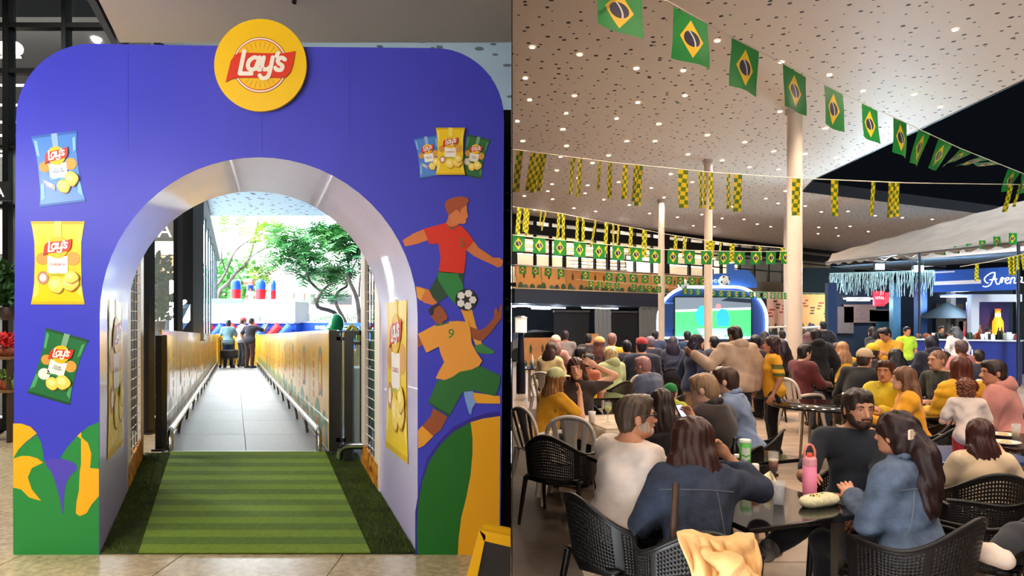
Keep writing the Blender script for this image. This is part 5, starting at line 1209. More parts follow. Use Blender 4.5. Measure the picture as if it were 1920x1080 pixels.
# cream jacket over the nearest chair
def blob(name, label, cat, loc, prims, c, res=.01, fold=.008, rz=0, group=None, fs_=16):
    v, qq = sdf_mesh('x', prims, res, 0, (), folds(11, fold, fs_)); o = inst(name, np_mesh(name, [(v, qq)]), None, loc, (0, 0, rz), mat=cloth_mat(c)); return tag(o, label, cat, group)
cx_, cy__ = seat(1308, 3.42)
jk = Vector((cx_-.02, cy__-.335, RF+.62))
e = thing('draped_jacket', 'cream yellow jacket bunched over the back of the nearest armchair', 'jacket', (cx_, cy__-.33, RF+.60), math.radians(-8))
def sheet(u, v):
    if v < .25: t = v/.25; y, z = .06-.09*t, .14+.09*t
    elif v < .38: t = (v-.25)/.13; y, z = -.03-.045*t, .23-.005*t
    else: t = (v-.38)/.62; y, z = -.075-.02*t, .225-.44*t
    x = (u-.5)*(.34-.10*t if v >= .38 else .34)-.01+(.07*t if v >= .38 else 0)
    f = .018*math.sin(u*11+v*5)+.014*math.sin(u*23-v*9)+.012*math.sin(v*17+u*6)
    return (x+.01*math.sin(v*14), y-abs(f)*1.5*min(1, v*2), z+.02*math.sin(u*7)*(v > .9)+.012*math.sin(u*9))
jm = cloth_mat((236, 188, 124)); solidify(MB().grid(sheet, 44, 44).build('body', jm, e), .012)
v, qq = sdf_mesh('x', [cap((-.06, -.10, .16), (.04, -.13, .12), .03, .05, .03), cap((.04, -.13, .12), (.13, -.12, .04), .055, .04, .04), cap((.13, -.12, .04), (.15, -.11, -.06), .045, .05, .03), cap((.0, -.12, .05), (.10, -.13, -.04), .03, .035, .02), ell((.07, -.15, .06), (.035, .03, .05), rot('Y', 40), .02, True)], .006, 0, (), folds(21, .007, 38)); inst('hood', np_mesh('hood', [(v, qq)]), e, mat=jm)
v, qq = sdf_mesh('x', [cap((.02, -.12, -.05), (.08, -.12, -.12), .045, .05, .03), cap((.08, -.12, -.12), (.02, -.11, -.24), .05, .04, .03)], .007, 0, (), folds(22, .007, 34)); inst('sleeve', np_mesh('sleeve', [(v, qq)]), e, mat=jm)
MB().tube(smooth_pts([(-.06, -.09, -.1), (-.075, -.11, -.2), (-.06, -.1, -.3)], 2, False), .004, 6).build('drawstring', M((236, 226, 210), .7), e)
st_ = MB().tube(smooth_pts([(cx_-.135, cy__-.10, RF+1.0), (cx_-.15, cy__-.135, RF+.88), (cx_-.165, cy__-.165, RF+.76), (cx_-.17, cy__-.17, RF+.66)], 1, False), .017, 6).build('bag_strap', M((70, 48, 38), .6)); tag(st_, 'brown leather bag strap hanging down the denim-jacketed back', 'strap')
# hair clip of the ponytail woman
q = P(1708, 815, 3.46); e = thing('hair_clip', 'square cream hair clip in the wavy dark ponytail', 'hair clip', q, math.radians(40))
for (x, z, w, h) in ((-.02, 0, .008, .05), (.02, 0, .008, .05), (0, .022, .04, .008), (0, -.022, .04, .008), (.034, 0, .025, .02)): MB().box((x, 0, z), (w, .012, h), bev=.003).build('bar', M((226, 200, 180), .35), e)
# shoes and leg at the right edge
q = G(1890, 4.35)
e = person('person outside the right edge showing a dark trouser leg and white sneakers', (3.22, 3.5), -90, 'sit', res='near', s=1.0, Rh=(.22, .15, .72), Lh=(-.22, .15, .72), lean=-6, hair='short', top='tee', topc=(60, 60, 66), botc=(34, 34, 40), shoec=(230, 208, 190), skin='tan', Rk=(.14, .46, .64), Rf=(.04, .64, .58), Lk=(-.14, .42, .5), Lf=(-.16, .44, .085))
# jackets on white chairs at the cloth table
blob('folded_jacket', 'peach jacket hanging on the white chair behind the cloth table', 'jacket', (1.78, 7.98, RF+.72), [ell((0, 0, 0), (.14, .08, .14), None, .04), ell((.1, 0, -.05), (.08, .07, .14), None, .04), ell((-.08, .0, -.03), (.08, .07, .13), None, .04)], (222, 170, 120), .012, .012)
blob('folded_jacket', 'blue denim jacket bundled beside the peach jacket', 'jacket', (1.40, 8.02, RF+.70), [ell((0, 0, 0), (.12, .1, .14), None, .04), ell((.02, 0, -.12), (.13, .1, .12), None, .04)], (66, 90, 124), .012, .012)
white_chair('white plastic chair carrying the peach and denim jackets', 1.6, 8.08, 186)
person('small child in a yellow jacket and green cap seen from behind', seat(1254, 7.0), 30, 'sit', s=.74, lean=6, hair='short', hairc=(60, 40, 30), top='hoodie', topc=(196, 200, 60), botc=(40, 60, 50), hat=(24, 130, 60), skin='fair', res='mid', lift=.18)
black_chair('black armchair under the small child in the green cap', *seat(1254, 7.0), 30)
sitter('grey-haired person in a slate grey jacket leaning over the table', 1240, 9.2, -48, res='mid', s=1.06, lean=26, girth=1.1, head=(0, 10, 0), hair='short', hairc=(180, 130, 126), top='jacket', topc=(84, 92, 116), skin='fair', botc=(30, 32, 40))
# ------------------------------------------------------------------ the crowd behind
FAR = [  # label, px, d, heading, dict
 ('woman in a cream jacket with dark hair at the far left table', 1028, 12.5, 30, dict(female=True, hair='long', hairlen=.26, hairc=(70, 48, 44), top='jacket', topc=(226, 200, 148), s=1.1, lean=10)),
 ('person in a white cap beside the cream-jacketed woman', 1040, 14.0, 20, dict(hair='long', hairlen=.2, hairc=(150, 110, 104), hat=(230, 214, 184), top='tee', topc=(200, 150, 140), s=1.16)),
 ('dark-haired man in pale grey bending over the far left table', 1073, 11.8, 60, dict(hair='short', hairc=(30, 28, 36), top='tee', topc=(190, 180, 176), s=1.06, lean=16)),
 ('man with dark hair in an orange top right of the far left table', 1090, 10.6, 40, dict(hair='short', hairc=(26, 24, 32), top='tee', topc=(206, 120, 90), s=1.02, lean=20)),
 ('dark-haired person sitting in front of the left black roller screen', 1103, 17.5, 10, dict(hair='short', hairc=(40, 32, 34), top='jacket', topc=(60, 54, 60), s=1.15)),
 ('woman with long auburn hair and a straw-coloured cap', 1124, 12.6, 6, dict(female=True, hair='long', hairlen=.40, hairc=(120, 74, 70), hat=(220, 176, 120), top='long', topc=(70, 50, 54), s=1.16)),
 ('person in a yellow shirt with greyish hair behind the green hoodie', 1146, 14.5, 20, dict(hair='short', hairc=(140, 104, 100), top='tee', topc=(226, 180, 50), s=1.2)),
 ('person in a pale green hooded sweater at the left crowd', 1152, 11.4, -30, dict(hair='curly', hairc=(208, 182, 140), top='hoodie', topc=(190, 204, 150), s=1.06, lean=10)),
 ('person in dark navy left of the slim column', 1176, 13.6, 0, dict(hair='short', hairc=(26, 28, 44), top='jacket', topc=(30, 34, 54), s=1.1)),
 ('broad person in dark blue with a red cap before the screen', 1204, 12.0, 6, dict(hair='short', hairc=(34, 32, 48), hat=(176, 60, 72), top='jacket', topc=(38, 44, 66), girth=1.2, s=1.16)),
 ('person in a dark jacket with white hair right of the red cap', 1222, 15.0, -10, dict(hair='short', hairc=(120, 110, 130), top='jacket', topc=(48, 50, 70), s=1.14)),
 ('person in charcoal at far centre left below the screen edge', 1262, 14.6, 15, dict(hair='long', hairlen=.2, hairc=(40, 36, 56), top='long', topc=(52, 58, 84), s=1.14, female=True)),
 ('dark figure right of the blue-jacketed woman near the screen', 1342, 14.0, -6, dict(hair='short', hairc=(30, 30, 42), top='jacket', topc=(38, 40, 56), s=1.16)),
 ('person in black behind the beige hooded man', 1418, 12.6, 10, dict(hair='short', hairc=(24, 22, 30), top='jacket', topc=(26, 26, 34), s=1.2)),
 ('woman with dark hair behind the football jersey', 1470, 12.4, -30, dict(female=True, hair='long', hairlen=.24, hairc=(44, 34, 44), top='long', topc=(38, 36, 46), s=1.14)),
 ('seated person in dark blue jeans beside the thick column foot', 1502, 11.0, 70, dict(hair='short', hairc=(30, 26, 28), top='jacket', topc=(96, 36, 40), botc=(60, 70, 96), s=1.1)),
 ('woman with long brown hair behind the black hooded person', 1515, 15.5, 20, dict(female=True, hair='long', hairlen=.3, hairc=(96, 66, 70), top='long', topc=(70, 60, 70), s=1.2)),
 ('fair woman with long hair in yellow under the awning corner', 1582, 12.4, 4, dict(female=True, hair='long', hairlen=.36, hairc=(170, 124, 90), top='tee', topc=(232, 180, 50), s=1.1)),
 ('man with tan face left of the fair woman in yellow', 1562, 13.0, 150, dict(hair='buzz', hairc=(60, 44, 36), top='tee', topc=(46, 44, 50), s=1.08)),
 ('man in a black jacket and beige cap bending over his table', 1606, 9.3, 52, dict(hair='short', hairc=(60, 44, 36), hat=(206, 176, 142), top='jacket', topc=(20, 20, 24), s=1.12, lean=22, girth=1.18)),
 ('person in a yellow cap beside the beige-capped man', 1632, 10.8, 40, dict(hair='short', hairc=(50, 40, 36), hat=(232, 186, 40), top='jacket', topc=(40, 40, 50), s=1.12, lean=14)),
 ('person in a yellow shirt at the far tables under the floodlight', 1655, 16.0, 20, dict(hair='short', hairc=(80, 60, 50), top='tee', topc=(214, 206, 80), s=1.16)),
 ('dark-haired person in front of the yellow-jacketed man', 1682, 10.4, 10, dict(hair='long', hairlen=.22, hairc=(24, 22, 30), top='long', topc=(24, 26, 36), s=1.06, female=True)),
 ('person in a pink top holding a tablet near the bar letters', 1808, 12.6, -8, dict(hair='short', hairc=(90, 70, 76), top='tee', topc=(196, 130, 130), s=1.12)),
 ('person in a dark navy hooded top hunched before the bar', 1757, 12.8, 0, dict(hair='hoodup', hairc=(28, 30, 50), top='hoodie', topc=(28, 30, 50), s=1.18, lean=14, girth=1.3)),
 ('dark seated person left of the pink-topped person', 1838, 12.0, 20, dict(hair='short', hairc=(40, 32, 34), top='jacket', topc=(44, 46, 60), s=1.0)),
 ('person with short hair in grey at the last table before the glazing', 1060, 19.0, 0, dict(hair='short', hairc=(60, 50, 54), top='tee', topc=(150, 140, 144), s=1.2)),
 ('person in blue seated beside the screen platform left end', 1228, 19.5, 20, dict(hair='short', hairc=(36, 34, 50), top='jacket', topc=(60, 70, 104), s=1.2)),
 ('person in teal seated in front of the screen platform', 1290, 18.5, 0, dict(hair='short', hairc=(30, 30, 46), top='jacket', topc=(44, 64, 96), s=1.2)),
 ('person in maroon seated right of the screen platform', 1436, 17.5, 0, dict(hair='long', hairlen=.2, hairc=(40, 30, 44), top='long', topc=(84, 44, 60), s=1.2, female=True)),
 ('person in slate seated beyond the thick column', 1468, 20.0, 0, dict(hair='short', hairc=(40, 36, 44), top='jacket', topc=(70, 74, 92), s=1.2)),
]
SK = ['fair', 'tan', 'mid', 'fair', 'tan', 'brown']
for k, (lab, px, d, th, kw) in enumerate(FAR):
    kw = dict(kw); kw.setdefault('botc', (34, 34, 42))
    sitter(lab, px, d, th, 'black' if k % 3 else 'white', res='mid' if d < 11 else 'far', skin=SK[k % 6], chlabel=('black' if k % 3 else 'white')+(' woven armchair' if k % 3 else ' plastic chair')+' under the '+' '.join(lab.split()[:8]), **kw)
stander('man in a dark jacket over a yellow shirt standing and reading his phone', 1668, 12.6, -128, res='mid', s=1.02, lean=6, head=(20, 24, 0), hair='short', hairc=(34, 30, 40), top='tee', topc=(226, 170, 50), skin='tan', botc=(22, 24, 34), Rh=(.1, .36, 1.2), Lh=(-.08, .36, 1.2), curl=1.0)
stander('person in a dark jacket standing close behind the phone reader', 1648, 13.2, 60, res='far', s=1.0, lean=6, hair='short', hairc=(36, 36, 50), top='jacket', topc=(34, 38, 60), skin='tan', botc=(22, 24, 34))
stander('worker in a fluorescent yellow-green vest left of the bar counter', 1699, 17.5, 176, res='far', s=1.0, lean=0, hair='short', hairc=(30, 30, 36), top='tee', topc=(190, 232, 60), skin='tan', botc=(30, 44, 66))
stander('woman in a pale patterned top ordering at the bar counter', 1795, 18.0, 4, res='far', s=1.0, female=True, hair='long', hairlen=.2, hairc=(74, 74, 84), top='long', topc=(196, 188, 184), skin='fair', botc=(60, 60, 74))
stander('dark-haired person standing beside the orange billboard', 1545, 20.0, 10, res='far', s=1.08, hair='short', hairc=(26, 26, 38), top='jacket', topc=(24, 30, 48), skin='tan', botc=(24, 26, 36))
stander('woman with long dark hair standing under the awning left post', 1640, 16.5, -20, res='far', s=1.0, female=True, hair='long', hairlen=.3, hairc=(34, 32, 40), top='long', topc=(40, 56, 60), skin='fair', botc=(30, 34, 44))
stander('bartender in black behind the counter at centre', 1762, 22.0, 180, res='far', s=1.0, hair='short', hairc=(30, 26, 26), top='tee', topc=(26, 28, 36), skin='tan', botc=(24, 24, 30))
stander('bartender in white behind the counter near the bottle display', 1850, 21.2, 170, res='far', s=.98, hair='short', hairc=(40, 34, 30), top='tee', topc=(140, 150, 170), skin='brown', botc=(24, 24, 30))
# tables for the crowd
for (lab, px, d, w, l, rz, cl) in (('dark table with a yellow candle jar in the left crowd', 1108, 9.6, 1.0, .7, .2, None), ('dark table between the far left sitters', 1060, 13.4, .9, .8, .1, None), ('dark table in front of the red-capped person', 1190, 14.2, .9, .8, 0, None), ('dark table near the screen platform', 1300, 16.5, 1.2, .8, 0, None), ('dark table behind the football jersey', 1440, 14.4, 1.1, .8, 0, None), ('dark table under the awning corner', 1600, 11.0, 1.1, .8, .2, None), ('dark table by the phone reader', 1690, 9.0, 1.2, .7, .15, None), ('dark table before the bar counter', 1800, 10.6, 1.2, .8, 0, None), ('dark table at the far left end', 1020, 15.6, .9, .8, 0, None)):
    p = seat(px, d); table(lab, p[0], p[1], w, l, rz, cloth=cl)
    r = random.Random(int(px))
    for k in range(3):
        nm = ['bottle', 'cup', 'jar'][k]; c, cn = bcol[(k*2+int(px)) % 7]
        o = inst(nm, bms[k], None, (p[0]+r.uniform(-.35, .35), p[1]+r.uniform(-.25, .25), RF+.752), sc=1.0, mat=M(c, .25)); tag(o, '%s %s on the %s' % (cn, nm, lab), nm)
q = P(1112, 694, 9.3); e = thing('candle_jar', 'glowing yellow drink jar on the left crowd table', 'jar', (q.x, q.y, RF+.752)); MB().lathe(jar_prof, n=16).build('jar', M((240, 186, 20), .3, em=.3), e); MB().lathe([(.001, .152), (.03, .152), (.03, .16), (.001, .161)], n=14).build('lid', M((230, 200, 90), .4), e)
# ================================================================== mall entrance with the printed arch
d0 = 4.1667; K0 = d0/F; SL = (440-960)/F
def cor(o, d, z): return Vector((SL*d+o, d, z))         # point in the passage: o across, d along, z up
def rz_(d): return .225-.0207*(d-6.25)                    # ramp level
# ------------------------------------------------------------------ shell
STONE = M((176, 160, 128), .22, var=.28, scale=30, bump=.03, bscale=80)
mf = struct(MB().box((-6.0025, 1.5, -.06), (12, 15, .1)).build('floor_mall', STONE))
slab = MB().box((0, 0, 0), (.995, .995, .03), bev=.003).mesh('slab'); slab.materials.append(STONE)
for i in range(7):
    for j in range(6): inst('slab', slab, mf, (-.56-i, 3.3+j-.12, -.015))
cm = struct(MB().prism([(-3.1, -6, 3.87), (-.004, -6, 3.87), (-.004, 5.76, 3.87), (-3.39, 5.76, 3.87), (-3.1, 5.0, 3.87)], (0, 0, .5)).build('ceiling_mall', M((206, 190, 168), .7, var=.04, scale=1)))
MB().prism([(-3.12, -6, 3.86), (-3.12, 5.0, 3.86), (-3.42, 5.78, 3.86), (-3.47, 5.78, 3.86), (-3.18, 5.0, 3.86), (-3.18, -6, 3.86)], (0, 0, 2.8)).build('edge_board', M((24, 20, 18), .5), cm)
struct(MB().box((-9, 3, 7.0), (13, 18, .1)).build('ceiling_hall', M((22, 22, 24), .7)))
struct(MB().box((-6.5, -6.05, 3), (13, .1, 8)).build('wall_rear', M((150, 140, 128), .8)))
struct(MB().box((-12.5, 2, 3), (.1, 16, 8)).build('wall_hall', M((110, 104, 98), .8)))
PERFL = holes_mat((196, 214, 224), (20, 28, 34), 2.6, .16)
struct(MB().prism([(SL*5.8-1.1, 5.8, 5.1), (-.004, 5.8, 5.1), (-.004, 22.8, 5.1), (SL*22.8-1.1, 22.8, 5.1)], (0, 0, .3)).build('ceiling_canopy', PERFL))
# unseen soffit and hall lamps added to light the arch front and glazing
for k, (x, y, z, pw) in enumerate(((-2.6, .8, 3.87, 60), (-1.2, .9, 3.87, 30), (-2.5, 2.2, 3.87, 30), (-2.6, -2.2, 3.87, 60), (-1.0, -2.2, 3.87, 40))):
    downlight(x, y, z, 'round recessed spotlight in the beige mall soffit above the entrance', 'spotlights in the mall soffit', power=pw, col=(1, .92, .82), size=1.2)
for k, (x, y) in enumerate(((-6.5, 5.6), (-5.0, 6.4), (-8, 5.2))):
    downlight(x, y, 6.95, 'round hall spotlight in the high dark mall ceiling', 'spotlights in the high hall ceiling', power=420, col=(1, .93, .84), size=1.6)
for k, (x, y, pw) in enumerate(((-2.9, -1.2, 160), (-3.6, 1.4, 150), (-1.3, -2.6, 60), (-4.1, 2.6, 70))):  # unseen pendants added to brighten the soffit and arch front
    e = thing('pendant_lamp', ['large white globe pendant hanging in the mall behind the viewer', 'white globe pendant hanging left of the viewer in the mall', 'white globe pendant hanging far behind the viewer', 'white globe pendant hanging beside the left end of the arch'][k], 'light', (x, y, 2.75))
    MB().lathe([(.16*math.sin(t), -.16*math.cos(t)) for t in np.linspace(.05, PI-.05, 10)], n=18).build('globe', M((255, 240, 220), .5, em=3.0), e); MB().cone((0, 0, .15), (0, 0, 1.12), .008, n=6).build('cable', M((30, 30, 30)), e); MB().cone((0, 0, .13), (0, 0, .2), .05, .03, 12).build('cap', M((60, 60, 60), .4), e)
    l = bpy.data.lights.new('pendant_light', 'POINT'); l.energy = pw; l.color = (1, .93, .84); l.shadow_soft_size = .18; o = bpy.data.objects.new('pendant_light', l); link(o, e); o.location = (0, 0, -.2)
sp = thing('track_spot', 'small dark spotlight fixed under the beige soffit', 'light', P(553, 0, 4.92)); MB().cone((0, 0, .0), (0, -.03, -.05), .02, .03, 10).build('head', M((60, 50, 40), .4, metal=.6), sp); MB().box((0, 0, .03), (.05, .05, .06)).build('mount', M((60, 50, 40), .4), sp); sp.location.z = 3.835; sp.scale = (.6, .6, .6)
# ------------------------------------------------------------------ arch
XC = (485-960)*K0
AR = thing('entrance_arch', 'big blue printed entrance arch with rounded top and chip bag pictures', 'arch', (XC, d0, 0))
def A(px, py, y=0.0): return Vector(((px-960)*K0-XC, y, CZ-(py-YH)*K0))
T = 5.25-d0
NAVY = M((60, 66, 202), .42, var=.05, scale=2, bump=.04, bscale=14, spec=.3)
out = [(25, 1040), (27, 600), (30, 240)]
for t in np.linspace(PI, PI/2, 13): out.append((170+140*math.cos(t), 222-140*math.sin(t)))
out += [(485, 87)]
for t in np.linspace(PI/2, 0, 13): out.append((815+130*math.cos(t), 222-132*math.sin(t)))
out += [(943, 600), (938, 1042)]
inn = [(783, 1042), (783, 800)]
for t in np.linspace(0, PI, 33): inn.append((485+298*math.cos(t), 592-297*math.sin(t)))
inn += [(187, 800), (187, 1040)]
fv = [A(x, y) for x, y in out+inn]
MB().add(fv, [tuple(range(len(fv)))]).build('front_panel', NAVY, AR)
LINE = M((198, 192, 234), .30, var=.06, scale=3, bump=.05, bscale=6, coat=.5, spec=.7)
mb = MB(); iv = [A(x, y) for x, y in inn]; ib = [v+Vector((SL*T, T, 0)) for v in iv]; n = len(iv)
mb.add(iv+ib, [(i, i+1, n+i+1, n+i) for i in range(n-1)], 0, True); mb.build('lining', LINE, AR)
mb = MB(); ov = [A(x, y) for x, y in out]; obk = [v+Vector((0, T, 0)) for v in ov]; n = len(ov)
mb.add(ov+obk, [(i, n+i, n+i+1, i+1) for i in range(n-1)], 0, False); mb.build('outer_side', NAVY, AR)
bv = obk+ib; MB().add(bv, [tuple(reversed(range(len(bv))))]).build('back_panel', M((60, 60, 90), .7), AR)
# seams in the vinyl
for px in (491, 655, 240): MB().box(A(px, 190 if px != 491 else 250, -.0008), (.002, .001, .62 if px != 491 else .25)).build('vinyl_seam', M((64, 58, 190), .4), AR)
def poly(name, pts, c, lay, parent=AR, sm=0, org=None, rough=.5):
    q = [(x, y) for x, y in pts]
    if sm: q = [(p.x, p.y) for p in smooth_pts([(x, y, 0) for x, y in q], sm)]
    v = [A(x, y, -.0012*lay) for x, y in q]
    return MB().prism(v, (0, .001, 0)).build(name, M(c, rough), parent)
c3 = lambda L, s=2.0, ox=0, oy=540: [(x/s+ox, y/s+oy) for x, y in L]
GRN, YEL, PUR = (30, 134, 62), (236, 176, 22), (76, 66, 190)
poly('leaf_print', c3([(48, 630), (75, 600), (110, 570), (140, 550), (155, 580), (163, 620), (165, 650), (180, 650), (200, 640), (225, 640), (250, 600), (290, 555), (330, 520), (372, 502), (372, 1001), (50, 1000)]), GRN, 1)
poly('leaf_print', c3([(50, 508), (80, 508), (115, 520), (140, 545), (100, 575), (70, 605), (50, 640)]), YEL, 2, sm=0)
poly('leaf_print', c3([(170, 645), (215, 638), (255, 645), (285, 660), (292, 680), (265, 700), (245, 740), (240, 800), (238, 862), (228, 800), (215, 750), (195, 690), (170, 660)]), PUR, 2, sm=1)
poly('leaf_print', c3([(50, 640), (80, 630), (110, 630), (140, 638), (162, 655), (120, 675), (105, 710), (120, 755), (155, 798), (110, 785), (80, 755), (50, 748)]), YEL, 2, sm=0)
poly('leaf_print', c3([(290, 555), (305, 540), (306, 560), (330, 580), (343, 620), (340, 660), (338, 675), (372, 678), (372, 780), (345, 810), (325, 845), (300, 855), (285, 845), (288, 800), (297, 760), (300, 690), (305, 660), (305, 565)]), YEL, 2)
c4 = lambda L: c3(L, 2.0, 480, 540)
poly('leaf_print', c4([(597, 1003), (597, 840), (610, 760), (640, 640), (690, 570), (740, 520), (800, 490), (860, 470), (916, 462), (916, 520), (820, 520), (760, 1003)]), (40, 32, 150), 1)
poly('leaf_print', c4([(605, 1003), (603, 900), (610, 800), (625, 720), (650, 650), (690, 590), (740, 540), (805, 503), (812, 560), (812, 620), (805, 700), (790, 780), (770, 860), (760, 940), (757, 1003)]), (14, 104, 30), 2)
poly('leaf_print', c4([(805, 503), (850, 490), (916, 480), (914, 800), (912, 1003), (757, 1003), (760, 940), (770, 860), (790, 780), (805, 700), (812, 620), (812, 560)]), (228, 166, 18), 2)
# footballers
def player(name):
    e = MB().box((0, 0, 0), (.001, .0004, .001)).build(name, M((200, 60, 30)), AR); return e
c6 = lambda L: c3(L, 4.318, 740, 350)
c7 = lambda L: c3(L, 3.6, 740, 540)
SK1, SK2 = (206, 118, 66), (150, 78, 44)
def fp(name, L, c, lay, sm=0): return poly(name, L, c, lay, AR, sm)
fp('footballer_arm', c6([(65, 435), (150, 380), (240, 343), (275, 430), (180, 465), (85, 485)]), SK1, 2)
fp('footballer_arm', c6([(640, 440), (680, 495), (740, 535), (800, 577), (850, 575), (878, 600), (870, 640), (840, 657), (800, 635), (720, 600), (640, 560), (575, 510)]), SK1, 2)
fp('footballer_leg', c6([(200, 810), (285, 838), (355, 935), (310, 960), (240, 940), (190, 900)]), SK1, 2)
fp('footballer_sock', c6([(172, 806), (250, 835), (210, 925), (182, 895)]), (226, 160, 50), 3)
fp('footballer_shorts', c6([(345, 725), (385, 800), (430, 880), (350, 942), (310, 900), (280, 840)]), (18, 68, 44), 3)
fp('footballer_shorts', c6([(500, 700), (562, 698), (552, 795)]), (18, 68, 44), 3)
fp('footballer_shorts', c6([(350, 685), (510, 700), (555, 800), (560, 830), (500, 870), (492, 955), (430, 880), (380, 800), (350, 750)]), (30, 128, 62), 4)
fp('footballer_neck', c6([(440, 225), (470, 205), (515, 190), (515, 300), (510, 325), (470, 335), (408, 312), (430, 265)]), SK1, 3)
fp('footballer_face', c6([(440, 228), (465, 200), (490, 185), (530, 185), (585, 140), (586, 200), (597, 245), (582, 258), (578, 292), (560, 303), (515, 300), (470, 300)]), (212, 124, 72), 4)
fp('footballer_hair', c6([(405, 150), (420, 115), (470, 90), (540, 80), (595, 92), (602, 120), (585, 145), (560, 165), (535, 185), (530, 220), (515, 190), (490, 190), (465, 215), (440, 232), (420, 200)]), (160, 74, 42), 5)
fp('footballer_shirt', c6([(235, 343), (410, 295), (450, 325), (515, 310), (545, 320), (600, 380), (640, 440), (580, 510), (575, 600), (562, 700), (450, 702), (355, 690), (370, 610), (372, 560), (355, 462), (280, 465)]), (214, 38, 10), 4)
fp('footballer_collar', c6([(425, 318), (450, 325), (470, 335), (515, 310), (515, 322), (485, 330), (465, 352)]), (60, 110, 50), 6)
t_ = text('shirt_number', '5', .075, M((74, 130, 60), .6), AR, tuple(A(740+550/4.318, 350+460/4.318, -.0085)))
t_ = text('shirt_number', '9', .085, M((50, 130, 60), .6), AR, tuple(A(740+380/3.6, 540+312/3.6, -.0085))); t_.rotation_euler = (PI/2, .2, 0)
fp('footballer_sock', c7([(445, 140), (520, 140), (545, 240), (590, 380), (570, 400), (545, 380), (520, 320), (480, 230)]), (226, 160, 50), 2)
fp('footballer_boot', c7([(540, 390), (590, 376), (672, 425), (672, 440), (640, 447), (570, 440), (538, 420)]), (50, 130, 70), 3)
fp('footballer_arm', c7([(505, 260), (580, 285), (620, 260), (670, 200), (672, 150), (680, 135), (690, 138), (700, 165), (715, 110), (726, 112), (722, 200), (650, 300), (600, 350), (570, 357), (515, 335)]), SK2, 3)
fp('footballer_arm', c7([(158, 325), (195, 380), (158, 403)]), SK2, 3)
fp('footballer_leg', c7([(260, 812), (358, 868), (310, 960), (255, 1000), (185, 930), (240, 870)]), SK2, 2)
fp('footballer_sock', c7([(185, 930), (262, 1000), (195, 1066), (160, 1082), (158, 960)]), (226, 160, 50), 3)
fp('footballer_sock', c7([(530, 705), (712, 730), (712, 780), (555, 778), (530, 760)]), (232, 168, 40), 3)
fp('footballer_boot', c7([(465, 700), (530, 695), (530, 740), (550, 770), (525, 810), (515, 855), (500, 840), (480, 770)]), (120, 160, 230), 4)
fp('footballer_shorts', c7([(290, 622), (340, 620), (440, 565), (575, 525), (712, 590), (712, 640), (680, 730), (580, 705), (530, 690), (460, 700), (420, 770), (370, 862), (290, 820), (225, 775)]), (30, 108, 50), 4)
fp('shorts_hem', c7([(225, 775), (232, 765), (300, 812), (372, 850), (366, 862), (290, 822)]), (20, 80, 40), 5)
fp('footballer_head', c7([(240, 190), (262, 140), (300, 112), (330, 140), (357, 190), (350, 215), (322, 228), (330, 245), (280, 240), (260, 210)]), SK2, 5)
fp('footballer_hair', c7([(228, 150), (250, 125), (300, 105), (306, 113), (290, 125), (266, 140), (262, 180), (245, 188)]), (26, 26, 44), 6)
fp('footballer_shirt', c7([(158, 310), (270, 250), (330, 240), (370, 225), (430, 222), (500, 230), (512, 290), (520, 370), (550, 430), (592, 490), (570, 525), (520, 550), (440, 565), (390, 600), (340, 620), (278, 610), (300, 560), (335, 500), (310, 440), (300, 395), (215, 437), (185, 370)]), (230, 160, 66), 6)
fp('footballer_collar', c7([(272, 250), (330, 240), (368, 226), (366, 238), (320, 252), (282, 258)]), (50, 120, 60), 7)
bc6 = (740+580/4.318, 350+915/4.318); br_ = 88/4.318
fp('ball_disc', [(bc6[0]+br_*math.cos(t), bc6[1]+br_*math.sin(t)) for t in np.linspace(0, 2*PI, 32, endpoint=False)], (24, 24, 44), 7)
for k in range(5):
    a = -PI/2+.35+k*2*PI/5; cx, cy_ = bc6[0]+12.2*math.cos(a), bc6[1]+12.2*math.sin(a)
    fp('ball_patch', [(cx+7.4*math.cos(a+j*PI/3), cy_+7.4*math.sin(a+j*PI/3)) for j in range(6)], (226, 228, 232), 8)
# logo disc, ribbon and lettering, and the chip bags: local x right, z up, layers towards -y
WHITE = (240, 236, 232)
def flat(mb_pts, name, c, lay, parent, org=(0, 0), s=1.0, rough=.45, sm=0):
    q = mb_pts
    if sm: q = [(p.x, p.y) for p in smooth_pts([(x, y, 0) for x, y in q], sm)]
    return MB().prism([(org[0]+x*s, -.0012*lay, org[1]+y*s) for x, y in q], (0, .001, 0)).build(name, M(c, rough), parent)
def circ(cx, cy_, rx, ry=None, n=36): return [(cx+rx*math.cos(t), cy_+(ry or rx)*math.sin(t)) for t in np.linspace(0, 2*PI, n, endpoint=False)]
LOGO = [[(348, 405), (300, 640), (425, 640)], [(492, 478), (450, 470), (400, 510), (388, 570), (420, 600), (465, 585), (492, 520)], [(512, 470), (488, 575), (505, 600), (530, 592)], [(556, 470), (538, 560), (555, 595), (600, 590), (630, 560)], [(650, 470), (618, 620), (590, 680), (540, 690), (512, 660)], [(705, 425), (690, 455)], [(778, 492), (745, 472), (705, 495), (712, 530), (752, 560), (738, 600), (690, 600), (678, 580)]]
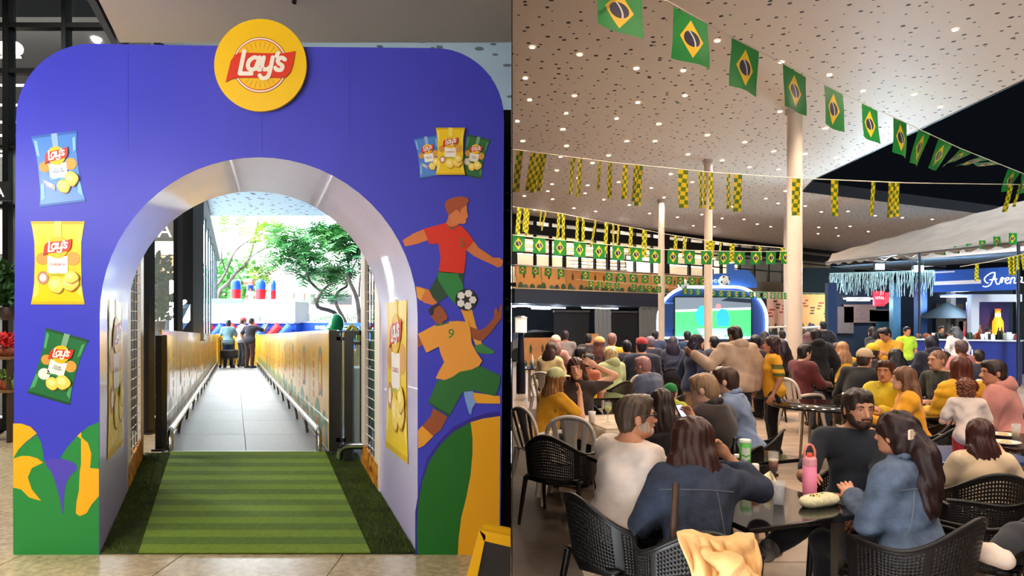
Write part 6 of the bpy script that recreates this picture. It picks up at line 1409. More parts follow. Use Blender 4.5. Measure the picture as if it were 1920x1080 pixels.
def logo(parent, org, s, lay, ring=True, tilt=0.0):
    """letters and ribbon; s = metres per unit where the ring radius is 290 units"""
    f = lambda L: [(((x-512)*math.cos(tilt)+(545-y)*-math.sin(tilt)), ((x-512)*math.sin(tilt)+(545-y)*math.cos(tilt))) for x, y in L]
    if ring:
        flat(circ(0, 0, 296), 'ring_edge', (150, 70, 30), lay, parent, org, s); flat(circ(0, 0, 288), 'ring_white', WHITE, lay+1, parent, org, s); flat(circ(0, 0, 272), 'ring_red', (206, 60, 20), lay+2, parent, org, s); flat(circ(0, 0, 263), 'ring_centre', (236, 190, 10), lay+3, parent, org, s)
    flat(f([(205, 500), (250, 440), (300, 418), (500, 424), (740, 428), (830, 414), (885, 400), (872, 480), (855, 560), (830, 630), (780, 683), (500, 686), (270, 684), (200, 702), (150, 730), (175, 620)]), 'ribbon_edge', (120, 40, 16), lay+4, parent, (org[0], org[1]-.004*s*200), s)
    flat(f([(205, 500), (250, 440), (300, 415), (500, 422), (740, 426), (830, 412), (885, 400), (872, 480), (855, 560), (830, 630), (780, 680), (500, 684), (270, 681), (200, 700), (150, 728), (175, 620)]), 'ribbon', (212, 44, 18), lay+5, parent, org, s)
    for st_ in LOGO:
        mb_ = MB(); p_ = f(st_); p_ = spl([Vector(p) for p in p_], 4) if len(p_) > 3 else p_
        stroke(mb_, [(org[0]+p[0]*s, org[1]+p[1]*s) for p in p_], 44*s, -.0012*(lay+7), 10); mb_.build('letter_stroke', M(WHITE, .4), parent)
DI = MB().cone((0, 0, 0), (0, .02, 0), 86*K0, n=64); DI = DI.build('logo_disc', M((236, 196, 0), .4), AR); DI.location = A(491.5, 125.5, -.03)
logo(DI, (0, -.0), 86*K0/490, 1)
for k in range(28):
    a = PI*2*k/28
    if abs(math.sin(a)) > .55: flat([(180*math.cos(a-.02), 180*math.sin(a-.02)), (245*math.cos(a-.03), 245*math.sin(a-.03)), (245*math.cos(a+.03), 245*math.sin(a+.03)), (180*math.cos(a+.02), 180*math.sin(a+.02))], 'ray', (218, 170, 10), 5, DI, (0, 0), 86*K0/490)
def chip_bag(parent, style, M4, w, h, logo_tilt=.1):
    """a printed bag: local origin at its centre, w x h metres"""
    base, lite, dark = {'blue': ((66, 132, 224), (130, 190, 245), (40, 96, 190)), 'yellow': ((236, 206, 10), (248, 226, 90), (206, 172, 6)), 'green': ((34, 110, 62), (70, 160, 100), (20, 74, 42))}[style]
    ol = [(-.5, .5), (.5, .5), (.47, .40), (.435, .25), (.43, 0), (.44, -.25), (.47, -.4), (.5, -.5), (-.5, -.5), (-.47, -.4), (-.44, -.25), (-.43, 0), (-.435, .25), (-.47, .4)]
    e = MB().prism([(x*w, -.0012, z*h) for x, z in ol], (0, .001, 0)).build('chip_bag_print', M(base, .35), parent); e.matrix_local = M4
    fl2 = lambda pts, nm, c, lay, sm=0: flat([(x*w, z*h) for x, z in pts], nm, c, lay, e, sm=sm)
    fl2([(-.5, .5), (.5, .5), (.49, .465), (-.49, .465)], 'top_seal', dark, 2); fl2([(-.5, -.5), (.5, -.5), (.49, -.465), (-.49, -.465)], 'bottom_seal', dark, 2)
    fl2([(-.45, .44), (-.38, .42), (-.36, .2), (-.425, .22)], 'fold_light', lite, 2); fl2([(.44, .43), (.38, .4), (.36, .2), (.425, .25)], 'fold_light', lite, 2); fl2([(-.46, -.43), (-.36, -.38), (-.34, -.15), (-.42, -.2)], 'fold_light', lite, 2); fl2([(.46, -.42), (.36, -.36), (.38, -.2), (.425, -.2)], 'fold_light', lite, 2)
    fl2([(-.06, .5), (.07, .5), (.07, .30), (-.06, .30)], 'seam_band', tuple(int(.6*a_+.4*250) for a_ in base), 3)
    pot = (206, 150, 60)
    fl2(circ(-.28, .05, .12, .075, 20), 'potato', pot, 3); fl2(circ(.28, .05, .13, .085, 20), 'potato', (214, 158, 66), 3)
    fl2([(-.19, .08), (.19, .08), (.19, -.12), (.1, -.13), (0, -.12), (-.1, -.13), (-.19, -.11)], 'label_panel', (244, 242, 240), 4)
    fl2([(-.19, -.125), (.19, -.135), (.19, -.155), (-.19, -.145)], 'label_rule', {'blue': (120, 190, 240), 'yellow': (180, 190, 40), 'green': (40, 140, 70)}[style], 5)
    s_ = w*.20/263
    flat(circ(0, 0, 263), 'logo_ground', (240, 190, 20), 6, e, (0, .185*h), s_); logo(e, (0, .195*h), s_, 3, ring=False, tilt=logo_tilt)
    tx = {'blue': ('SALT &', 'VINEGAR'), 'yellow': ('CLÁSSICA',), 'green': ('SOUR', 'CREAM')}[style]
    tc_ = M({'blue': (90, 140, 200), 'yellow': (190, 60, 60), 'green': (60, 110, 80)}[style], .5)
    for k, t in enumerate(tx): text('flavour_text', t, w*.065, tc_, e, (0, -.0065, h*((.0 if len(tx) == 1 else .015)-.035*k)-.02*h))
    chip = (240, 214, 96)
    if style == 'yellow': sp_ = [(-.02, -.26, .15, .10), (.24, -.24, .16, .09), (.27, -.17, .13, .07)]; ex = ('potato_half', circ(-.27, -.18, .105, .08, 20), (190, 130, 110))
    elif style == 'blue': sp_ = [(.08, -.25, .14, .09), (.27, -.16, .14, .10)]; ex = ('sachet', [(-.36, -.12), (-.1, -.22), (-.12, -.3), (-.3, -.22)], (170, 176, 200))
    else: sp_ = [(.0, -.26, .15, .09), (.22, -.2, .17, .10)]; ex = ('cream_bowl', circ(-.24, -.16, .135, .085, 22), (236, 232, 228))
    fl2(ex[1], ex[0], ex[2], 4); fl2([(x*.6-.105 if style == 'yellow' else x*.6-.095, z*.6-.07) for x, z in ex[1]], 'highlight', (250, 240, 226) if style != 'blue' else (210, 214, 230), 5)
    for i, (cx, cz, rx, rz2) in enumerate(sp_):
        wob = [(cx+rx*(1+.07*math.sin(3*t+i))*math.cos(t), cz+rz2*(1+.06*math.sin(4*t+i))*math.sin(t)) for t in np.linspace(0, 2*PI, 22, endpoint=False)]
        fl2([(x+.012, z-.012) for x, z in wob], 'chip_shade', (168, 120, 30), 6+3*i); fl2(wob, 'chip', chip, 7+3*i); fl2([(cx+(x-cx)*.6-.02, cz+(z-cz)*.5+.01) for x, z in wob], 'chip_glow', (250, 232, 150), 8+3*i)
    return e
def on_front(px, py, tilt, lay=1): return Matrix.Translation(A(px, py, -.0012*lay)) @ Matrix.Rotation(-tilt, 4, 'Y')
chip_bag(AR, 'blue', on_front(110, 317, math.radians(7)), 87*K0, 134*K0, .12)
chip_bag(AR, 'yellow', on_front(109, 493, 0), 101*K0, 156*K0, .12)
chip_bag(AR, 'green', on_front(109, 687, math.radians(-16)), 84*K0, 127*K0, .22)
chip_bag(AR, 'blue', on_front(804, 294, math.radians(9)), 46*K0, 76*K0, .14)
chip_bag(AR, 'green', on_front(889, 294, math.radians(-13)), 45*K0, 76*K0, .2)
chip_bag(AR, 'yellow', on_front(845, 285, 0, 14), 55*K0, 88*K0, .14)
uN = Vector((SL, 1, 0)).normalized()
def on_lining(o, d, z, right):
    x = -uN if right else uN; zz = Vector((0, 0, 1)); y = zz.cross(x); p = cor(o, d, z)-Vector((XC, d0, 0))+(-y)*.004
    return Matrix(((x.x, y.x, 0, p.x), (x.y, y.y, 0, p.y), (x.z, y.z, 1, p.z), (0, 0, 0, 1)))
chip_bag(AR, 'yellow', on_lining(1.143, 4.70, 1.14, True), .70, 1.24, .1)
chip_bag(AR, 'yellow', on_lining(-.843, 4.70, 1.14, False), .66, 1.2, .1)
# ------------------------------------------------------------------ floor of the passage
d1 = 6.25
zc = lambda d: .225*(d-d0)/(d1-d0) if d < d1 else rz_(d)
tf = thing('turf_runner', 'dark artificial turf under and beside the striped carpet', 'turf', cor(0, d0, 0))
tb = MB().grid(lambda u, v: cor(-.843+1.986*u, d0+.005+(d1-d0)*v, zc(d0+(d1-d0)*v)+.004)-Vector(tf.location), 2, 8).build('backing', M((44, 58, 18), .9, var=.5, scale=40), tf); solidify(tb, .004)
g_ = MB(); r = random.Random(3)
for k in range(15000):
    side = r.random() < .38
    o = r.uniform(-.84, -.60) if side else r.uniform(.845, 1.14); d = d0+.02+(d1-d0-.03)*r.random()
    p = cor(o, d, zc(d)+.004)-Vector(tf.location); h = r.uniform(.012, .024); w = .0022; a = r.uniform(0, PI); lx, ly = r.uniform(-.008, .008), r.uniform(-.008, .008)
    g_.add([p+Vector((w*math.cos(a), w*math.sin(a), 0)), p-Vector((w*math.cos(a), w*math.sin(a), 0)), p+Vector((lx, ly, h))], [(0, 1, 2)])
go = g_.build('grass_blades', M((70, 92, 22), .8, var=.4, scale=8), tf); go['kind'] = 'stuff'
cp = thing('striped_carpet', 'green striped entrance carpet running up to the ramp', 'carpet', cor(.12, d0, 0))
G1, G2 = M((100, 128, 30), .85, var=.12, scale=30), M((76, 104, 28), .85, var=.12, scale=30)
ns = 19
for k in range(ns):
    a, b = d0+.003+(d1-d0)*k/ns, d0+.003+(d1-d0)*(k+1)/ns
    q = [cor(-.6, a, zc(a)+.016), cor(.85, a, zc(a)+.016), cor(.85, b, zc(b)+.016), cor(-.6, b, zc(b)+.016)]
    MB().prism([p-Vector(cp.location) for p in q], (0, 0, -.008)).build('stripe', [G1, G2][k % 2], cp)
th_ = thing('threshold_strip', 'narrow pale strip where the carpet meets the ramp', 'strip', cor(.12, d1+.04, .225)); MB().box((0, 0, .004), (1.45, .1, .012)).build('strip', M((150, 170, 140), .5), th_)
# ramp with slabs
rm = struct(MB().grid(lambda u, v: cor(-.70+1.60*u, 6.26+20.5*v, rz_(6.26+20.5*v)-.02), 1, 4).build('floor_ramp', M((90, 88, 86), .8))); solidify(rm, .1, -1)
RS = [M((118, 117, 116), .5, var=.25, scale=50, bump=.05, bscale=120), M((112, 111, 111), .5, var=.25, scale=50, bump=.05, bscale=120)]
for j in range(17):
    for i in range(2):
        a, b = 6.27+1.2*j, 6.27+1.2*j+1.194; o0, o1 = (-.68, .107) if i == 0 else (.113, .88)
        mb = MB(); tp = [cor(o0, a, rz_(a)), cor(o1, a, rz_(a)), cor(o1, b, rz_(b)), cor(o0, b, rz_(b))]
        mb.prism(tp, (0, 0, -.03)); mb.build('slab', RS[(i+j) % 2], rm)
# side panels
CHR = M((205, 205, 208), .18, metal=1.0)
PY = [M((224, 178, 44), .35, var=.08, scale=3, coat=.3), M((216, 170, 40), .35, var=.08, scale=3, coat=.3)]
PL = [M((206, 164, 78), .28, var=.08, scale=3, coat=.5), M((196, 150, 70), .28, var=.08, scale=3, coat=.5)]
def side_panel(o, a, b, side, k):
    ordn = ['nearest', 'second', 'third', 'fourth', 'fifth', 'sixth', 'seventh', 'eighth', 'ninth', 'tenth', 'eleventh', 'twelfth', 'thirteenth'][k]
    e = thing('ramp_barrier', '%s yellow printed panel along the %s side of the ramp' % (ordn, side), 'panel', cor(o, a, rz_(a)))
    L = Vector(e.location); sg = 1 if side == 'right' else -1
    q = [cor(o, a, rz_(a)+.02)-L, cor(o, b-.01, rz_(b)+.02)-L, cor(o, b-.01, rz_(b)+1.16)-L, cor(o, a, rz_(a)+1.16)-L]
    off = Vector((sg*.025, 0, 0))
    sh = MB().prism(q, off).build('board', (PY if side == 'right' else PL)[k % 2], e)
    def at(u, z, lay): d = a+(b-.01-a)*u; return cor(o-sg*.0012*lay, d, rz_(d)+z)-L
    def pr(nm, pts, c, lay): MB().prism([at(u, z, lay) for u, z in pts], (sg*.001, 0, 0)).build(nm, M(c, .4, coat=.2), sh)
    hl = (60, 118, 58) if side == 'right' else (120, 120, 60)
    for (c0, w_, h_) in ((.18, .16, .34), (.52, .2, .42), (.84, .14, .3)):
        pr('hill_print', [(c0+w_*math.cos(t), .03+h_*math.sin(t)) for t in np.linspace(0, PI, 13)], hl, 1); pr('hill_print', [(c0+.5*w_*math.cos(t)+.04, .03+.55*h_*math.sin(t)) for t in np.linspace(0, PI, 9)], (226, 150, 40) if side == 'right' else (190, 130, 60), 2)
    pr('figure_print', [(.28, .48), (.30, .95), (.36, 1.0), (.44, .98), (.48, .9), (.47, .46), (.38, .5)], (70, 110, 70) if side == 'right' else (150, 130, 70), 1)
    pr('figure_print', [(.31, .52), (.32, .86), (.38, .93), (.44, .85), (.44, .5), (.37, .55)], (216, 110, 50), 2); pr('figure_print', [(.33, .6), (.34, .8), (.39, .84), (.42, .78), (.42, .62)], (240, 190, 60), 3)
    for j in range(5): pr('letter_print', [(.70, .42+.11*j), (.78, .42+.11*j), (.78, .49+.11*j), (.74, .50+.11*j), (.70, .48+.11*j)], (206, 84, 40), 1)
    return e
ed = [6.28+1.62*k for k in range(13)]
for k in range(12):
    side_panel(.885, ed[k], ed[k+1], 'right', k)
    side_panel(-.685, ed[k], ed[k+1], 'left', k)
ew = thing('ramp_end_barrier', 'bright yellow panel closing the far end of the ramp', 'panel', cor(.1, 25.75, rz_(25.75))); MB().box((0, 0, .6), (1.6, .03, 1.2)).build('board', PY[0], ew)
MB().box((-.5, -.02, .5), (.1, .005, .5)).build('figure_print', M((60, 118, 58), .5), ew); MB().box((.5, -.02, .5), (.1, .005, .5)).build('figure_print', M((216, 110, 50), .5), ew)
def kerb_rail(o, label, sg):
    e = thing('kerb_rail', label, 'handrail', cor(o, 6.35, rz_(6.35))); L = Vector(e.location)
    pts = [cor(o, 6.33, rz_(6.33)+.0)-L, cor(o, 6.335, rz_(6.33)+.13)-L, cor(o, 6.37, rz_(6.37)+.18)-L, cor(o, 6.45, rz_(6.45)+.2)-L]+[cor(o, d, rz_(d)+.2)-L for d in np.linspace(7, 25, 12)]
    MB().tube(pts, .028, 10).build('rail', CHR, e)
    for d in np.arange(7.6, 25, 1.25): MB().cone(cor(o+sg*.03, d, rz_(d))-L, cor(o, d, rz_(d)+.19)-L, .016, n=8).build('bracket', M((120, 118, 116), .35, metal=.8), e)
kerb_rail(.80, 'polished low kerb rail along the right side of the ramp', 1); kerb_rail(-.61, 'polished low kerb rail along the left side of the ramp', -1)
pr_ = thing('short_rail', 'short bent chrome pipe rail beside the glass gate', 'handrail', cor(1.0, 6.0, .2)); L = Vector(pr_.location)
MB().tube(smooth_pts([P(637, 868, 6.02)-L, P(637, 848, 6.02)-L, P(645, 838, 6.0)-L, P(660, 836, 5.95)-L, P(684, 836, 5.9)-L], 2, False), .03, 10).build('rail', CHR, pr_)
# posts, gate and white frames
DKM = M((14, 14, 16), .35)
def post(label, px0, px1, py0, py1, d, dep=.08, m=DKM, name='black_post', cat='post', parts=None):
    a = P(px0, py1, d); b = P(px1, py0, d); e = thing(name, label, cat, ((a.x+b.x)/2, d, a.z))
    MB().box((0, dep/2, (b.z-a.z)/2), (b.x-a.x, dep, b.z-a.z), bev=.006).build('shaft', m, e); MB().box((0, dep/2, .01), (b.x-a.x+.05, dep+.05, .02)).build('foot_plate', M((40, 40, 42), .4), e)
    return e
post('black end post of the right ramp panels', 617, 632, 619, 850, 6.27, .1)
post('black end post of the left ramp panels', 291, 303, 628, 846, 6.27, .1)
gt = thing('glass_gate', 'black framed glass gate right of the ramp entrance', 'gate', P(660, 862, 6.0)); L = Vector(gt.location)
for (x0, x1, y0, y1) in ((647, 662, 620, 864), (632, 640, 632, 840), (676, 684, 620, 836), (662, 684, 620, 628), (632, 647, 632, 638), (662, 684, 640, 646), (632, 650, 820, 828)):
    a = P(x0, y1, 6.0)-L; b = P(x1, y0, 6.0)-L; MB().box(((a.x+b.x)/2, 0, (a.z+b.z)/2), (b.x-a.x, .06, b.z-a.z)).build('frame_bar', DKM, gt)
for (x0, x1, y0, y1) in ((638, 648, 636, 822), (660, 678, 644, 832)):
    a = P(x0, y1, 6.0)-L; b = P(x1, y0, 6.0)-L; MB().box(((a.x+b.x)/2, .01, (a.z+b.z)/2), (b.x-a.x, .012, b.z-a.z)).build('pane', GLASS((200, 225, 225), .22), gt)
def white_frame(label, o, da, db):
    e = thing('wire_partition', label, 'frame', cor(o, da, zc(da)+.0)); L = Vector(e.location); wm = M((224, 216, 200), .5)
    sg = 1 if o > 0 else -1
    for d in (da+.04, db-.04):
        b0, b1 = cor(o, d, 0.02), cor(o, d, 2.7); MB().box(((b0+b1)/2-L), (.03, .20, 2.68), rz=.39).build('upright', wm, e)
    for k in range(28):
        zz = .40+k*.082; a, b = cor(o, da+.09, zz)-L, cor(o, db-.09, zz)-L; MB().tube([a, b], .0045, 5).build('slat', wm, e)
    for k in range(5):
        d = da+.12+(db-da-.24)*k/4; MB().tube([cor(o, d, .35)-L, cor(o, d, 2.65)-L], .006, 6).build('wire', M((90, 90, 92), .5), e)
    q = [cor(o-sg*.02, da-.0, zc(da)+.0)-L, cor(o-sg*.02, db, zc(db))-L, cor(o-sg*.02, db, zc(db)+.2)-L, cor(o-sg*.02, da, zc(da)+.2)-L]
    MB().prism(q, (sg*.02, 0, 0)).build('flower_skirting', M((214, 130, 40), .5, var=.9, scale=14), e)
white_frame('white wire frame panel just behind the arch on the right', 1.15, 5.28, 5.95); white_frame('white wire frame panel just behind the arch on the left', -.86, 5.28, 6.12)
# dark shop front left of the ramp
post('tall black door frame behind the left white frame', 257, 279, 300, 815, 7.0, .12, name='door_portal', cat='frame')
post('wide black column left of the ramp panels', 328, 362, 150, 640, 13.0, .45, name='black_column', cat='column')
# ------------------------------------------------------------------ glazed mall front on the left
wl = struct(MB().box((0, 0, 0), (7.2, .12, .16)).build('wall_left', M((18, 20, 22), .4))); wl.location = (-8.2, 9.0, .08)
def wx(px, d=9.0): return (px-960)*d/F-wl.location.x
def wz(py, d=9.0): return CZ-(py-YH)*d/F-wl.location.z
for px, w in ((-90, 10), (17, 11), (125, 8), (232, 8), (334, 8)): MB().box((wx(px), 0, 3.4), (w*9/F, .14, 6.9)).build('mullion', M((18, 20, 22), .35, metal=.4), wl)
for py, h in ((50, 9), (135, 9), (277, 6), (388, 8)): MB().box((wx(120), 0, wz(py)), (3.2, .12, h*9/F)).build('transom', M((18, 20, 22), .35, metal=.4), wl)
gl = M((18, 22, 24), .04, alpha=.45, spec=.8)
for a, b in ((-90, 17), (17, 125), (125, 232), (232, 334)):
    for c, d in ((-120, 50), (50, 135), (135, 277), (277, 388), (388, 640)): MB().box(((wx(a)+wx(b))/2, .02, (wz(c)+wz(d))/2), (wx(b)-wx(a)-.06, .012, wz(c)-wz(d)-.05)).build('pane', gl if d < 388 else GLASS((210, 225, 225), .12), wl)
iv_ = struct(MB().box((-9.6, 12.6, 3.5), (6.2, .1, 7.6)).build('wall_shop', M((62, 56, 48), .8, var=.4, scale=.7)))
for k, (px, py, w) in enumerate(((15, 47, 0), (22, 107, 42), (8, 107, 28), (30, 160, 50), (30, 197, 60), (28, 229, 60), (28, 254, 60), (30, 283, 50), (30, 292, 60))):  # glowing bars put in for strip lights reflected in the glass
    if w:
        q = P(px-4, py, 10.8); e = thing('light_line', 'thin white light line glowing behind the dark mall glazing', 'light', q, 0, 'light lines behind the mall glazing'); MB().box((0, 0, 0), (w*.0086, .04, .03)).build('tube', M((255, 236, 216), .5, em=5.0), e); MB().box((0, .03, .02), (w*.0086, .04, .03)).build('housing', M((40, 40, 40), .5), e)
for (px, py) in ((8, 91), (29, 91)):
    q = P(px, py, 10.9); e = thing('hall_lamp', 'dazzling round lamp behind the dark mall glazing', 'light', q, 0, 'round lamps behind the mall glazing'); MB().lathe([(.11*math.sin(t), -.11*math.cos(t)) for t in np.linspace(.05, PI-.05, 8)], n=14).build('globe', M((255, 244, 225), .5, em=14), e); MB().cone((0, 0, .1), (0, 0, .5), .01, n=6).build('stem', M((30, 30, 30)), e)
sg_ = thing('shop_sign', 'grey shop sign with white letters IA above the plants', 'sign', P(296, 425, 9.4)); MB().box((0, .03, 0), (.62, .05, .4)).build('board', M((96, 84, 82), .6), sg_); text('lettering', 'IA', .30, M((245, 240, 235), .5, em=.8), sg_, (.06, -.002, -.06))
s2 = thing('shop_sign', 'black shop sign with white letter A at the far left edge', 'sign', P(4, 358, 8.6)); MB().box((0, .03, 0), (.2, .05, .25)).build('board', M((14, 14, 14), .6), s2); text('lettering', 'A', .19, M((235, 235, 235), .5, em=.5), s2, (-.035, -.002, -.02))
# glowing panels in place of lit shop shelves, and plants behind the glass
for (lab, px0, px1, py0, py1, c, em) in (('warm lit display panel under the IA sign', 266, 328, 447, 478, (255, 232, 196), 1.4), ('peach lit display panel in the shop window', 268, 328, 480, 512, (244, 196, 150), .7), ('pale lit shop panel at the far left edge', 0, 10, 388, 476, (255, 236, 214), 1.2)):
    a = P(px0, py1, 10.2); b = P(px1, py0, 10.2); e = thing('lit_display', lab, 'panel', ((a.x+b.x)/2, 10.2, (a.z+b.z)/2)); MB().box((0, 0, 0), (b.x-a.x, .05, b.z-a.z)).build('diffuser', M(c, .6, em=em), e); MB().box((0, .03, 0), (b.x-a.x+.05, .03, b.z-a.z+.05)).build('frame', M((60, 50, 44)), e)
def leafy(e, c, R, n, col, seed, size=.08, name='foliage', squash=1.0, stuff=True):
    r = random.Random(seed); mb = MB()
    for k in range(n):
        while True:
            p = Vector((r.uniform(-1, 1), r.uniform(-1, 1), r.uniform(-1, 1)))
            if p.length < 1: break
        p = Vector(c)+Vector((p.x*R, p.y*R, p.z*R*squash)); d = Vector((r.gauss(0, 1), r.gauss(0, 1), r.gauss(0, .8))).normalized(); w = d.orthogonal().normalized()*size*.28; d = d*size
        up = d.cross(w).normalized()*size*.08
        mb.add([p, p+d*.5+w+up, p+d, p+d*.5-w+up], [(0, 1, 2, 3)])
    o = mb.build(name, col, e)
    if stuff: o['kind'] = 'stuff'
    return o
LG = [M((60, 110, 40), .6, var=.3, scale=3), M((40, 84, 34), .6, var=.3, scale=3), M((120, 160, 60), .6, var=.3, scale=3)]
for (lab, px, py, d, R) in (('tall dark green pot plant on the shop shelf', 298, 510, 9.7, .22), ('low dark green pot plant on the floor of the shop', 296, 575, 9.7, .22), ('leafy plant stand at the far left edge', 10, 520, 8.5, .16), ('small green plant above the red flowers', 14, 560, 8.4, .12)):
    q = P(px, py, d); e = thing('pot_plant', lab, 'plant', (q.x, q.y, q.z-R-.15)); MB().lathe([(.001, 0), (.08, 0), (.11, .16), (.09, .16), (.07, .03), (.001, .03)], n=14).build('pot', M((70, 60, 54), .6), e); MB().cone((0, 0, .1), (0, 0, .3), .012, n=6).build('stem', M((70, 56, 40)), e); leafy(e, (0, 0, R+.17), R, 150, LG[1], int(px)+int(py), .13)
sh_ = thing('shop_shelf', 'low wooden plant shelf behind the shop glass', 'shelf', (P(296, 640, 9.7).x, 9.72, .02))
for z in (.35, .82): MB().box((0, 0, z), (.7, .35, .03)).build('board', M((96, 72, 52), .6), sh_)
for sx in (-.32, .32): MB().box((sx, 0, .42), (.03, .3, .84)).build('upright', M((40, 34, 30)), sh_)
fsd = thing('flower_stand', 'tiered wooden flower stand at the far left edge', 'stand', (P(4, 700, 8.2).x, 8.2, .0))
for z in (.62, 1.02): MB().box((0, 0, z), (.5, .4, .03)).build('tier', M((120, 90, 60), .6), fsd)
for sx in (-.2, .2): MB().box((sx, 0, .5), (.03, .35, 1.0)).build('upright', M((60, 50, 40)), fsd)
for k, (px, py, c) in enumerate(((3, 610, (200, 30, 30)), (14, 604, (206, 40, 34)), (20, 612, (190, 26, 40)))):
    q = P(px, py, 8.15); e = thing('flower_pot', 'red flowering pot on the stand, '+['leftmost', 'middle', 'rightmost'][k]+' of three', 'plant', (q.x, q.y, 1.035)); MB().lathe([(.001, 0), (.05, 0), (.07, .1), (.001, .1)], n=12).build('pot', M((140, 70, 44), .7), e); leafy(e, (0, 0, .2), .1, 70, M(c, .6, var=.3), k, .06, 'blossoms')
for k, (px, c) in enumerate(((4, (150, 76, 46)), (12, (176, 92, 56)), (20, (120, 150, 60)))):
    q = P(px, 645, 8.1); e = thing('clay_pot', ['left brown', 'middle terracotta', 'right green'][k]+' plant pot on the lower tier of the flower stand', 'pot', (q.x, q.y, .637)); MB().lathe([(.001, 0), (.04, 0), (.055, .12), (.001, .12)], n=12).build('pot', M(c, .7), e); leafy(e, (0, 0, .17), .06, 40, LG[2], k+9, .06)
rl_ = struct(MB().prism([P(-30, 700, 8.4)*1.0, P(30, 686, 9.5), P(30, 690, 9.3), P(-30, 706, 8.2)], (0, 0, .001)).build('floor_line', M((176, 60, 50), .5))); rl_.location.z = 0
for v in rl_.data.vertices: v.co.z = .003
# escalator balustrade
es = thing('escalator', 'escalator balustrade with a glowing handrail line behind the shop glass', 'escalator', P(270, 640, 9.6)); L = Vector(es.location)
MB().prism([P(262, 632, 9.6)-L, P(346, 570, 11.5)-L, P(346, 600, 11.5)-L, P(300, 660, 9.9)-L], (.05, .1, 0)).build('glass_side', GLASS((150, 190, 220), .4), es)
MB().tube([P(262, 628, 9.55)-L, P(347, 565, 11.45)-L], .035, 8).build('handrail', M((230, 220, 214), .25, em=.6), es); MB().tube([P(262, 640, 9.55)-L, P(347, 577, 11.45)-L], .022, 8).build('lower_trim', M((70, 34, 30), .4), es)
# ------------------------------------------------------------------ mirrored glass wall beyond the black column
wm_ = struct(MB().box((0, 0, 0), (.1, .1, .1)).build('wall_glass', M((40, 60, 70), .3))); wm_.location = cor(-1.02, 15.5, .05)
mg = GLASS((190, 220, 228), .38, .05)
L = Vector(wm_.location)
de = [15.5+2.4*k for k in range(10)]
for k in range(9):
    for z0_, z1_ in ((-.3, 1.6), (1.62, 3.3), (3.32, 4.95)):
        q = [cor(-1.02, de[k]+.03, z0_)-L, cor(-1.02, de[k+1]-.03, z0_)-L, cor(-1.02, de[k+1]-.03, z1_)-L, cor(-1.02, de[k]+.03, z1_)-L]; MB().prism(q, (-.02, 0, 0)).build('pane', mg, wm_)
for d in de: MB().tube([cor(-1.0, d, -.3)-L, cor(-1.0, d, 5.0)-L], .035, 6).build('mullion', M((40, 56, 66), .4), wm_)
MB().prism([cor(-1.1, 15, 4.95)-L, cor(-.8, 15, 4.95)-L, cor(-.8, 38, 4.95)-L, cor(-1.1, 38, 4.95)-L], (0, 0, .12)).build('gutter', M((30, 44, 54), .5), wm_)
# ------------------------------------------------------------------ outdoors
gr = struct(MB().box((-32, 60, -.42), (63.99, 100, .1)).build('ground_outside', M((150, 148, 142), .8, var=.15, scale=.4)))
TRK = M((92, 84, 80), .8, var=.3, scale=4, bump=.4, bscale=14)
zz_ = lambda x, y: (x/3.6+340, y/3.6+400)
def tree(label, paths, clusters, d, base_px, cols, seed):
    b = P(*base_px, d); b.z = -.37
    e = thing('tree', label, 'tree', b); L = Vector(e.location); tr = MB(); r = random.Random(seed)
    for i, (rad, pts) in enumerate(paths):
        pp = [P(*zz_(x, y), d+.9*math.sin(k*1.7+i)) for k, (x, y) in enumerate(pts)]
        if i == 0 or rad > .12: pp[0].z = min(pp[0].z, -.3)
        n = len(pp)*4; sp_ = spl(pp, 4); MB().tube([p-L for p in sp_], [rad*(1-.72*k/len(sp_)) for k in range(len(sp_))], 7).build('trunk' if i == 0 else 'branch', TRK, e)
    for k, (cx, cy_, rx, ry, n) in enumerate(clusters):
        mb = MB(); c = P(*zz_(cx, cy_), d); RX, RY = rx/3.6*d/F, ry/3.6*d/F
        for j in range(int(n*1.5)):
            while True:
                p = Vector((r.uniform(-1, 1), r.uniform(-1, 1), r.uniform(-1, 1)))
                if p.length < 1: break
            p = c+Vector((p.x*RX, p.y*1.4, p.z*RY)); dd = Vector((r.gauss(0, 1), r.gauss(0, 1), r.gauss(0, .45))).normalized(); w = dd.cross(Vector((0, 0, 1))).normalized(); s_ = r.uniform(.4, .75)
            for q in range(3):
                a = p+dd*s_*(.25*q); mb.add([a-L, a+w*s_*.34+dd*s_*.22-L, a+w*s_*.4+dd*s_*.36-L, a+dd*s_*.14-L], [(0, 1, 2, 3)]); mb.add([a-L, a-w*s_*.34+dd*s_*.22-L, a-w*s_*.4+dd*s_*.36-L, a+dd*s_*.14-L], [(0, 3, 2, 1)])
        o = mb.build('foliage', cols[k % len(cols)], e); o['kind'] = 'stuff'
LC = [M((66, 130, 70), .6, var=.25, scale=1), M((48, 112, 72), .6, var=.25, scale=1), M((84, 150, 74), .6, var=.2, scale=1)]
LY = [M((150, 176, 60), .6, var=.25, scale=1), M((120, 160, 70), .6, var=.25, scale=1)]
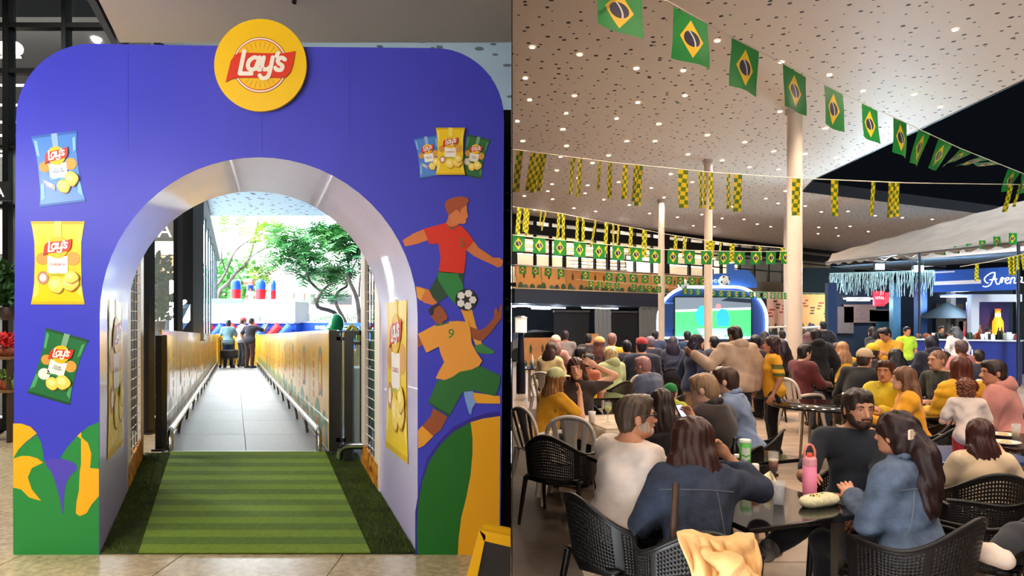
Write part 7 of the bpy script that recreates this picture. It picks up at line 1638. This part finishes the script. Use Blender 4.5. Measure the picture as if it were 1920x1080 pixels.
tree('leaning multi-stemmed green tree on the right outside the passage', [(.15, [(1210, 760), (1200, 690), (1180, 560), (1130, 440), (1120, 300), (1030, 130)]), (.11, [(1105, 740), (1100, 720), (1040, 600), (1060, 530), (1120, 480), (1050, 380), (1030, 340)]), (.06, [(1200, 560), (1210, 420), (1250, 330)]), (.05, [(1130, 440), (1190, 300), (1260, 200)]), (.04, [(1120, 300), (1180, 160), (1200, 60)]), (.05, [(1050, 380), (960, 300), (900, 250)])],
     [(1120, 180, 150, 120, 260), (1190, 320, 90, 110, 150), (1020, 160, 140, 100, 190), (1040, 400, 110, 70, 130), (930, 130, 130, 90, 120), (1180, 80, 120, 70, 150), (960, 420, 110, 60, 90)], 34, (676, 600), LC, 5)
tree('spreading green tree behind the yellow panels at passage centre', [(.12, [(1070, 740), (1060, 700), (920, 630), (940, 540), (990, 490), (1040, 470)]), (.07, [(945, 530), (870, 460), (820, 330), (760, 290), (690, 300)]), (.04, [(820, 330), (800, 220), (740, 150)]), (.035, [(870, 460), (760, 400), (660, 380)])],
     [(760, 230, 130, 90, 150), (820, 380, 120, 60, 90), (700, 150, 110, 90, 90), (880, 280, 110, 90, 120), (1000, 560, 130, 40, 60), (660, 330, 90, 60, 50)], 31, (620, 600), LC, 8)
tree('thin bare-branched tree beside the mirrored glass wall', [(.13, [(240, 640), (250, 560), (310, 480), (380, 390), (450, 330), (500, 150), (520, 40)]), (.08, [(232, 500), (300, 400), (350, 280), (430, 200), (640, 90)]), (.05, [(300, 400), (270, 290), (280, 190), (250, 90)]), (.05, [(390, 380), (490, 280), (640, 200)]), (.03, [(350, 280), (390, 160), (380, 40)]), (.03, [(430, 200), (560, 180), (660, 120)]), (.025, [(270, 290), (330, 200), (390, 160)])],
     [(560, 180, 110, 110, 90), (520, 340, 90, 80, 70), (600, 90, 110, 60, 70), (300, 80, 120, 60, 50), (560, 420, 80, 60, 50)], 37, (412, 600), LY, 12)
e = thing('garden_shrub', 'round green shrub behind the inflatable at left', 'shrub', (P(435, 560, 44).x, 44, -.37)); MB().cone((0, 0, 0), (0, 0, 2.6), .12, .08, 8).build('trunk', TRK, e); leafy(e, (0, 0, 4.0), 2.2, 900, LC[2], 4, .5); leafy(e, (-1.8, 0, 3.4), 1.5, 400, LY[1], 5, .5)
# white building
bd_ = thing('white_building', 'pale building with brown windows beyond the fence', 'building', (P(620, 600, 58).x, 58, -.37)); L = Vector(bd_.location)
def bq(px0, px1, py0, py1, y, t, nm, m, par=None):
    a = P(px0, py1, 58)-L; b = P(px1, py0, 58)-L; return MB().box(((a.x+b.x)/2, y, (a.z+b.z)/2), (b.x-a.x, t, b.z-a.z)).build(nm, m, par or bd_)
bq(520, 760, 530, 646, 3, 6, 'wall', M((236, 232, 222), .8)); bq(508, 765, 505, 532, 2.5, 8, 'roof', M((214, 206, 196), .8)); bq(520, 760, 574, 578, -.1, .3, 'string_course', M((190, 196, 206), .8))
for (x0, x1, y0, y1) in ((538, 552, 549, 562), (559, 572, 549, 578), (582, 590, 552, 572), (618, 660, 552, 572), (690, 720, 552, 572)):
    w_ = bq(x0, x1, y0, y1, -.04, .1, 'window', M((112, 86, 74), .5)); bq(x0+1.5, x1-1.5, y0+1.5, y1-1.5, -.1, .03, 'pane', M((70, 70, 76), .1), None)
# fence, hedge, blue banner
fc = thing('white_fence', 'white upright railing fence in front of the hedge', 'fence', (P(620, 600, 40).x, 40, -.37)); L = Vector(fc.location)
for py in (583, 604): a = P(552, py, 40)-L; b = P(712, py, 40)-L; MB().box(((a.x+b.x)/2, 0, a.z), (b.x-a.x, .05, .06)).build('rail', M((240, 240, 238), .5), fc)
for k in range(44): a = P(553+k*3.6, 606, 40)-L; MB().box((a.x, 0, a.z/2+.55), (.035, .03, a.z+.9)).build('bar', M((240, 240, 238), .5), fc)
hd = thing('hedge', 'clipped green hedge behind the white fence', 'hedge', (P(630, 600, 41.5).x, 41.5, -.37))
for k in range(9):
    leafy(hd, (-2.4+k*.62, 0, 1.5), .62, 260, LC[k % 3], 30+k, .22, squash=1.35)
MB().box((0, .3, .8), (5.8, .4, 1.7)).build('core', M((34, 66, 34), .9, var=.3), hd)
bb_ = thing('blue_banner', 'long blue printed banner low in front of the fence', 'banner', (P(625, 620, 30).x, 30, -.37)); L = Vector(bb_.location)
a = P(545, 640, 30)-L; b = P(712, 605, 30)-L; MB().box(((a.x+b.x)/2, 0, (b.z)/2), (b.x-a.x, .04, b.z)).build('sheet', M((30, 84, 200), .5), bb_)
for px, w in ((595, 8), (604, 12), (648, 12), (700, 10)): a = P(px, 614, 30)-L; MB().box((a.x, -.03, a.z), (w*.024, .01, .16)).build('print', M((170, 200, 240), .5), bb_)
# inflatable castle
ic = thing('inflatable_castle', 'white bouncy castle with blue and red rounded towers', 'inflatable', (P(455, 620, 29).x, 29, -.37)); L = Vector(ic.location)
def ib_(px0, px1, py0, py1, nm, m, y=0, dep=2.0, bev=.1): a = P(px0, py1, 29)-L; b = P(px1, py0, 29)-L; return MB().box(((a.x+b.x)/2, y+dep/2, (a.z+b.z)/2), (b.x-a.x, dep, b.z-a.z), bev=bev).build(nm, m, ic)
VW, VR, VB = M((242, 244, 246), .4), M((214, 30, 44), .35), M((36, 90, 200), .35)
ib_(362, 553, 561, 607, 'front_wall', VW); ib_(362, 455, 560, 568, 'green_band', M((120, 214, 160), .4), -.05, .3, .02)
ib_(362, 553, 640, 690, 'base', VB, 0, 2, .1)
for k in range(9):
    a = P(368+k*21, 622, 29)-L; MB().cone((a.x-.25, -.1, a.z-.25), (a.x+.25, -.1, a.z+.25), .2, n=12).build('roll', [VB, VR][k % 2], ic)
ib_(362, 553, 606, 642, 'step', VB, .15, 1.5, .1)
for (px, w) in ((437, 18), (452, 12), (484, 18), (497, 10), (366, 16)):
    a = P(px, 562, 29)-L; rr = w*29/F/2
    yy = .3 if w > 14 else 1.0
    MB().cone((a.x, yy, a.z-.1), (a.x, yy, a.z+.46), rr, n=16).build('tower_lower', VR, ic); MB().lathe([(rr, 0), (rr, .22), (rr*.92, .34), (rr*.6, .43), (.001, .46)], (a.x, yy, a.z+.45), 16).build('tower_upper', VB, ic)
MB().cone(tuple(P(452, 527, 29)-L+Vector((-.1, .6, 0))), tuple(P(452, 527, 29)-L+Vector((.3, .6, 0))), .15, n=10).build('arch_roll', M((230, 130, 110), .4), ic)
person('child standing on the inflatable castle between the towers', (P(465, 560, 29.6).x, 29.9), 160, 'stand', s=.62, hair='short', top='tee', topc=(200, 214, 226), botc=(60, 70, 90), res='far', z0=P(465, 560, 29.9).z-.55, skin='mid')
# green inflatable, play gear behind the gate
gi = thing('inflatable_ball', 'shiny green inflatable shape over the right ramp panels', 'inflatable', (P(629, 640, 13).x, 13, -.2))
v, q = sdf_mesh('x', [ell((.02, 0, 1.62), (.14, .16, .2), None, .05), ell((-.08, 0, 1.52), (.12, .1, .09), None, .05), cap((0, 0, 0), (0, 0, 1.5), .06, .08, .05)], .02); inst('body', np_mesh('inflatable', [(v, q)]), gi, mat=M((30, 180, 110), .2, coat=.4))
v, q = sdf_mesh('x', [ell((.17, -.1, 1.40), (.08, .08, .09), None, .03)], .012); inst('dark_knob', np_mesh('knob', [(v, q)]), gi, mat=M((50, 70, 90), .3))
pg = thing('play_structure', 'colourful play structure with tubes and panels behind the glass gate', 'play structure', (P(660, 700, 9.5).x, 9.5, .0)); L = Vector(pg.location)
for (px0, px1, py0, py1, c) in ((668, 680, 640, 690, (220, 50, 50)), (662, 668, 655, 720, (240, 180, 40)), (676, 690, 660, 760, (30, 150, 110)), (655, 664, 690, 760, (40, 90, 190)), (640, 648, 640, 800, (60, 160, 140)), (690, 700, 640, 780, (40, 80, 170)), (668, 684, 760, 830, (60, 130, 160))):
    a = P(px0, py1, 9.5)-L; b = P(px1, py0, 9.5)-L; MB().box(((a.x+b.x)/2, .1*random.random(), (a.z+b.z)/2), (b.x-a.x, .12, b.z-a.z), bev=.02).build('panel', M(c, .4), pg)
for (px, c) in ((646, (230, 200, 40)), (672, (60, 170, 90)), (686, (226, 60, 60))): a = P(px, 700, 9.3)-L; MB().tube([(a.x, -.2, 0), (a.x, -.2, 1.3), (a.x+.1, -.2, 1.42), (a.x+.2, -.2, 1.3), (a.x+.2, -.2, 0)], .03, 8).build('hoop', M(c, .4), pg)
gc = thing('grey_cabinet', 'pale grey cabinet inside the play area behind the gate', 'cabinet', (P(674, 830, 7.4).x, 7.4, .12)); MB().box((0, 0, .42), (.22, .3, .84), bev=.01).build('body', M((150, 180, 184), .5), gc); MB().box((0, -.155, .42), (.18, .01, .76)).build('door', M((160, 188, 190), .5), gc)
pf = struct(MB().prism([cor(.92, 6.3, 0.05), (-.02, 6.3, .05), (-.02, 24, -.2), cor(.92, 24, -.2)], (0, 0, -.05)).build('floor_play', M((70, 110, 140), .7, var=.2, scale=2)))
palm = thing('palm_plant', 'dark spiky palm plant right of the green inflatable', 'plant', (P(668, 640, 20).x, 20, -.3))
for k in range(16):
    a = k*2.4; pts = [(0, 0, 1.2), (.25*math.cos(a), .25*math.sin(a), 1.62), (.55*math.cos(a), .55*math.sin(a), 1.62-.05*(k % 4))]; MB().tube(pts, [.03, .025, .004], 4).build('frond', LG[1], palm)
MB().cone((0, 0, 0), (0, 0, 1.3), .07, .05, 8).build('stem', TRK, palm)
# people on the ramp
zr = rz_(23.5)
hdg = -22.6
person('woman in a teal-grey top and jeans pushing a trolley on the ramp', (P(428, 600, 23.5).x, 23.5), hdg, 'stand', s=1.0, female=True, hair='bun', hairc=(50, 50, 60), top='tee', topc=(120, 160, 176), botc=(40, 70, 116), skin='fair', res='mid', z0=zr, Rh=(.16, .3, 1.15), Lh=(-.2, .3, 1.0))
person('man in a grey t-shirt, shorts and red cap at the ramp end', (P(453, 600, 24.2).x, 24.2), hdg+60, 'stand', s=1.04, hair='short', hairc=(60, 40, 36), hat=(200, 80, 80), top='tee', topc=(176, 178, 186), botc=(70, 72, 80), skin='fair', res='mid', z0=zr)
person('man in a black t-shirt holding up a phone at the ramp end', (P(468, 600, 23.2).x, 23.2), hdg+40, 'stand', s=1.04, lean=8, girth=1.08, hair='buzz', hairc=(60, 48, 50), top='tee', topc=(34, 30, 44), botc=(70, 44, 44), skin='mid', res='mid', z0=zr, Rh=(.36, .42, 1.42))
q = P(487, 598, 23.0); e = thing('mobile_phone', 'phone held up by the man in black on the ramp', 'phone', q); MB().box((0, 0, 0), (.07, .01, .14), bev=.003).build('case', M((30, 30, 34), .3), e); MB().box((0, -.006, 0), (.06, .002, .12)).build('screen', M((120, 140, 150), .2), e)
tr_ = thing('shopping_trolley', 'black wheeled trolley in front of the woman on the ramp', 'trolley', cor(-.24, 23.1, rz_(23.1)))
for sx in (-.24, .24):
    MB().tube([(sx, -.02, .12), (sx, -.02, .95), (sx, -.12, 1.02)], .015, 6).build('side_tube', M((24, 24, 28), .4), tr_)
    for sy in (-.05, .35): MB().cone((sx-.015, sy, .06), (sx+.015, sy, .06), .06, n=12).build('wheel', M((20, 20, 22), .6), tr_); MB().tube([(sx, sy, .06), (sx, .15, .4)], .012, 6).build('strut', M((24, 24, 28), .4), tr_)
for z in (.3, .55, .95): MB().tube([(-.24, -.02, z), (.24, -.02, z)], .012, 6).build('cross_bar', M((24, 24, 28), .4), tr_)
MB().box((0, .15, .48), (.46, .36, .3), bev=.03).build('basket', M((34, 34, 40), .7), tr_)
# ------------------------------------------------------------------ right edge of the entrance: menu board, wood panel, yellow sign
mn = thing('menu_board', 'tall black menu board with orange lines at the right of the arch', 'board', (P(951, 620, 4.9).x, 4.9, .66)); L = Vector(mn.location)
a = P(936, 885, 4.9)-L; b = P(959, 205, 4.9)-L; MB().box(((a.x+b.x)/2-.0, .03, (a.z+b.z)/2), (b.x-a.x-.004, .04, b.z-a.z)).build('board', M((10, 10, 10), .5), mn)
for py in (362, 394, 468, 482, 520, 535, 548): c_ = P(951, py, 4.9)-L; MB().box((c_.x, .008, c_.z), (.03, .004, .007)).build('chalk_line', M((210, 130, 40), .6), mn)
for py, t, c in ((495, 'OR', (220, 220, 215)), (510, 'R', (190, 40, 30)), (602, 'OR', (220, 190, 60)), (560, 'A', (220, 220, 215))): c_ = P(951, py, 4.9)-L; text('chalk_text', t, .035, M(c, .6), mn, (c_.x, .006, c_.z))
c_ = P(951, 578, 4.9)-L; MB().box((c_.x, .006, c_.z), (.04, .004, .03)).build('price_card', M((220, 220, 215), .6), mn)
wp = thing('wood_plinth', 'brown wooden plinth below the menu board', 'plinth', (P(947, 1000, 4.7).x, 4.75, 0)); MB().box((.0, 0, .2), (.09, .1, .40)).build('front', M((104, 62, 30), .5, var=.4, scale=8, stretch=(1, 1, .15)), wp); MB().box((.0, 0, .42), (.094, .12, .03)).build('cap', M((60, 36, 20), .5), wp)
ys = thing('pavement_sign', 'yellow framed chalkboard sign leaning at the bottom right of the arch', 'sign', (P(915, 1080, 3.3).x, 3.3, .0)); L = Vector(ys.location)
def yb(pts, nm, m, y=0, t=.03): MB().prism([P(px, py, 3.3)-L+Vector((0, y, 0)) for px, py in pts], (0, t, 0)).build(nm, m, ys)
YF = M((240, 186, 16), .5)
yb([(872, 1092), (899, 994), (911, 1004), (893, 1092)], 'frame_stile', YF); yb([(899, 994), (957.5, 1006), (957.5, 1026), (907, 1014)], 'frame_rail', YF); yb([(905, 1012), (957.5, 1024), (957.5, 1110), (890, 1110)], 'chalkboard', M((44, 44, 48), .6, var=.2, scale=6), .008, .015)
yb([(905, 990), (957.5, 1000), (957.5, 1012), (905, 1002)], 'rear_rail', YF, .06, .03); yb([(866, 1150), (884, 1060), (893, 1060), (880, 1150)], 'rear_leg', YF, .1, .03)
